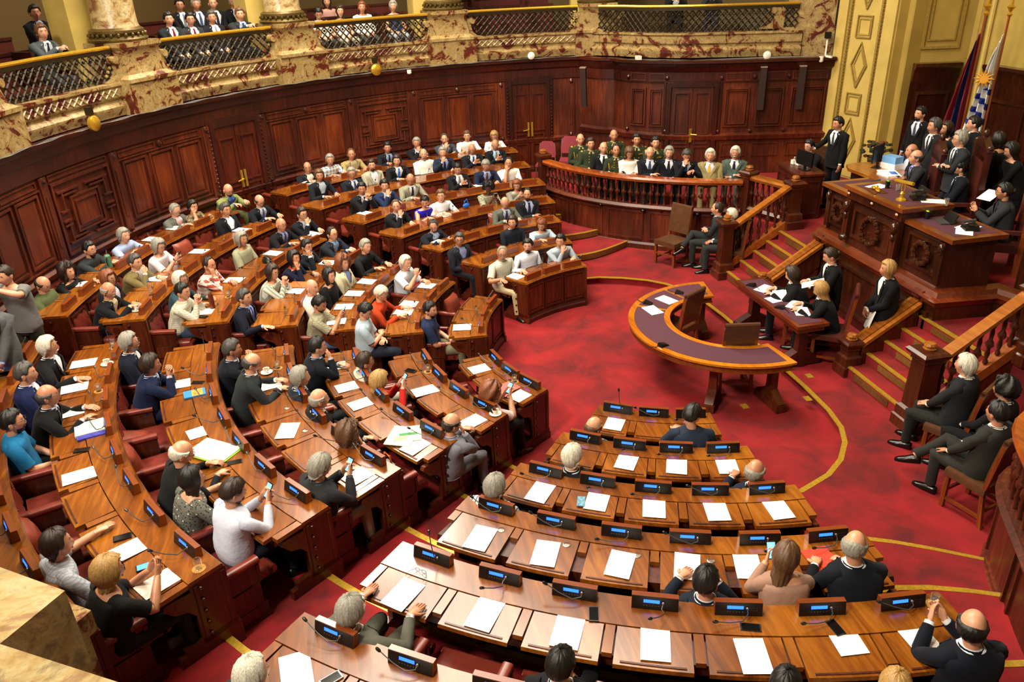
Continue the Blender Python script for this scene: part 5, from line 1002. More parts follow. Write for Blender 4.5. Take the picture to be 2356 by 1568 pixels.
m = MB(); m.poly([*off(BOXR, -.06), (9.5, 4), (4.8, 4)], .1, .955); struct(m.build('floor', CARPET), 'raised platform of the right-hand box')
# rail continuing from the box corner down to the stair head
balustrade('landing_balustrade', 'straight balustrade from box corner to stair head', [(-3.88, 3.3), (-2.84, 3.70)], 1.74, 1.05, .955, .13)
# ---------------- stairs to the rostrum ----------------
GRILL = wood('riser_grill', '2a1808', '5a3a16', '7e5a26', .5, 'z', 8.0)
ys = [2.37, 2.65, 2.90, 3.14, 3.38]; 
def stairs(x0, x1, lab, nt):
    for i, y in enumerate(ys):
        z = .13 + .165 * (i + 1); x0_ = x0 + (0.0 if i else -.12); x1_ = x1 + (0 if i else .0)
        m = MB(); m.box(((x0_ + x1_) / 2, (y + 3.6) / 2, z - .0825), (x1_ - x0_, 3.6 - y, .165)); struct(m.build('stair_step', CARPET), 'red carpeted step %d of the %s stairs' % (i + 1, lab))
        m = MB(); m.box(((x0_ + x1_) / 2, y + .018, z - .004), (x1_ - x0_, .055, .022)); m.box(((x0_ + x1_) / 2, y - .006, z - .085), ((x1_ - x0_) * .55, .008, .09), 1); struct(m.build('trim_nosing', [BRASS, GRILL]), 'brass nosing of step %d, %s stairs' % (i + 1, lab))
stairs(-2.72, -1.50, 'left', 0); stairs(1.22, 2.48, 'right', 10)
m = MB(); m.poly([(-3.5, 3.3), (-2.9, 3.6), (-1.6, 3.6), (-1.6, 4.3), (-1.9, 8.2), (-6.4, 8.2), (-6.4, 6.3), (-3.5, 6.3)], .3, .955); struct(m.build('floor', CARPET), 'carpeted landing left of the rostrum')
m = MB(); m.poly([(1.2, 3.6), (4.7, 3.6), (4.7, 6), (1.2, 6)], .3, .955); struct(m.build('floor', CARPET), 'carpeted landing right of the rostrum')
m = MB(); m.poly([(-1.55, 3.5), (-1.75, 3.8), (-2.15, 4.1), (-2.5, 4.6), (-2.6, 5.2), (-4.4, 6.2), (-4.4, 8.2), (4.5, 8.4), (4.5, 5.2), (1.5, 4.4), (1.4, 3.5)], .9, 1.3); struct(m.build('floor', CARPET), 'carpeted floor of the rostrum')
m = MB(); m.tube([(-1.6, 3.62, 1.13), (-1.95, 3.75, 1.13), (-2.35, 4.1, 1.13), (-2.6, 4.6, 1.13), (-2.7, 5.2, 1.13)], .02, 6); m.poly([(-1.55, 3.5), (-1.95, 3.7), (-2.4, 4.05), (-2.65, 4.6), (-2.75, 5.2), (-2.0, 5.2), (-1.5, 4)], .95, 1.12, 1); struct(m.build('trim_step_left', [BRASS, CARPET]), 'curved brass-edged step behind the landing')
def slope_rail(nm, lab, x, y0, z0, y1, z1, cat='balustrade', solid=False):
    t = thing(nm, lab, cat, (x, y0, z0 - .9)); dy, dz = y1 - y0, z1 - z0; b = MB(); W_ = .13 if solid else .085
    def bar(o0, o1, w_, mt, nm_):
        q = MB(); q.loft([[(-w_, yy, .9 + zz + o0), (w_, yy, .9 + zz + o0), (w_, yy, .9 + zz + o1), (-w_, yy, .9 + zz + o1)] for yy, zz in ((0, 0), (dy, dz))]); return q.build(nm_, mt, t)
    bar(-.06, 0, W_, TRIMW, 'hand_rail')
    if solid:
        bar(-.42, -.06, .10, DESKS, 'solid_panel'); bar(-.05, .02, .06, DESK, 'cap_moulding'); bar(-.95, -.40, .08, DESKS, 'lower_panel')
    else:
        bar(-.82, -.66, .07, wood('stair_string', '6a2c0c', '8a4416', 'a85c22', .25, 'x', .8, .4), 'string'); me = baluster(.56).mesh('baluster', [WALL]); n = 7
        for i in range(n): o = link('baluster', me, t); u = (i + .5) / n; o.location = (0, dy * u, .9 + dz * u - .65)
        bar(-1.2, -.8, .05, DESKS, 'lower_panel')
    return t
newel('carved newel post at the foot of the left stairs', -2.80, 2.36, .13, 1.24, 0, .22); newel('carved newel post at head of left stairs', -2.84, 3.66, .955, 1.84, 0, .22)
slope_rail('stair_balustrade', 'turned balustrade with oak rail beside left stairs', -2.82, 2.48, 1.12, 3.56, 1.80)
slope_rail('stair_parapet', 'solid sloping wooden parapet right of left stairs', -1.42, 2.50, .62, 3.38, 1.18, solid=True); newel('squat bun-topped post below parapet of left stairs', -1.42, 2.40, .13, .64, 0, .18)
newel('squat bun-topped post at the foot of right stairs', 1.12, 2.44, .13, .66, 0, .19); slope_rail('stair_parapet', 'solid sloping wooden parapet left of right stairs', 1.12, 2.56, .64, 3.36, 1.16, solid=True)
b = MB()
newel('carved newel post at the foot of the right stairs', 2.62, 2.42, .13, 1.24, 0, .26); newel('carved newel post at head of right stairs', 2.72, 3.72, .955, 1.95, 0, .24)
slope_rail('stair_balustrade', 'turned balustrade with oak rail beside right stairs', 2.66, 2.56, 1.14, 3.6, 1.86)
balustrade('landing_balustrade', 'low wood panelling and rail beyond the right stairs', [(2.8, 3.78), (4.6, 3.95)], 1.85, 1.1, .955, .15, base=.13)
b = MB()
for x in (-1.42, 1.12): b.box((x, 3.50, 1.2), (.2, .26, .09)); b.box((x, 3.42, 1.25), (.15, .2, .06)); b.tube([(x - .08, 3.4, 1.28), (x + .08, 3.4, 1.28)], .04, 8)
tag(b.build('carved_bracket', WALL), 'pair of carved scroll brackets where parapets meet rostrum', 'bracket')
# ---------------- rostrum ----------------
t = thing('rostrum', 'monumental carved dark wood rostrum with three writing desks', 'rostrum', (-.1, 3.4, .13), wc=True); org = tuple(t.location)
b = MB(); b.poly([(-1.62, 3.42), (1.42, 3.42), (1.50, 4.3), (2.05, 4.5), (2.05, 5.0), (-1.62, 5.0)], .13, 1.22); P0 = [(-1.62, 3.42), (1.42, 3.42), (1.5, 4.3), (2.05, 4.48), (2.9, 4.48)]
for s0, s1 in ((.1, .75), (.85, 1.9), (2.0, 2.95)): pframe(b, P0, s0, s1, .3, 1.05, .05, .04)
b.build('lower_wall', ROSW, t, org)
b = MB(); b.sweep(P0, [(-.05, 1.16), (.04, 1.18), (.06, 1.24), (.12, 1.28), (.02, 1.30), (-.02, 1.36), (-.12, 1.40), (-.12, 1.16)]); b.build('ledge', wood('ledge_wood', '3a1408', '5e260e', '7c3816', .25, 'x', .8, .5), t, org)
b = MB(); b.poly([(-1.5, 3.52), (-.82, 3.52), (-.80, 3.44), (.42, 3.44), (.44, 3.52), (1.32, 3.52), (1.4, 4.2), (-1.5, 4.2)], 1.3, 2.06)
for x0, x1, y in ((-1.42, -.9, 3.52), (-.68, .3, 3.44), (.52, 1.24, 3.52)): pframe(b, [(x0, y), (x1, y)], .02, x1 - x0 - .02, 1.52, 2.0, .05, .04)
for x in (-.78, .40):
    b.box((x, 3.41, 1.78), (.12, .1, .62)); b.ball((x, 3.34, 1.98), (.06, .05, .09)); b.ball((x, 3.35, 1.84), (.04, .04, .06)); b.ball((x, 3.36, 1.47), (.09, .06, .06))
for x in (-1.45, 1.27): b.box((x, 3.5, 1.75), (.1, .08, .6)); b.ball((x, 3.45, 1.95), (.05, .04, .08))
b.build('desk_front', ROSW, t, org)
for nm_, xc, zc, rr, yy in (('carved_wreath', -1.16, 1.76, .13, 3.47), ('carved_wreath', -.19, 1.74, .20, 3.39), ('carved_wreath', .88, 1.76, .15, 3.47)):
    b = MB(); n_ = 22
    for i in range(n_): a = 2 * PI * i / n_; b.ball((xc + rr * math.cos(a), yy, zc + rr * math.sin(a)), (.030 + .012 * (i % 2),) * 3, 6, 4)
    if rr > .18: b.ball((xc, yy, zc - rr * 1.05), (.05, .03, .04)); b.ball((xc, yy, zc + rr * 1.02), (.06, .03, .04))
    b.build(nm_, plain('carved_wood', '3a1c0e', .18, 0, .1, 30), t, org)
def dtop(x0, x1, y0, y1, z, par):
    b = MB(); b.box(((x0 + x1) / 2, (y0 + y1) / 2, z - .03), (x1 - x0, y1 - y0, .06)); o = b.build('desktop', wood('rostrum_top', '50240c', '6e3612', '8a4a1c', .25, 'x', .8, .6), par, org)
    b = MB(); b.box(((x0 + x1) / 2, (y0 + y1) / 2 + .02, z + .001), (x1 - x0 - .22, y1 - y0 - .2, .004)); b.build('baize_inlay', FELT, o, org)
dtop(-1.66, -.78, 3.44, 4.3, 2.14, t); dtop(.40, 1.46, 3.44, 4.3, 2.14, t)
b = MB(); b.poly([(-.86, 3.38), (.48, 3.38), (.52, 4.16), (-.86, 4.16)], 2.10, 2.24); b.build('centre_desk_frieze', ROSW, t, org)
dtop(-.90, .52, 3.34, 4.18, 2.30, t)
b = MB()
for x in (-.78, .40, -.19): b.ball((x, 3.35, 2.19), (.03, .012, .02))
b.build('medallions', plain('medallion', 'c99a78', .4), t, org)
b = MB(); b.box((2.2, 4.95, 1.7), (1.3, .9, .8)); b.build('side_cabinet', ROSW, t, org); b = MB(); b.box((2.2, 4.95, 2.12), (1.4, 1.0, .05)); b.build('side_cabinet_top', wood('rostrum_top', '50240c', '6e3612', '8a4a1c', .25, 'x', .8, .6), t, org)
def item(nm, lab, cat, loc, rz, parts, group=None):
    """parts: (name, MB, material[, parent index])"""
    if len(parts) == 1: 
        o = parts[0][1].build(nm, parts[0][2]); o.location = loc; o.rotation_euler = (0, 0, rz); return tag(o, lab, cat, group)
    t = thing(nm, lab, cat, loc, rz, group)
    for p in parts: p[1].build(p[0], p[2], t)
    return t
for x, y, z, lab in ((-1.05, 4.0, 2.142, 'black telephone console on the left rostrum desk'), (.14, 3.85, 2.302, 'black telephone beside gold lamp on the centre rostrum desk'), (1.14, 3.95, 2.142, 'black telephone on the right rostrum desk')):
    item('telephone_console', lab, 'telephone', (x, y, z), R(-20), [('base', MB().loft([[(-.1, -.09, 0), (.1, -.09, 0), (.1, .09, 0), (-.1, .09, 0)], [(-.09, -.08, .04), (.09, -.08, .04), (.09, .08, .08), (-.09, .08, .08)]]), BLACK), ('handset', MB().tube([(-.07, -.07, .085), (-.07, 0, .10), (-.07, .08, .11)], [.025, .016, .025], 8), DGREY), ('screen', MB().box((.03, .0, .07), (.09, .07, .02)), BLACK)])
for x, y, z, lab in ((-.78, 3.95, 2.142, 'tilted black display panel on the left rostrum desk'), (.02, 3.98, 2.302, 'tilted black display panel beside the gold lamp'), (.78, 3.9, 2.142, 'tilted black display panel with grey keypad on right rostrum desk')):
    item('display_panel', lab, 'screen', (x, y, z), R(-15), [('panel', MB().loft([[(-.14, -.02, 0), (.14, -.02, 0), (.14, 0, 0), (-.14, 0, 0)], [(-.14, .05, .13), (.14, .05, .13), (.14, .07, .13), (-.14, .07, .13)]]), BLACK), ('keypad', MB().box((0, -.09, .012), (.26, .12, .02)), DGREY)])
item('banker_lamp', 'polished brass desk lamp with tubular shade on centre rostrum', 'lamp', (.12, 3.6, 2.302), R(8), [('base', MB().lathe((0, 0, 0), [(.075, 0), (.07, .02), (.03, .045), (.025, .08), (.035, .1), (.012, .13)], 14), GOLD), ('stem', MB().tube([(-.02, 0, .12), (-.03, 0, .2), (-.01, 0, .27)], .009, 6).tube([(.02, 0, .12), (.035, 0, .2), (.02, 0, .27)], .009, 6), GOLD), ('shade', MB().tube([(-.17, 0, .26), (.17, 0, .28)], .026, 10), GOLD)])
item('gavel_stand', 'ornate gilt handbell ornament on a leather mat', 'ornament', (-.42, 3.56, 2.302), R(-10), [('mat', MB().box((0, 0, .003), (.34, .22, .006)), LEAC), ('ornament', MB().ball((-.08, 0, .03), (.07, .03, .025)).ball((.0, .0, .045), (.03, .03, .04)).ball((.07, -.01, .025), (.06, .03, .02)).tube([(-.12, 0, .03), (-.02, .02, .07), (.1, 0, .03)], .012, 6), GOLD)])
for x, y, z, lab in ((-.33, 3.86, 2.302, 'water glass at the centre of rostrum desk'), (.53, 4.02, 2.302, 'tall water glass near right end of the centre desk'),): item('water_glass', lab, 'glass', (x, y, z), 0, [('glass', MB().lathe((0, 0, 0), [(.028, 0), (.034, .1), (.031, .1), (.026, .01), (.001, .01)], 12), GLASS)])
item('pen_cup', 'black pen cup with green pen on centre desk', 'cup', (-.5, 3.8, 2.302), 0, [('cup', MB().lathe((0, 0, 0), [(.035, 0), (.035, .1), (.03, .1), (.028, .02)], 10), BLACK), ('pens', MB().ball((.0, 0, .11), (.03, .02, .012)), plain('green_plastic', '35b81c', .4))])
item('pen_cup', 'black pen cup with lime top on right desk', 'cup', (.56, 3.72, 2.142), 0, [('cup', MB().lathe((0, 0, 0), [(.035, 0), (.035, .1), (.03, .1), (.028, .02)], 10), BLACK), ('pens', MB().ball((.0, 0, .11), (.03, .02, .012)), plain('lime_plastic', '8ccc1c', .4))])
item('book_stack', 'pile of white papers and blue booklets on the left side desk', 'papers', (-2.2, 5.1, 2.1), R(15), [('papers', MB().box((0, 0, .05), (.3, .22, .1)), PAPER), ('blue_booklets', MB().box((0, 0, .16), (.28, .2, .12)), plain('blue_card', '6fa4d8', .5))])
item('loose_papers', 'loose white papers with blue folder on the left side desk', 'papers', (-1.9, 4.85, 2.1), R(-20), [('sheets', MB().box((0, 0, .006), (.42, .3, .012)).box((.1, -.05, .01), (.3, .21, .02), 0, .4), PAPER), ('folder', MB().box((.05, .05, .02), (.16, .1, .02)), plain('blue_plastic', '2266cc', .4))])
# chair of the president etc.
def high_chair(x, y, z, rz, H, lab, w=.6, carved=True, lea=LEAC, nm='high_backed_armchair'):
    t = thing(nm, lab, 'chair', (x, y, z), rz); b = MB(); b.box((0, 0, .42), (w, .5, .12)); b.build('seat', lea, t)
    b = MB(); b.box((0, -.25, .42 + (H - .42) * .52), (w * .86, .07, (H - .42) * .78)); b.build('backrest', lea, t)
    b = MB()
    for sx in (-1, 1): b.box((sx * w * .47, -.26, H * .5), (.07, .08, H)); b.box((sx * w * .46, .22, .21), (.06, .06, .42))
    if carved: b.box((0, -.26, H * .94), (w * 1.02, .09, .16)); b.add([(-w * .6, -.31, H), (w * .6, -.31, H), (0, -.31, H + .18), (-w * .6, -.21, H), (w * .6, -.21, H), (0, -.21, H + .18)], [(0, 1, 2), (5, 4, 3), (0, 3, 4, 1), (1, 4, 5, 2), (2, 5, 3, 0)]); b.ball((0, -.26, H + .2), (.05, .05, .07)); b.ball((-w * .5, -.26, H + .04), (.05,) * 3); b.ball((w * .5, -.26, H + .04), (.05,) * 3)
    b.build('frame', WALLD if carved else CHAIRW, t)
    for sx in (-1, 1): MB().box((sx * w * .47, .02, .66), (.07, .48, .05)).build('armrest', lea, t)
    return t
# ---------------- chairs ----------------
def side_chair(x, y, z, rz, lab, lea=LEAB, H=1.1, group=None):
    t = thing('leather_chair', lab, 'chair', (x, y, z), rz, group); w, d = .50, .46
    b = MB(); b.loft([[(-w / 2 * q, -d / 2, zz), (w / 2 * q, -d / 2, zz), (w / 2 * q, d / 2, zz), (-w / 2 * q, d / 2, zz)] for q, zz in ((1, .40), (1, .46), (.96, .485), (.7, .495))]); b.build('seat', lea, t, smooth=False)
    b = MB(); b.loft([[(-w / 2 * .94, yy, zz), (w / 2 * .94, yy, zz), (w / 2 * .94, yy - .06, zz), (-w / 2 * .94, yy - .06, zz)] for yy, zz in ((-.19, .58), (-.21, .75), (-.25, 1.0), (-.27, H), )]); b.tube([(-w / 2 * .94, -.30, H - .005), (w / 2 * .94, -.30, H - .005)], .032, 8); b.build('backrest', lea, t)
    for sx in (-1, 1):
        b = MB(); b.loft([[(sx * .22 + dx, yy + dy, zz) for dx, dy in ((-.022, -.022), (.022, -.022), (.022, .022), (-.022, .022))] for yy, zz in ((-.26, 0), (-.20, .42), (-.23, .6), (-.29, H - .06))]); b.build('leg', CHAIRW, t)
        b = MB(); b.box((sx * .22, .19, .21), (.045, .045, .42)); b.build('leg', CHAIRW, t)
    b = MB(); b.box((0, .19, .22), (.44, .025, .035)); b.box((0, -.22, .18), (.44, .025, .035))
    for sx in (-1, 1): b.box((sx * .22, -.02, .12), (.025, .42, .035))
    b.build('stretcher', CHAIRW, t); return t
side_chair(-3.78, 1.72, .13, R(-150), 'empty brown leather chair standing before the box panelling')
side_chair(-.40, .44, 0, R(122), 'brown leather chair inside the curved table, turned left'); side_chair(.80, .80, 0, R(79), 'brown leather chair with its back towards near side of curved table')
def red_chair(x, y, z, rz, lab, group=None):
    t = thing('stacking_chair', lab, 'chair', (x, y, z), rz, group); RD = plain('rose_upholstery', '7e2430', .8)
    b = MB(); b.box((0, 0, .44), (.44, .42, .05)); b.build('seat', RD, t); b = MB(); b.tube([(0, -.20, .56), (0, -.22, .62), (0, -.25, .86), (0, -.26, .94)], [(.19, .025), (.215, .03), (.20, .03), (.12, .02)], 12, side=(1, 0, 0)); b.build('backrest', RD, t)
    for sx in (-1, 1): b = MB(); b.tube([(sx * .21, .2, 0), (sx * .2, .18, .42), (sx * .2, -.2, .43), (sx * .18, -.25, .9)], .012, 6); b.tube([(sx * .21, -.24, 0), (sx * .2, -.18, .43)], .012, 6); b.build('leg', STEEL, t)
    return t
red_chair(-8.6, .40, .65, R(-115), 'rose upholstered metal chair standing outside the box end'); red_chair(-7.55, .7, .955, R(-110), 'rose upholstered metal chair behind box post')
# ---------------- long stenographers' table ----------------
t = thing('stenographer_table', 'long mahogany table with purple baize top for the stenographers', 'table', (.02, 1.9, .13), R(1.5)); b = MB(); b.box((0, 0, .72), (1.86, .50, .05)); b.box((0, 0, .66), (1.76, .42, .09)); b.build('tabletop', wood('table_mahogany', '3c1408', '5e240e', '7a3416', .25, 'x', .8, .6), t)
b = MB(); b.box((0, 0, .747), (1.72, .38, .004)); b.build('baize_inlay', FELT, t)
for sx in (-1, 1):
    b = MB(); b.box((sx * .68, 0, .36), (.13, .16, .55), taper=.8); b.box((sx * .68, 0, .06), (.16, .62, .09)); b.box((sx * .68, 0, .03), (.2, .1, .06))
    for sy in (-1, 1): b.loft([[(sx * .68 - .07, sy * .08, .11), (sx * .68 + .07, sy * .08, .11), (sx * .68 + .07, sy * .08, .24), (sx * .68 - .07, sy * .08, .24)], [(sx * .68 - .07, sy * .3, .09), (sx * .68 + .07, sy * .3, .09), (sx * .68 + .07, sy * .3, .12), (sx * .68 - .07, sy * .3, .12)]])
    b.build('trestle_leg', WALLD, t)
def gizmo(x, y, z, rz, lab):
    return item('discussion_microphone', lab, 'microphone', (x, y, z), rz, [('base', MB().loft([[(-.05, -.07, 0), (.05, -.07, 0), (.05, .07, 0), (-.05, .07, 0)], [(-.045, -.06, .015), (.045, -.06, .015), (.04, .05, .05), (-.04, .05, .05)]]), BLACK), ('cable', MB().tube([(0, .07, .01), (.02, .13, .006), (.08, .2, .004)], .005, 5), BLACK)])
gizmo(-.62, 1.76, .881, R(-60), 'small black conference unit near the left stenographer'); gizmo(.28, 1.76, .881, R(-60), 'small black conference unit near the right stenographer')
# ---------------- semicircular table ----------------
CX, CY = .25, 1.0
def cp(r, a): return (CX + r * math.cos(R(a)), CY + r * math.sin(R(a)))
t = thing('semicircular_table', 'semicircular oak-edged table with purple baize top in the well', 'table', (CX, CY, 0), wc=True); org = tuple(t.location)
A0, A1 = 171, 369
def carc(b, r0, r1, a0, a1, z0, z1, mat=0):
    n_ = max(1, int((a1 - a0) / 4)); return b.loft([[(*cp(r_, a0 + (a1 - a0) * i / n_), z_) for r_, z_ in ((r0, z0), (r1, z0), (r1, z1), (r0, z1))] for i in range(n_ + 1)], mat)
OAK = wood('table_oak', '8a4608', 'ad6410', 'c88022', .22, 'x', .7, .6)
b = MB(); carc(b, .88, 1.50, A0, A1, .745, .775); b.build('tabletop', OAK, t, org)
b = MB(); carc(b, .93, 1.46, A0 + 1, A1 - 1, .66, .745); carc(b, .90, 1.48, A0 + .5, A1 - .5, .655, .675); b.build('apron', wood('apron_walnut', '4a1c08', '6e3010', '8a451a', .25, 'x', .8, .4), t, org)
for a0, a1 in ((A0 + 4, 199), (201.5, 232), (234.5, A1 - 4)): b = MB(); carc(b, .97, 1.41, a0, a1, .774, .778); b.build('baize_inlay', FELT, t, org)
for a in (176, 205, 252, 325, 364)[:5]:
    if a in (252,): continue
    b = MB(); x, y = cp(1.19, a); q = R(a)
    b.box((x, y, .4), (.12, .12, .56), 0, q, .85); b.box((x, y, .06), (.56, .15, .10), 0, q)
    for sg in (-1, 1): ux, uy = math.cos(q) * sg, math.sin(q) * sg; vx, vy = -math.sin(q) * .06, math.cos(q) * .06; b.loft([[(x + ux * .06 - vx, y + uy * .06 - vy, .11), (x + ux * .06 + vx, y + uy * .06 + vy, .11), (x + ux * .06 + vx, y + uy * .06 + vy, .26), (x + ux * .06 - vx, y + uy * .06 - vy, .26)], [(x + ux * .27 - vx, y + uy * .27 - vy, .10), (x + ux * .27 + vx, y + uy * .27 + vy, .10), (x + ux * .27 + vx, y + uy * .27 + vy, .13), (x + ux * .27 - vx, y + uy * .27 - vy, .13)]])
    b.build('leg', DESKS, t, org)
gizmo(-.87, .66, .779, R(150), 'black conference unit on curved table, nearest its left end'); gizmo(-.62, .04, .779, R(140), 'black conference unit at the left bend of curved table'); gizmo(.80, -.27, .779, R(200), 'black conference unit on the near side of curved table')
for i, (x, y) in enumerate(((.78, 1.98), (1.35, 1.62), (1.12, .82))):
    o = MB().box((0, 0, .003), (.12, .09, .006)).build('floor_socket', BRASS); o.location = (x + .3, y - .1, .13 if i < 2 else 0.0); tag(o, ['brass floor socket plate beneath the long table', 'brass floor socket plate between table and stairs', 'brass floor socket plate in the sunken well'][i], 'socket')
# ---------------- rostrum chairs, clerk desk ----------------
t = thing('clerk_desk', 'dark panelled clerk desk with computer beside the box', 'desk', (-3.68, 4.25, .955), R(-8)); b = MB(); b.box((0, 0, .42), (.98, .50, .84)); pframe(b, [(-.49, -.25), (.49, -.25), (.49, .25)], .05, .45, .1, .75, .03, .02); pframe(b, [(-.49, -.25), (.49, -.25), (.49, .25)], .52, .94, .1, .75, .03, .02); pframe(b, [(-.49, -.25), (.49, -.25), (.49, .25)], 1.02, 1.42, .1, .75, .03, .02); b.build('body', DESKS, t); b = MB(); b.box((0, 0, .86), (1.06, .58, .04)); b.build('desktop', WALL, t)
item('computer_monitor', 'black flat computer monitor on the clerk desk', 'monitor', (-3.5, 4.2, 1.84), R(8), [('screen', MB().box((0, 0, .22), (.44, .035, .27)), BLACK), ('stand', MB().box((0, .02, .05), (.05, .03, .12)).box((0, .02, .006), (.2, .14, .012)), BLACK)])
item('desk_clutter', 'small glassware and white boxes beside the clerk monitor', 'objects', (-3.98, 4.25, 1.84), 0, [('boxes', MB().box((0, 0, .04), (.08, .06, .08)).box((.12, .05, .03), (.1, .08, .06)), WHITE), ('flask', MB().lathe((-.08, .08, 0), [(.04, 0), (.04, .08), (.02, .12)], 10), STEEL)])
t = thing('side_desk', 'rounded oak side desk left of the rostrum', 'desk', (-2.1, 5.0, 1.3), wc=True); org = tuple(t.location); b = MB(); b.poly([(-2.75, 4.75), (-2.7, 4.55), (-2.45, 4.42), (-1.7, 4.45), (-1.4, 4.35), (-1.4, 4.6), (-1.7, 5.3), (-2.5, 5.4), (-2.72, 5.1)], 2.05, 2.1); b.build('desktop', TRIMW, t, org); b = MB(); b.poly([(-2.65, 4.75), (-2.6, 4.6), (-2.4, 4.5), (-1.7, 4.55), (-1.7, 5.2), (-2.45, 5.3), (-2.62, 5.1)], 1.3, 2.05); b.build('body', ROSW, t, org)
item('computer_monitor', 'black monitor seen edge-on on the rounded side desk', 'monitor', (-2.35, 4.9, 2.1), R(-58), [('screen', MB().box((0, 0, .25), (.4, .03, .3)), BLACK), ('stand', MB().box((0, .02, .05), (.05, .03, .12)).box((0, .02, .006), (.2, .14, .012)), BLACK)])
b = MB(); random.seed(3)
for i in range(60): a = random.random() * 6.28; rr_ = random.random() * .28; b.ball((rr_ * math.cos(a), rr_ * math.sin(a), .25 + random.random() * .3), (.05, .05, .03), 5, 3, i % 3 == 0)
item('flower_arrangement', 'dried flower arrangement at the foot of the ochre pilaster', 'flowers', (-3.3, 5.55, 1.75), 0, [('foliage', b, [plain('foliage', '26301a', .7), plain('rust_petals', '6e2c14', .7)]), ('vase', MB().lathe((0, 0, -.8), [(.14, 0), (.16, .5), (.12, .9), (.14, 1.05)], 12), ROSW)])
# ---------------- near pier, close to the viewer ----------------
def near_pier():
    root = struct(bpy.data.objects.new('wall_near_pier', None)); COL.objects.link(root); root.location = (9.0, -4.9, 4.0); root['label'] = 'pale marble pier corner close to the viewer'; root['wc'] = 1; org = tuple(root.location)
    for nm, P_, z0, z1 in (('pier_cap', NP1, 4.42, 4.62), ('pier_ledge', NP2, 4.36, 4.42), ('pier_body', NP3, 3.4, 4.36), ('pier_shoulder', NP4, 3.4, 4.8)):
        b = MB(); b.poly(P_, z0, z1); b.build(nm, MARBP if nm in ('pier_cap', 'pier_shoulder') else MARB, root, org)
# cushions
def cushion(x, y, z, rz, tilt, lab, s=.42):
    b = MB(); n_ = 8; V = []; F = []
    for sgn in (1, -1):
        for i in range(n_ + 1):
            for j in range(n_ + 1):
                u = i / n_ * 2 - 1; v = j / n_ * 2 - 1; h = .075 * ((1 - u ** 4) * (1 - v ** 4)) ** .6; pk = 1 - .07 * (1 - (u * v) ** 2) * max(abs(u), abs(v)) ** 3
                V.append((u * s / 2 * pk, sgn * h, v * s / 2 * pk))
    N_ = (n_ + 1) ** 2
    for i in range(n_):
        for j in range(n_): a = i * (n_ + 1) + j; F.append((a, a + 1, a + n_ + 2, a + n_ + 1)); F.append((a + N_, a + n_ + 1 + N_, a + n_ + 2 + N_, a + 1 + N_))
    b.add(V, F); o = b.build('leather_cushion', plain('cushion_leather', '7e3626', .32, 0, .12, 14.0, .3), smooth=True); o.location = (x, y, z); o.rotation_euler = (tilt, 0, rz); return tag(o, lab, 'cushion', 'loose leather cushions on empty seats')
for s, k, i, dr, tl, lab in (('C', 5, 1, .98, -.3, 'leather cushion propped behind first desks at bottom centre'), ('B', 5, 2, .9, -.9, 'square leather cushion lying on an empty seat in the lower left block'), ('B', 5, 3, .95, -.25, 'leather cushion upright beside an empty seat, lower left block'), ('B', 5, 5, 1.08, -.3, 'leather cushion leaning behind black-haired person in patterned dress'), ('B', 6, 5, .85, -.2, 'tall leather cushion on empty seat at left frame edge'), ('B', 6, 6, .9, -.2, 'leather cushion behind checked-shirt person at far left'), ('A', 1, 0, .62, -.25, 'leather cushion standing on empty front seat of middle left block'), ('A', 6, 3, .72, -.3, 'leather cushion on empty seat among middle left back rows'), ('A', 6, 2, .72, -.3, 'leather cushion beside another on an empty back-row seat'), ('D', 4, 3, .7, -.25, 'leather cushion against an empty seat in the far upper block'), ('D', 3, 1, .7, -.25, 'leather cushion on an empty third-row seat of the far block')):
    x, y = pol(ROWR[k] + dr, angs(s, k)[i] + 1); cushion(x, y, TZ[k] + .66 if tl > -.8 else TZ[k] + .52, R(angs(s, k)[i] + 90), -tl if tl > -.8 else 1.3, lab)
# ---------------- people ----------------
EYEW = plain('eye_white', 'd8d2c6', .3); IRIS = plain('iris', '1c120c', .25); LIPS = plain('lips', '8f4f40', .5); GLASSM = plain('spectacle_frame', '1a1512', .3); SHOE = plain('black_shoe_leather', '0c0b0b', .25); GOLDC = plain('gold_braid', 'c79a26', .4, .5, .2, 60)
def sstep(a, b, x): t = np.clip((x - a) / (b - a), 0, 1); return t * t * (3 - 2 * t)
HA, HB, HC_ = .076, .096, .116
def head_pts(az, el):
    """az 0 = front (+y), positive to +x; el elevation; arrays -> xyz"""
    x = np.sin(az) * np.cos(el); y = np.cos(az) * np.cos(el); z = np.sin(el)
    low = sstep(.1, -.9, z); fr = np.clip(y, 0, 1)
    X = x * HA * (1 - .30 * low) * (1 + .03 * sstep(.2, .7, z)); Y = y * HB * np.where(y > 0, 1 - .04 * low, 1 - .18 * low); Z = z * HC_
    Z = Z - .012 * low * fr
    g = lambda cx, cz, sx, sz: np.exp(-((X - cx) / sx) ** 2 - ((Z - cz) / sz) ** 2) * (y > 0)
    Y = Y + g(0, -.018, .011, .022) * .017 + g(0, -.034, .014, .011) * .012            # nose
    Y = Y - (g(.030, .010, .017, .012) + g(-.030, .010, .017, .012)) * .010          # sockets
    Y = Y + (g(.028, .030, .025, .009) + g(-.028, .030, .025, .009)) * .004          # brow
    Y = Y + g(0, -.062, .022, .010) * .006 - g(0, -.078, .03, .007) * .004 + g(0, -.095, .024, .016) * .010
    X = X + np.sign(x) * np.exp(-((Z + .02) / .03) ** 2 - ((Y - .055) / .03) ** 2) * .004
    return np.stack([X, Y, Z], -1)
def face_y(z, x=0.0):
    el = np.linspace(-1.5, 1.2, 300); P = head_pts(np.full(300, math.atan2(x, .09)), el); return float(np.interp(z, P[:, 2], P[:, 1]))
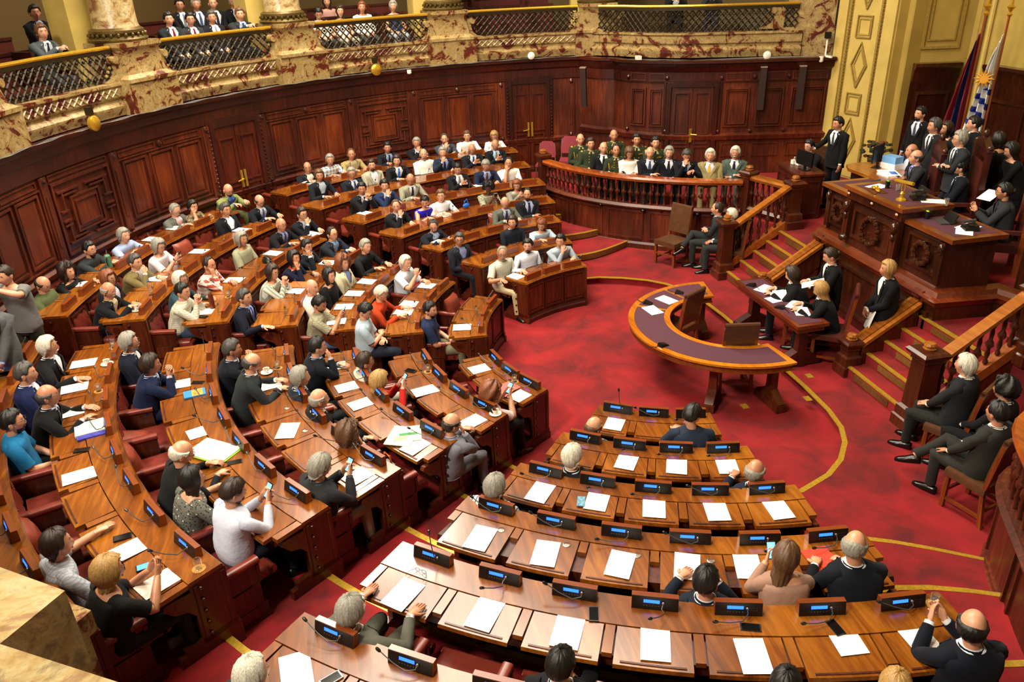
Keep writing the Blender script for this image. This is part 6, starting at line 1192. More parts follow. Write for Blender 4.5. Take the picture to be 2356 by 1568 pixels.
def head_mesh(mb, M):
    nu, nv = 28, 20; rings = []
    for i in range(nv + 1):
        el = -PI / 2 + PI * max(.012, min(.988, i / nv)); az = np.arange(nu) * 2 * PI / nu
        rings.append(head_pts(az, np.full(nu, el)))
    t = MB(); t.loft(rings)
    for s in (-1, 1):
        t.ball((s * .079, -.004, -.012), (.008, .019, .032), 8, 6); t.ball((s * .084, -.010, -.004), (.007, .013, .021), 7, 5)
    t.xf(M)
    for V, in zip(t.v): pass
    k = mb.n
    for V in t.v: mb.v.append(V); mb.n += len(V)
    for f in t.f: mb.f.append([i + k for i in f]); mb.m.append(0)
def hand(mb, wpos, d, nrm, side, curl, scl=1.0, spread=.12):
    """wpos wrist, d finger direction, nrm back-of-hand normal; side +1 right hand"""
    d = Vector(d).normalized(); nrm = Vector(nrm); nrm = (nrm - d * nrm.dot(d)).normalized(); s = d.cross(nrm).normalized() * side   # s points away from thumb side? fixed below
    w_ = Vector(wpos); k = scl
    mb.tube([w_ - d * .03, w_, w_ + d * .035 * k, w_ + d * .075 * k, w_ + d * .092 * k], [(.026 * k, .021 * k), (.027 * k, .018 * k), (.038 * k, .016 * k), (.040 * k, .014 * k), (.034 * k, .010 * k)], 8, side=tuple(s))
    for i, (o, L) in enumerate(((.030, .066), (.011, .076), (-.009, .071), (-.028, .056))):
        b = w_ + d * (.084 * k) - s * (o * k) * -1; dd = (d + s * (o * 2.2 * spread * 10 * .35)).normalized(); pts = [b]; a = curl * .55; r_ = [.0088 * k]
        for q, l in enumerate((.45, .32, .23)):
            ang = a * (q + .6); v = dd * math.cos(ang) - nrm * math.sin(ang); pts.append(pts[-1] + v * L * l * k); r_.append((.0082, .0076, .0060)[q] * k)
        mb.tube(pts, r_, 6, side=tuple(s))
    tb = w_ + d * .025 * k + s * .030 * k; tv = (d * .62 + s * .78 - nrm * .25).normalized()
    t2 = (d * .95 + s * .25 - nrm * (.25 + .3 * curl)).normalized(); mb.tube([tb - tv * .01, tb + tv * .032 * k, tb + tv * .032 * k + t2 * .028 * k, tb + tv * .032 * k + t2 * .048 * k], [.014 * k, .0115 * k, .0098 * k, .0065 * k], 6)
def ik(S, T, L1, L2, hint):
    S, T = Vector(S), Vector(T); D = T - S; d = D.length; mx = (L1 + L2) * .995
    if d > mx: T = S + D * (mx / d); D = T - S; d = mx
    u = D.normalized(); a = (L1 * L1 - L2 * L2 + d * d) / (2 * d); h = math.sqrt(max(0, L1 * L1 - a * a)); hv = Vector(hint); hv = hv - u * hv.dot(u); hv = hv.normalized() if hv.length > 1e-5 else Vector((0, 0, -1))
    return S + u * a + hv * h, T
def selli(cx, cy, z, a, b, n=20, tilt=(0, 0), p=2.5):
    out = []
    for j in range(n):
        t = 2 * PI * j / n; c, s_ = math.sin(t), math.cos(t); X = a * math.copysign(abs(c) ** (2 / p), c); Y = b * math.copysign(abs(s_) ** (2 / p), s_); out.append((cx + X, cy + Y, z + tilt[1] * Y))
    return out
# hair: path from crown down the skull then hanging
HAIRS = {}
def hair_mesh(style):
    if style in HAIRS: return HAIRS[style]
    rnd = random.Random(hash(style) % 1000 if False else sum(map(ord, style))); nu = 64; nt = 18; thick = {'sh': .015, 're': .010, 'ri': .011, 'md': .018, 'lg': .020, 'bb': .026, 'cu': .040, 'vo': .040, 'bn': .014}[style]
    rings = []
    for i in range(nt + 1):
        ring = []
        for j in range(nu):
            az = 2 * PI * j / nu; az = az if az <= PI else az - 2 * PI; A_ = abs(az)
            front = math.radians(34 if style not in ('re',) else 58)
            # lowest elevation of hair at this azimuth
            side = float(sstep(.75, 1.25, A_)); back = float(sstep(1.5, 2.2, A_)); end = front * (1 - side) + side * (math.radians(-2) * (1 - back) + math.radians(-38) * back)
            if style in ('bb', 'lg', 'cu', 'vo', 'md'): end = front * (1 - side) + side * (math.radians(-14 if style == 'md' else -30) * (1 - back) + math.radians(-42) * back)
            start = PI / 2
            if style == 'ri': start = math.radians(26) + math.radians(6) * math.cos(az * 2); end = min(end, start - .05) if A_ > .95 else start - .02
            end += (.05 * math.sin(az * 13 + 1) + .035 * math.sin(az * 27)) * (1 - .6 * side); t_ = i / nt; hang = {'bb': .055, 'lg': .22, 'cu': .13, 'md': .012, 'vo': .0}.get(style, 0) * float(sstep(.9, 1.5, A_))
            if style == 'md': hang = .02 * back
            ts = .72 if hang > 0 else 1.0
            el = start + (end - start) * min(1, t_ / ts); p = head_pts(np.array([az]), np.array([el]))[0]
            nrm = p / np.array([HA ** 2, HB ** 2, HC_ ** 2]); nrm = nrm / np.linalg.norm(nrm)
            edge = 1 - float(sstep(.8, 1.0, t_)) if hang <= 0 else 1
            if style == 'ri': edge *= float(sstep(0, .25, t_)) * float(sstep(.85, 1.15, A_))
            th = thick * (edge * 1.25 - .25 * (1 - edge) - .0); wob = .0
            if style in ('cu', 'vo'): wob = .017 * math.sin(az * 11 + i * 1.3) * math.cos(i * 1.7 + az * 5) * edge + rnd.uniform(-.003, .003)
            else: wob = edge * (.0022 * math.sin(az * 23 + 2 * math.sin(i * .5)) + .002 * math.sin(az * 11 + i * .35) + rnd.uniform(-.0012, .0012))
            if style in ('sh', 'md') and A_ < .9: th += .006 * (1 - t_) 
            p = p + nrm * (th + wob)
            if hang > 0 and t_ > ts:
                q = (t_ - ts) / (1 - ts); p = p + np.array([0, -.012 * q if A_ > 1.6 else -.03 * q, -hang * q]); sh = 1 - .10 * q if style in ('bb', 'lg') else 1 + .12 * math.sin(q * PI); p[0] *= sh; 
                if A_ > 2: p[1] = p[1] * (1 - .12 * q)
            ring.append(tuple(p))
        rings.append(ring)
    if style in ('bb', 'lg', 'cu'): # fold inward to close the curtain
        rings.append([(p[0] * .75, p[1] * .7 - .006, p[2] + .012) if abs((2 * PI * j / nu if 2 * PI * j / nu <= PI else 2 * PI * j / nu - 2 * PI)) > 1.2 else p for j, p in enumerate(rings[-1])])
    b = MB(); b.loft(rings, caps=(style != 'ri'))
    if style == 'bn': b.ball((0, -.115, .0), (.038, .03, .038), 10, 7)
    HAIRS[style] = b.mesh('hair', [hairm('k')], smooth=True); return HAIRS[style]
def patch(azr, elr, off_, f=None):
    nu, nt = 14, 8; b = MB(); rings = []
    for i in range(nt + 1):
        el = elr[0] + (elr[1] - elr[0]) * i / nt; row = []
        for j in range(nu + 1):
            az = azr[0] + (azr[1] - azr[0]) * j / nu; p = head_pts(np.array([az]), np.array([el]))[0]; e = min(1, min(i, nt - i, 1.5) / 1.0) * min(1, min(j, nu - j)); p = p * (1 + (off_ * (1 if e else -1)) / .1); row.append(tuple(p))
        rings.append(row)
    b.loft(rings, closed=False, caps=False); return b
SHARED = {}
def shared(name, f, mats):
    if name not in SHARED: SHARED[name] = f().mesh(name, mats, smooth=True)
    return SHARED[name]
def f_eye(): b = MB(); b.ball((0, 0, 0), (.0115, .005, .0042), 8, 5); b.ball((0, .0035, 0), (.0044, .003, .0044), 8, 5, 1); return b
def f_brow(): b = MB(); b.tube([(-.017, 0, -.002), (0, .004, .003), (.017, 0, 0)], [(.002, .003), (.003, .0045), (.0015, .003)], 6); return b
def f_lips(): b = MB(); b.ball((0, 0, 0), (.021, .006, .004), 8, 5); b.ball((0, .001, -.006), (.017, .006, .0035), 8, 5); return b
def f_stache(): b = MB(); b.tube([(-.028, -.012, -.012), (-.014, 0, -.001), (0, .004, .002), (.014, 0, -.001), (.028, -.012, -.012)], [(.003, .003), (.008, .007), (.008, .008), (.008, .007), (.003, .003)], 8); return b
def f_beard():
    b = patch((-1.35, 1.35), (-1.30, -.52), .009); return b
def f_specs():
    b = MB()
    for s in (-1, 1):
        b.tube([(s * .031 + .021 * math.cos(a), .004, .016 * math.sin(a)) for a in np.arange(0, 6.6, .6)], .0022, 5); b.tube([(s * .052, .0, .004), (s * .079, -.035, .003), (s * .082, -.09, -.004)], .002, 5)
    b.tube([(-.011, .008, .003), (.011, .008, .003)], .002, 5); return b
def kid(name, me, parent, loc=(0, 0, 0), mat=None, M=None, rot=None):
    o = link(name, me, parent)
    if M is not None: o.matrix_local = M @ Matrix.Translation(loc)
    else: o.location = loc
    if mat is not None and len(me.materials): o.material_slots[0].link = 'OBJECT'; o.material_slots[0].material = mat
    return o
POSE = {  # lean, right hand (x, y rel. head, z), left hand, curl, extra pitch, right finger dir, left finger dir
 'desk': (.10, (.13, .26, .79), (-.15, .29, .79), .5, 0, (-.6, .8, 0), (.6, .8, 0)),
 'lap': (-.02, (.06, .24, .57), (-.07, .26, .58), .7, 0, (-.8, .6, -.1), (.8, .6, -.1)),
 'clasp': (.12, (.04, .17, -.17), (-.04, .17, -.17), 1.3, 4, (-.5, .2, .9), (.5, .2, .9)),
 'clasp2': (.12, (.05, .33, .82), (-.05, .33, .82), 1.2, 0, (-.7, .7, .1), (.7, .7, .1)),
 'clasp3': (-.02, (.04, .30, .60), (-.04, .31, .60), .8, 0, (-.6, .8, -.1), (.6, .8, -.1)),
 'chin': (.10, (.03, .135, -.165), (-.12, .26, .79), 1.2, 3, (-.25, -.3, .9), (.6, .8, 0)),
 'fist': (.05, (.12, .24, -.15), (-.12, .26, .79), 1.8, 0, (-.2, .1, 1), (.6, .8, 0)),
 'cheek': (.10, (.085, .09, -.13), (-.10, .26, .79), 1.2, 3, (-.1, -.25, .95), (.7, .7, 0)),
 'cross': (.0, (-.05, .19, -.40), (.06, .225, -.44), .7, 0, (-1, -.2, .2), (1, -.2, .15)),
 'crosslegx': (.0, (-.05, .19, -.40), (.06, .225, -.44), .7, 0, (-1, -.2, .2), (1, -.2, .15)),
 'legx': (-.04, (.10, .36, .60), (-.12, .40, .52), .4, 0, (-.4, .9, 0), (.3, .9, -.3)),
 'write': (.16, (.11, .25, .79), (-.14, .26, .79), 1.2, 22, (-.5, .9, -.1), (.5, .8, 0)),
 'writeS': (.04, (.06, .26, -.42), (-.10, .26, -.46), 1.2, 22, (-.6, .7, .1), (.8, .5, .2)),
 'phone': (.06, (.055, .27, -.29), (-.045, .27, -.29), 1.1, 20, (-.35, .55, .7), (.35, .55, .7)),
 'reach': (.0, (.34, .30, .79), (-.10, .22, .60), .3, 0, (.3, 1, 0), (.6, .6, 0)),
 'reachL': (.04, (.12, .24, .79), (-.36, .36, .79), .3, 0, (-.5, .8, 0), (-.2, 1, 0)),
 'reach2': (-.02, (.24, .36, .78), (-.20, .38, .78), .2, 0, (.05, 1, -.1), (-.05, 1, -.1)),
 'read': (.14, (.16, .28, .80), (-.16, .28, .80), .8, 26, (-.3, .9, .1), (.3, .9, .1)),
 'hands': (.04, (.055, .30, -.33), (-.055, .30, -.33), .5, 6, (-.35, .45, .8), (.35, .45, .8)),
 'cup': (.12, (.06, .28, .83), (-.05, .28, .82), 1.3, 8, (-.6, .8, -.1), (.6, .8, -.1)),
 'type': (.08, (.11, .32, .84), (-.11, .32, .84), .5, 8, (0, 1, 0), (0, 1, 0)),
 'rail': (.16, (.05, .30, 1.0), (-.07, .30, 1.01), 1.0, 0, (-.9, .5, 0), (.9, .5, 0)),
 'stand': (.02, (.24, .03, .80), (-.24, .03, .80), .6, 0, (0, .15, -1), (0, .15, -1)),
 'standF': (.02, (.05, .20, .84), (-.05, .20, .86), .8, 0, (-.7, .3, -.6), (.7, .3, -.6)),
 'standL': (.02, (.44, .10, 1.12), (-.24, .05, .80), .8, 6, (.9, .3, -.1), (0, .15, -1)),
 'camera': (.05, (.09, .28, -.08), (-.07, .28, -.08), .9, 8, (-.4, .4, .8), (.4, .4, .8)),
}
STAND = ('stand', 'standF', 'standL', 'camera', 'writeS')
SCRN = emit('phone_screen', '6fb6e8', 1.6)
def person(x, y, z0, hz, face, gy, sec, pose, hair, top, pants, flags, label):
    lean, RT, LT, curl, pit, rd, ld = POSE[pose]; stand = pose in STAND or 'T' in flags; woman = 'W' in flags; k = 1.0
    rz = R(face - 90); H = Vector((0, 0, hz)); fwd = Vector((math.cos(R(face)), math.sin(R(face)), 0))
    grp = None
    root = thing('person', label, 'person', (x, y, z0), rz, grp)
    sw = (.183 if woman else .208) * (1.1 if 'heavy' in label else 1); base = .94 if stand else .50
    if stand: base = hz - .71
    N = Vector((0, -.035, hz - .148)); hipy = -lean - .035; P_ = Vector((0, hipy, base))
    hy = math.radians(gy); pitch = math.radians(pit + (26 if 'D' in flags and pit < 15 else 0) - (8 if 'X' in flags else 0))
    HM = Matrix.Translation(H) @ Matrix.Rotation(hy, 4, 'Z') @ Matrix.Rotation(-pitch, 4, 'X') @ Matrix.Rotation(math.radians(random.uniform(-4, 4)), 4, 'Y')
    HM = HM @ Matrix.Diagonal((1.07, 1.07, 1.07, 1)) if not woman else HM
    if woman: HM = HM @ Matrix.Diagonal((1.02, 1.02, 1.02, 1))
    tone = 4 if '4' in flags else (1, 1, 2)[hash(label) % 1 if False else len(label) % 3]
    sk = skin(tone); kind = top[0]; parts = top[1:].split(':'); c1 = parts[0] if parts[0] else '2c3320'
    # --- torso sections along spine
    def spine(t, bow=.02): p = P_.lerp(N, t); return Vector((0, p.y - bow * math.sin(PI * t), p.z))
    tl = (N - P_).length; bel = .018 if not woman else 0
    SEC = [(-.10, .165, .120), (.02, .178, .130), (.18, .165 + bel, .120 + bel), (.38, .160 + bel * .8, .118 + bel), (.58, .170, .118), (.74, .186 * sw / .195, .118), (.88, sw * .98, .106), (.945, sw * .86, .092), (.99, sw * .56, .076), (1.035, .064, .064)]
    def torso(mb, o, t0=-.1, t1=1.05, skip=None, mat=0, n=24):
        rings = []
        for t, a, b_ in SEC:
            if t < t0 - 1e-6 or t > t1: continue
            p = spine(t); rings.append(selli(p.x, p.y, p.z, a + o, b_ + o, n))
        mb.loft(rings, mat, True, skip is None, skip)
    body = MB(); torso(body, -.02)
    nk = HM @ Vector((0, -.02, -.05)); body.tube([N + Vector((0, 0, -.03)), N + Vector((0, .004, .03)), nk], [.060 if not woman else .052, .053 if not woman else .044, .052 if not woman else .043], 12)
    head_mesh(body, HM)
    S = {1: Vector((sw - .028, N.y - .005, N.z - .058)), -1: Vector((-(sw - .028), N.y - .005, N.z - .058))}
    sp = spine(.84); S[1].y = S[-1].y = sp.y
    ends = {}
    short = kind in 'TV'
    for sd, T, fd in ((1, RT, rd), (-1, LT, ld)):
        if 'R' in flags and pose in ('desk',): pass
        tz = T[2] if T[2] > 0 else hz + T[2]; tz = max(tz, .87) if (T[2] < 0 and not stand and 'cross' not in pose) else tz; T3 = Vector((T[0], T[1], tz)); hint = (sd * .75, -.25, -.8) if not stand else (sd * .6, -.7, -.4)
        if pose == 'cheek' or pose == 'chin' and sd == 1: hint = (sd * .35, .3, -1)
        if pose in ('cross', 'crosslegx'): hint = (sd * .9, -.3, -.7)
        if pose in ('phone', 'clasp', 'hands'): hint = (sd * .6, .0, -1)
        E_, W_ = ik(S[sd], T3, .285, .255, hint); ends[sd] = (E_, W_)
        body.tube([S[sd], S[sd].lerp(E_, .5), E_.lerp(S[sd], .08), E_, E_.lerp(W_, .25), E_.lerp(W_, .7), W_], [.050, .045, .040, .040, .041, .033, (.028, .022)], 10)
        fdir = Vector(fd); nr = Vector((0, 0, 1)) if abs(Vector(fd).normalized().z) < .6 else (Vector((sd * .9, .4, 0)) if pose not in ('stand', 'standL') else Vector((sd, 0, 0)))
        if pose in ('chin', 'cheek') and sd == 1: nr = Vector((sd * .5, .9, .1))
        hand(body, W_, fdir, nr, sd, curl, .97 if woman else 1.04)
    # legs
    LG = {}
    for sd in (-1, 1):
        hp = Vector((sd * .09, hipy, base - (.0 if not stand else .04)))
        if stand: kn = hp + Vector((sd * .01, .02, -(hp.z) * .48)); ft = Vector((sd * .11, hp.y + .0, .08))
        else:
            kn = Vector((sd * .13, hipy + .43, .50)); ft = Vector((sd * .12, hipy + .45 + (.02 * sd), .09))
            if 'N' in flags and sec in ('A5', 'A4', 'D6'): pass
            if pose in ('legx', 'crosslegx') and sd == 1: kn = Vector((.06, hipy + .46, .62)); ft = Vector((-.22, hipy + .62, .40))
        LG[sd] = (hp, kn, ft); body.tube([hp, kn, ft], [.07, .05, .035], 8)
    bd = body.build('body', sk, root, (0, 0, 0), smooth=True)
    # --- face
    back = sec in ('C5', 'C4', 'C6', 'C2') and False
    hc = hair[-1]; hm = hairm(hc); L4 = lambda v: HM @ Matrix.Translation(v)
    ey = head_pts(np.array([.40, -.40]), np.array([.085, .085]))
    for i, s in enumerate((1, -1)):
        kid('eye', shared('eye', f_eye, [EYEW, IRIS]), root, M=L4((s * .0305, float(ey[i][1]) + .001, .009)))
        kid('eyebrow', shared('eyebrow', f_brow, [hairm('d')]), root, M=L4((s * .031, face_y(.0285, s * .031) - .001, .0285)) , mat=hairm('g' if hc in 'wg' else 'd'))
    kid('lips', shared('lips', f_lips, [LIPS]), root, M=L4((0, face_y(-.061) - .003, -.060)))
    st = hair.split()[0]
    if st != 'bd': kid('hair', hair_mesh(st), root, M=HM.copy(), mat=hm)
    if 'B' in flags: kid('beard', shared('beard', f_beard, [hairm('d')]), root, M=HM.copy(), mat=hm if st != 'bd' or hc != 'b' else hairm('d'))
    if 'M' in flags or ('B' in flags): kid('moustache', shared('moustache', f_stache, [hairm('d')]), root, M=L4((0, face_y(-.049) - .001, -.047)), mat=hm)
    if 'G' in flags: kid('glasses', shared('glasses', f_specs, [GLASSM]), root, M=L4((0, .1015, .010)))
    # --- clothes
    pat = parts[1] if len(parts) > 1 and kind in 'LTV' and parts[1] else 'plain'
    def sleeve(mb, o, upto, mat=0):
        for sd in (1, -1):
            E_, W_ = ends[sd]; s0 = S[sd]; i0 = s0 + Vector((-sd * .05, 0, .012)); 
            if upto > 1: w1 = W_.lerp(E_, .04 if upto >= 2 else .12); mb.tube([i0, s0 + Vector((sd * .012, 0, .004)), s0.lerp(E_, .45), E_.lerp(s0, .1), E_, E_.lerp(W_, .15), E_.lerp(W_, .6), w1], [.055 + o, .062 + o, .054 + o, .049 + o, .047 + o, .046 + o, .040 + o, (.035 + o, .031 + o)], 12, mat)
            else: w1 = s0.lerp(E_, .80); mb.tube([i0, s0 + Vector((sd * .012, 0, .004)), s0.lerp(E_, .4), w1, w1.lerp(s0, .03)], [.055 + o, .062 + o, .058 + o, .058 + o, .050 + o], 12, mat)
    def collar(mb, o, mat=0, open_=True):
        c = spine(1.0); n_ = 14; rr = []
        for q, (r_, z_) in enumerate(((.066 + o, -.018), (.060 + o, .026), (.068 + o, .010), (.082 + o, -.022))):
            rr.append([(r_ * math.sin(a), c.y + .008 + r_ * 1.02 * math.cos(a), c.z + z_ - .035 * max(0, math.cos(a)) ** 2) for a in [R(28) + (2 * PI - R(56)) * j / n_ for j in range(n_ + 1)]])
        mb.loft(rr, mat, False, False)
    if kind == 'S' or kind == 'U':
        jm = fabric(c1, 'plain'); V0 = .40 if kind == 'S' else .80; nseg = 28
        zs = [t for t, a, b_ in SEC if t <= 1.05]
        def skipv(i, j):
            if zs[i] < V0: return False
            a = (j + .5) / nseg * 2 * PI; a = a if a < PI else a - 2 * PI; wv = .13 + .42 * min(1, (zs[i] - V0) / (1 - V0)) if kind == 'S' else .22
            return abs(a) < wv * (1.15 if zs[i] > .85 else 1) and zs[i] < 1.04
        jk = MB(); torso(jk, .022, skip=skipv, n=nseg)
        if base > .6 or True: p0 = spine(-.1); jk.loft([selli(0, p0.y, p0.z - (.05 if stand else .0), SEC[0][1] + .034, SEC[0][2] + .03, nseg), selli(0, p0.y, p0.z, SEC[0][1] + .022, SEC[0][2] + .022, nseg)], caps=False)
        sleeve(jk, .008, 1.5)
        # lapels
        for sd in (1, -1):
            pts = []; 
            for t in (V0 - .02, .55, .72, .88, .97, 1.0):
                p = spine(t); i = min(range(len(SEC)), key=lambda q: abs(SEC[q][0] - t)); a_, b_ = SEC[i][1] + .026, SEC[i][2] + .028; q = .10 + .46 * max(0, (t - V0) / (1 - V0)); pts.append(Vector((sd * a_ * math.sin(q) ** (2 / 2.5) * 1.0, p.y + b_ * math.cos(q) ** (2 / 2.5) - .001, p.z)))
            if kind == 'S': jk.tube(pts, [(.006, .006), (.022, .005), (.030, .005), (.022, .006), (.014, .010), (.01, .01)], 6, side=(sd, 0, 0))
        collar(jk, .014)
        jo = jk.build('jacket' if kind == 'S' else 'uniform_jacket', jm, root, (0, 0, 0), smooth=True)
        sc_ = parts[1] if kind == 'S' else 'a8a070'; shm = fabric(sc_, 'plain', .7)
        sh_ = MB(); torso(sh_, .006, .15, 1.05); collar(sh_, .002)
        for sd in (1, -1): E_, W_ = ends[sd]; d_ = (W_ - E_).normalized(); sh_.tube([W_ - d_ * .035, W_ - d_ * .002], [(.034, .029), (.033, .028)], 10)
        sh_.build('shirt', shm, root, (0, 0, 0), smooth=True)
        tc = parts[2] if kind == 'S' and len(parts) > 2 else ('14160f' if kind == 'U' else '-')
        if tc and tc != '-':
            tb = MB(); rows = []
            for t, wd in ((.30, .006), (.36, .040), (.6, .034), (.8, .026), (.93, .016), (.95, .024), (.985, .020)):
                p = spine(t); i = min(range(len(SEC)), key=lambda q: abs(SEC[q][0] - t)); f0 = [q for q in range(len(SEC)) if SEC[q][0] <= t][-1]; f1 = min(f0 + 1, len(SEC) - 1); u = (t - SEC[f0][0]) / max(1e-6, SEC[f1][0] - SEC[f0][0]); bb_ = SEC[f0][2] + (SEC[f1][2] - SEC[f0][2]) * u
                yy = p.y + bb_ + .010; rows.append([(-wd, yy, p.z), (0, yy + .006, p.z), (wd, yy, p.z), (0, yy - .004, p.z)])
            tb.loft(rows); tb.build('necktie', fabric(tc, 'plain', .5), root, (0, 0, 0), smooth=True)
        if kind == 'U':
            g = MB()
            for sd in (1, -1): s0 = S[sd]; g.tube([s0 + Vector((-sd * .09, .0, .055)), s0 + Vector((sd * .02, 0, .048)), s0 + Vector((sd * .045, 0, .02))], [(.03, .012), (.045, .014), (.03, .01)], 8, side=(0, 1, 0))
            for t in (.3, .45, .6, .74):
                p = spine(t)
                for sx in (-.045, .045): g.ball((sx, p.y + .150, p.z), (.011, .007, .011), 6, 4)
            p = spine(.76); g.box((-.09, p.y + .135, p.z), (.06, .012, .02)); 
            if 'A' in flags: s0 = S[1]; g.tube([s0 + Vector((-.02, .06, .04)), s0 + Vector((-.03, .13, -.12)), s0 + Vector((-.06, .13, -.25)), s0 + Vector((-.1, .13, -.1))], .011, 6)
            g.build('gold_insignia', GOLDC, root, (0, 0, 0), smooth=True)
    else:
        fm = fabric(c1, pat, .8); jk = MB(); vn = kind != 'V'
        lowneck = 1.05 if vn and not woman else .95
        torso(jk, .010 if kind != 'L' else .014, -.1, lowneck)
        if kind != 'V': sleeve(jk, .002 if kind == 'L' else .006, 1.3 if kind == 'L' else .9)
        if not woman and kind in 'LT' and not ('T-shirt' in label): collar(jk, .004)
        jk.build({'L': 'shirt', 'T': 'short_sleeved_shirt', 'V': 'sleeveless_top'}[kind], fm, root, (0, 0, 0), smooth=True)
        if 'C' in flags: cc = MB(); collar(cc, .010); cc.build('shirt_collar', fabric('e8e6de', 'plain'), root, (0, 0, 0), smooth=True)
        if 'X2' in flags or 'X3' in flags:
            cc = MB(); p = spine(1.0); cc.tube([(.07 * math.sin(a), p.y + .07 * math.cos(a) + .01, p.z - .01 - .04 * max(0, math.cos(a))) for a in np.arange(0, 6.4, .5)], .022, 7); p2 = spine(.7); cc.tube([(.02, p.y + .08, p.z - .04), (.03, p2.y + .14, p2.z + .02), (.02, p2.y + .145, p2.z - .10)], [(.03, .014), (.045, .014), (.04, .01)], 8, side=(1, 0, 0))
            cc.build('scarf', fabric('b0281e' if 'X2' in flags else '8a7a5a', 'floral' if 'X3' in flags else 'plain'), root, (0, 0, 0), smooth=True)
    # trousers and shoes
    pc = pants or ('2c3320' if kind == 'U' else '22252c'); tr = MB(); hp0 = Vector((0, hipy, base)); tr.loft([selli(0, hipy, base - .09 if not stand else base - .10, .15, .11, 16), selli(0, hipy, base + .02, .178, .128, 16), selli(0, hipy, base + .08, .17, .12, 16)])
    for sd in (-1, 1):
        hp, kn, ft = LG[sd]; hp = hp + Vector((0, 0, -.01)); up_ = (kn - hp)
        tr.tube([hp - up_ * .12, hp, hp + up_ * .5, kn - up_ * .06, kn + Vector((0, .015, 0)) if not stand else kn, kn.lerp(ft, .12), kn.lerp(ft, .6), ft + Vector((0, 0, .02))], [.085, .095, .084, .070, .066, .064, .056, .058], 12)
    tr.build('trousers', fabric(pc, 'plain'), root, (0, 0, 0), smooth=True)
    sb = SHARED.get('shoe')
    if not sb:
        b = MB(); b.loft([[(-.04 * q, y_, 0), (.04 * q, y_, 0), (.042 * q, y_, h * .45), (.024 * q, y_, h), (-.024 * q, y_, h), (-.042 * q, y_, h * .45)] for y_, q, h in ((-.09, .7, .075), (-.06, .9, .085), (.0, 1.0, .085), (.07, 1.1, .058), (.13, 1.05, .045), (.175, .7, .032), (.185, .3, .02))]); SHARED['shoe'] = sb = b.mesh('shoe', [SHOE], smooth=True)
    for sd in (-1, 1):
        ft = LG[sd][2]; o = kid('shoe', sb, root, (ft.x, ft.y + .01, ft.z - .09 if ft.z > .2 else 0.0), mat=SHOE if not ('blonde bespectacled' in label) else plain('taupe_leather', '8a7a66', .5)); o.rotation_euler = (0 if ft.z < .2 else -.2, 0, -sd * .15 if ft.z < .2 else .5)
    # held phone as separate thing
    if pose == 'phone' and not ('D' == flags and kind == 'x') or pose == 'camera':
        hz_ = max(hz + RT[2], .87 if not stand else 0) + .075; c = Vector((0, RT[1] + .05, hz_)); wv = root.matrix_basis @ c if False else None
        cx_ = x + math.cos(rz) * c.x - math.sin(rz) * c.y; cy_ = y + math.sin(rz) * c.x + math.cos(rz) * c.y
        ph = thing('smartphone', 'smartphone held by the ' + ' '.join(label.split()[:8]), 'phone', (cx_, cy_, z0 + hz_), rz)
        ph.rotation_euler = (R(-35) if pose == 'phone' else R(0), 0, rz)
        b = MB(); b.box((0, 0, 0), (.072, .009, .145) if pose == 'phone' else (.145, .009, .072)); b.build('case', BLACK, ph); b = MB(); b.box((0, -.0055, 0), (.064, .002, .128) if pose == 'phone' else (.128, .002, .064)); b.build('screen', SCRN, ph)
    return root
CHAIRS = [('computer desk', 'tall grey-brown leather chair behind clerk at computer', 'b'), ('rostrum sitter', 'x', 'n0'), ('seated left on the rostrum', 'dark carved armchair left of the presiding chair', 'q'), ('presiding', 'carved presiding armchair with pediment on the rostrum', 'p'), ("rostrum's right", 'dark leather armchair at the right rostrum desk', 'h'), ('left at the long', 'dark leather chair of the left stenographer', 's'), ('right at the long', 'dark red leather chair of the right stenographer', 'd'), ('red tie seated by', 'brown leather chair of white-haired person by the stairs', 's'), ('third chair', 'dark red leather chair of curly-haired person', 'd'), ('legs crossed', 'dark leather chair nearest the viewer by right box', 's'), ('beneath the box', 'brown leather chair under person with folded arms below box', 's'), ('stair post', 'brown leather chair half hidden behind the left stair post', 's')]
CHAIRS = [c for c in CHAIRS if c[1] != 'x']
for ln in PEOPLE.strip().split('\n'):
    g, pose, hair, top, pants, flags, label = [q.strip() for q in ln.split('|')]
    x, y, z0, hz, face, gy, sec = g.split()
    x, y, z0, hz, face, gy = map(float, (x, y, z0, hz, face, gy)); person(x, y, z0, hz, face, gy, sec, pose, hair, top, pants, flags, label)
    if sec == 'Z' and pose not in STAND and 'T' not in flags:
        ln_ = POSE[pose][0] + .035; cx, cy = x - math.cos(R(face)) * ln_, y - math.sin(R(face)) * ln_; rz = R(face - 90)
        for key, lab, kd in CHAIRS:
            if key in label:
                if kd == 's': side_chair(cx, cy, z0, rz, lab)
                elif kd == 'd': side_chair(cx, cy, z0, rz, lab, LEAC, 1.14)
                elif kd == 'p': high_chair(cx, cy, z0, rz, 1.5, lab, .66)
                elif kd == 'q': high_chair(cx, cy, z0, rz, 1.3, lab, .6)
                else: high_chair(cx, cy, z0, rz, 1.2, lab, .58, False, LEAB if kd == 'b' else LEAC)
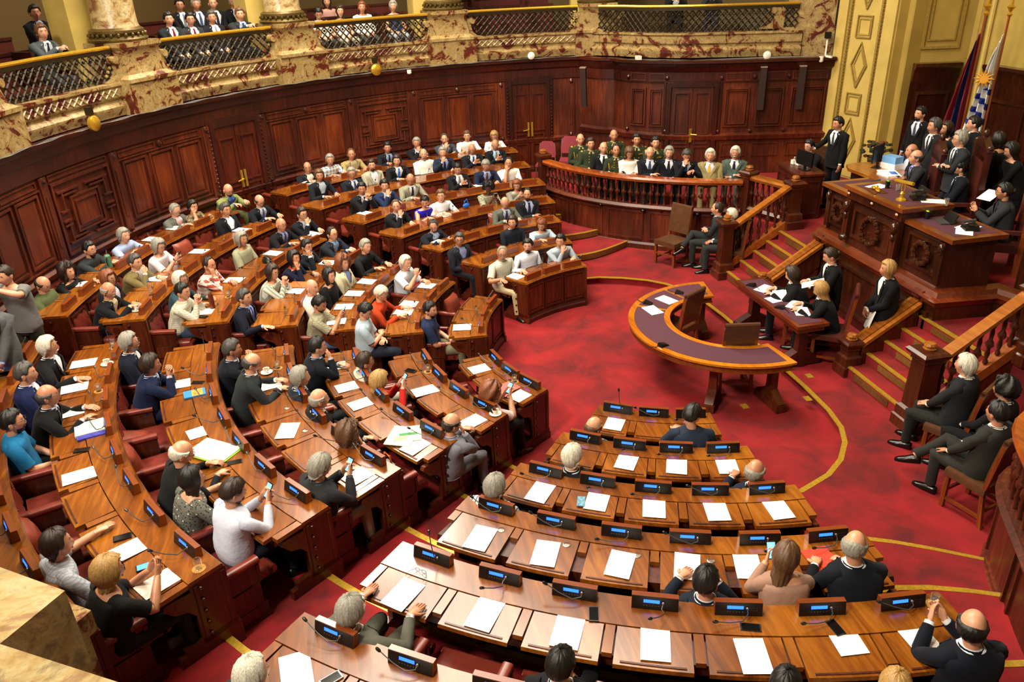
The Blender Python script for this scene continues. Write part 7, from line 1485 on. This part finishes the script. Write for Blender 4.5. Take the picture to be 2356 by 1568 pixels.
# ---------------- papers and small things ----------------
pm = MB().box((0, 0, .0008), (.212, .315, .0016)).mesh('white_sheet', [PAPER])
for x, y, z, a, lab in PAPERS:
    o = link('paper_sheet', pm); o.location = (x, y, z); o.rotation_euler = (0, 0, R(a)); tag(o, lab, 'paper', 'white sheets on the desks')
CORK = plain('cork', 'b07a34', .8); LIT = emit('lit_phone_screen', '4fa0d8', 1.4)
for ty, x, y, z, a, lab in ITEMS:
    ra = R(a)
    if ty in ('phone', 'phoneL', 'green'):
        case = WHITE if 'white-framed' in lab else plain('green_case', '3fae2a', .5) if ty == 'green' else plain('pattern_blue', '5a8aa0', .4, 0, .5, 60) if 'blue patterned' in lab else BLACK
        item('smartphone', lab, 'phone', (x, y, z - (.004 if ty != 'green' else 0)), ra, [('case', MB().box((0, 0, .005), (.075, .148, .01)), case), ('screen', MB().box((0, 0, .0105), (.066, .128, .0015)), LIT if ty == 'phoneL' else (case if 'patterned' in lab else plain('dark_screen', '0a0c10', .1)))])
    elif ty == 'cup':
        b = MB(); b.lathe((0, 0, 0), [(.03, 0), (.05, .006), (.075, .014), (.073, .016), (.03, .008)], 18); c = MB(); c.lathe((0, 0, .01), [(.022, 0), (.034, .03), (.04, .055), (.037, .055), (.03, .02)], 14); c.tube([(.036, 0, .05), (.058, 0, .045), (.055, 0, .025), (.032, 0, .022)], .004, 5)
        d = MB(); d.lathe((0, 0, .045), [(.036, 0), (.036, .003), (.001, .003)], 12); item('coffee_cup', lab, 'cup', (x, y, z), ra, [('saucer', b, WHITE), ('cup', c, WHITE), ('coffee', d, plain('coffee', '6a3e18', .2))])
    elif ty == 'glass':
        b = MB(); b.lathe((0, 0, .006), [(.028, 0), (.034, .09), (.031, .09), (.026, .008), (.001, .008)], 14); c = MB(); c.lathe((0, 0, 0), [(.055, 0), (.055, .005), (.001, .005)], 16); w_ = MB(); w_.lathe((0, 0, .014), [(.026, 0), (.029, .05), (.001, .05)], 12)
        item('water_glass', lab, 'glass', (x, y, z), ra, [('tumbler', b, GLASS), ('coaster', c, CORK), ('water', w_, GLASS)] if 'empty' not in lab else [('tumbler', b, GLASS), ('coaster', c, CORK)])
    elif ty == 'bottle': item('water_bottle', lab, 'bottle', (x, y, z), 0, [('bottle', MB().lathe((0, 0, 0), [(.03, 0), (.033, .05), (.03, .1), (.033, .15), (.014, .19), (.014, .21)], 12), GLASS), ('cap', MB().lathe((0, 0, .205), [(.015, 0), (.015, .02)], 10), plain('blue_cap', '2a5ab0', .5))])
    elif ty == 'flask': item('metal_flask', lab, 'flask', (x, y, z), 0, [('body', MB().lathe((0, 0, 0), [(.036, 0), (.036, .2), (.02, .23)], 14), plain('red_brown_metal', '6a2d1c', .3, .4)), ('cap', MB().lathe((0, 0, .225), [(.02, 0), (.02, .03)], 10), STEEL)])
    elif ty in ('folderO', 'folderR', 'redpad'): item('cardboard_folder', lab, 'folder', (x, y, z), ra, [('cover', MB().box((0, 0, .005), (.23, .30, .01)).box((.05, -.08, .012), (.2, .22, .006), 0, .3), plain('folder_' + ty, {'folderO': 'e2601a', 'folderR': 'cf3a1e', 'redpad': 'c05a50'}[ty], .6))])
    elif ty == 'binder':
        item('open_binder', lab, 'binder', (x, y, z), ra + .5, [('cover', MB().box((0, 0, .004), (.50, .33, .008)), plain('lime_card', '86c822', .6)), ('pages', MB().box((0, 0, .013), (.47, .31, .012)), plain('cream_page', 'dfe2c4', .7)), ('loose_sheet', MB().box((-.1, -.02, .022), (.2, .28, .003), 0, .1), PAPER)])
    elif ty == 'binderW':
        item('ring_binder', lab, 'binder', (x, y, z), ra, [('cover', MB().box((0, 0, .012), (.27, .31, .024)), plain('pale_grey_card', 'c8cec0', .5)), ('catalogues', MB().box((.17, 0, .008), (.08, .28, .016)), plain('purple_print', '3c3c9a', .4, 0, .4, 40))])
    elif ty == 'bookB': item('paperback_book', lab, 'book', (x, y, z), ra, [('cover', MB().box((0, 0, .009), (.17, .24, .018)), plain('blue_cover', '2f7fb8', .4)), ('cover_art', MB().box((0, .03, .0185), (.16, .12, .001)), plain('orange_print', 'c9933c', .4, 0, .4, 50))])
    elif ty == 'news': item('newspaper', lab, 'newspaper', (x, y, z), ra + .6, [('sheets', MB().box((0, 0, .004), (.30, .38, .008)).box((.06, .05, .007), (.28, .30, .008), 0, .35), plain('newsprint', 'd6d3c0', .8, 0, .15, 60)), ('headline', MB().box((.06, .04, .0118), (.2, .05, .001), 0, .35), plain('green_ink', '3f8a4a', .7)), ('picture', MB().box((.0, -.06, .0118), (.14, .09, .001), 0, .35), plain('print_pic', '9aa08a', .7, 0, .4, 90))])
    elif ty == 'specs': 
        o = shared('glasses', f_specs, [GLASSM]); q = link('spectacles', o); q.location = (x, y, z + .02); q.rotation_euler = (0, 0, ra); tag(q, lab, 'glasses')
    elif ty == 'bag':
        b = MB(); b.ball((0, 0, .05), (.08, .04, .05), 10, 7); b.tube([(-.05, 0, .07), (-.02, 0, .18), (.05, .02, .15), (.04, 0, .06)], .012, 6); item('plastic_bag', lab, 'bag', (x, y, z), ra, [('bag', b, plain('blue_plastic', '1f62c8', .4))])
for i, (x, y, a) in enumerate(((-.44, 1.90, 30), (-.02, 1.88, 10), (-.21, 2.02, 60), (.26, 2.03, 40), (.50, 1.99, 70))):
    o = link('paper_sheet', pm); o.location = (x, y, .882 + .001 * i); o.rotation_euler = (0, 0, R(a)); tag(o, 'written white sheet on the long stenographer table, %s from its left end' % ORD[i], 'paper')
for x, y, a, lab in ((-.37 - .35, .32, 60, 'x'), (-.37, .02, 100, 'white sheet on curved table near its left bend'),):
    if lab != 'x': o = link('paper_sheet', pm); o.location = (x, y, .779); o.rotation_euler = (0, 0, R(a)); tag(o, lab, 'paper')
o = link('paper_sheet', pm); o.location = (-.68, .37, .779); o.rotation_euler = (0, 0, R(115)); tag(o, 'white sheet on the curved table beside first conference unit', 'paper')
for x, y, z, a, lab in ((-.62, 3.72, 2.303, 15, 'highlighted white sheet on the left of centre rostrum desk'), (.30, 3.98, 2.303, -30, 'white sheets behind the brass lamp'), (1.05, 3.70 + .3, 2.143, 20, 'white papers on the right rostrum desk'), (1.2, 3.82, 2.146, 50, 'second white sheet on the right rostrum desk')):
    o = link('paper_sheet', pm); o.location = (x, y, z); o.rotation_euler = (0, 0, R(a)); tag(o, lab, 'paper')
for loc, rz, tl, lab in (((.95, 2.80, .86), R(-20), 1.35, 'white folder hanging from the blonde person\'s hand'), ((.42, 2.16, 1.28), R(-30), .35, 'white notepad held by standing stenographer'), ((-.05, 5.25, 2.18), R(20), .3, 'white notepad of the dark-haired person at the far right')):
    o = link('paper_sheet', pm); o.location = loc; o.rotation_euler = (tl, 0, rz); tag(o, lab, 'paper')
b = MB(); b.loft([[(sx * .11 * q, sy * .06 * q, z_) for sx, sy in ((-1, -1), (1, -1), (1, 1), (-1, 1))] for q, z_ in ((.9, 0), (1.1, .06), (1, .16), (.7, .22))]); c = MB(); c.tube([(-.07, 0, .2), (-.05, 0, .33), (.05, 0, .33), (.07, 0, .2)], .012, 6); c.tube([(-.1, .0, .02), (-.08, -.06, .1), (-.06, -.05, .22)], .014, 6); c.tube([(.1, .0, .02), (.08, -.06, .1), (.06, -.05, .22)], .014, 6)
item('handbag', 'black handbag with orange leather straps on an empty seat', 'bag', (2.93, -4.20, .73), R(30), [('bag', b, BLACK), ('straps', c, plain('tan_leather', 'b5541c', .4))])
item('black_bag', 'puffy black bag in the lap of sage-jacketed person', 'bag', (-2.98, -5.78, 1.28), R(20), [('bag', MB().ball((0, 0, 0), (.15, .08, .08), 12, 8), plain('black_nylon', '0a0a0b', .4))])
item('thermos_flask', 'green metal flask held by hooded bearded person', 'flask', (-2.52, -8.06, 1.60), 0, [('body', MB().lathe((0, 0, 0), [(.045, 0), (.045, .18), (.03, .2)], 14), plain('green_enamel', '4f7a5c', .35)), ('handle', MB().tube([(.045, 0, .16), (.085, 0, .15), (.085, 0, .05), (.045, 0, .03)], .008, 6), BLACK), ('straw', MB().tube([(0, 0, .18), (-.03, 0, .26)], .005, 5), STEEL)])
UV = ((-.57, -.82), (.83, -.55))
def qd(c, a, b_, o=0): u, v = UV; return [(c[0], c[1]), (c[0] + v[0] * b_, c[1] + v[1] * b_), (c[0] + v[0] * b_ + u[0] * a, c[1] + v[1] * b_ + u[1] * a), (c[0] + u[0] * a, c[1] + u[1] * a)]
NP1 = qd((8.63, -4.86), 1.2, .19); NP2 = qd((8.47, -4.90), 1.2, .45); NP3 = qd((8.455, -4.93), 1.15, .5); NP4 = [(8.93, -4.86), (9.10, -4.58), (9.44, -4.78), (9.27, -5.06)]
near_pier()
PIN = MB(); 
# finish: parts given in world coordinates already carry their root offset
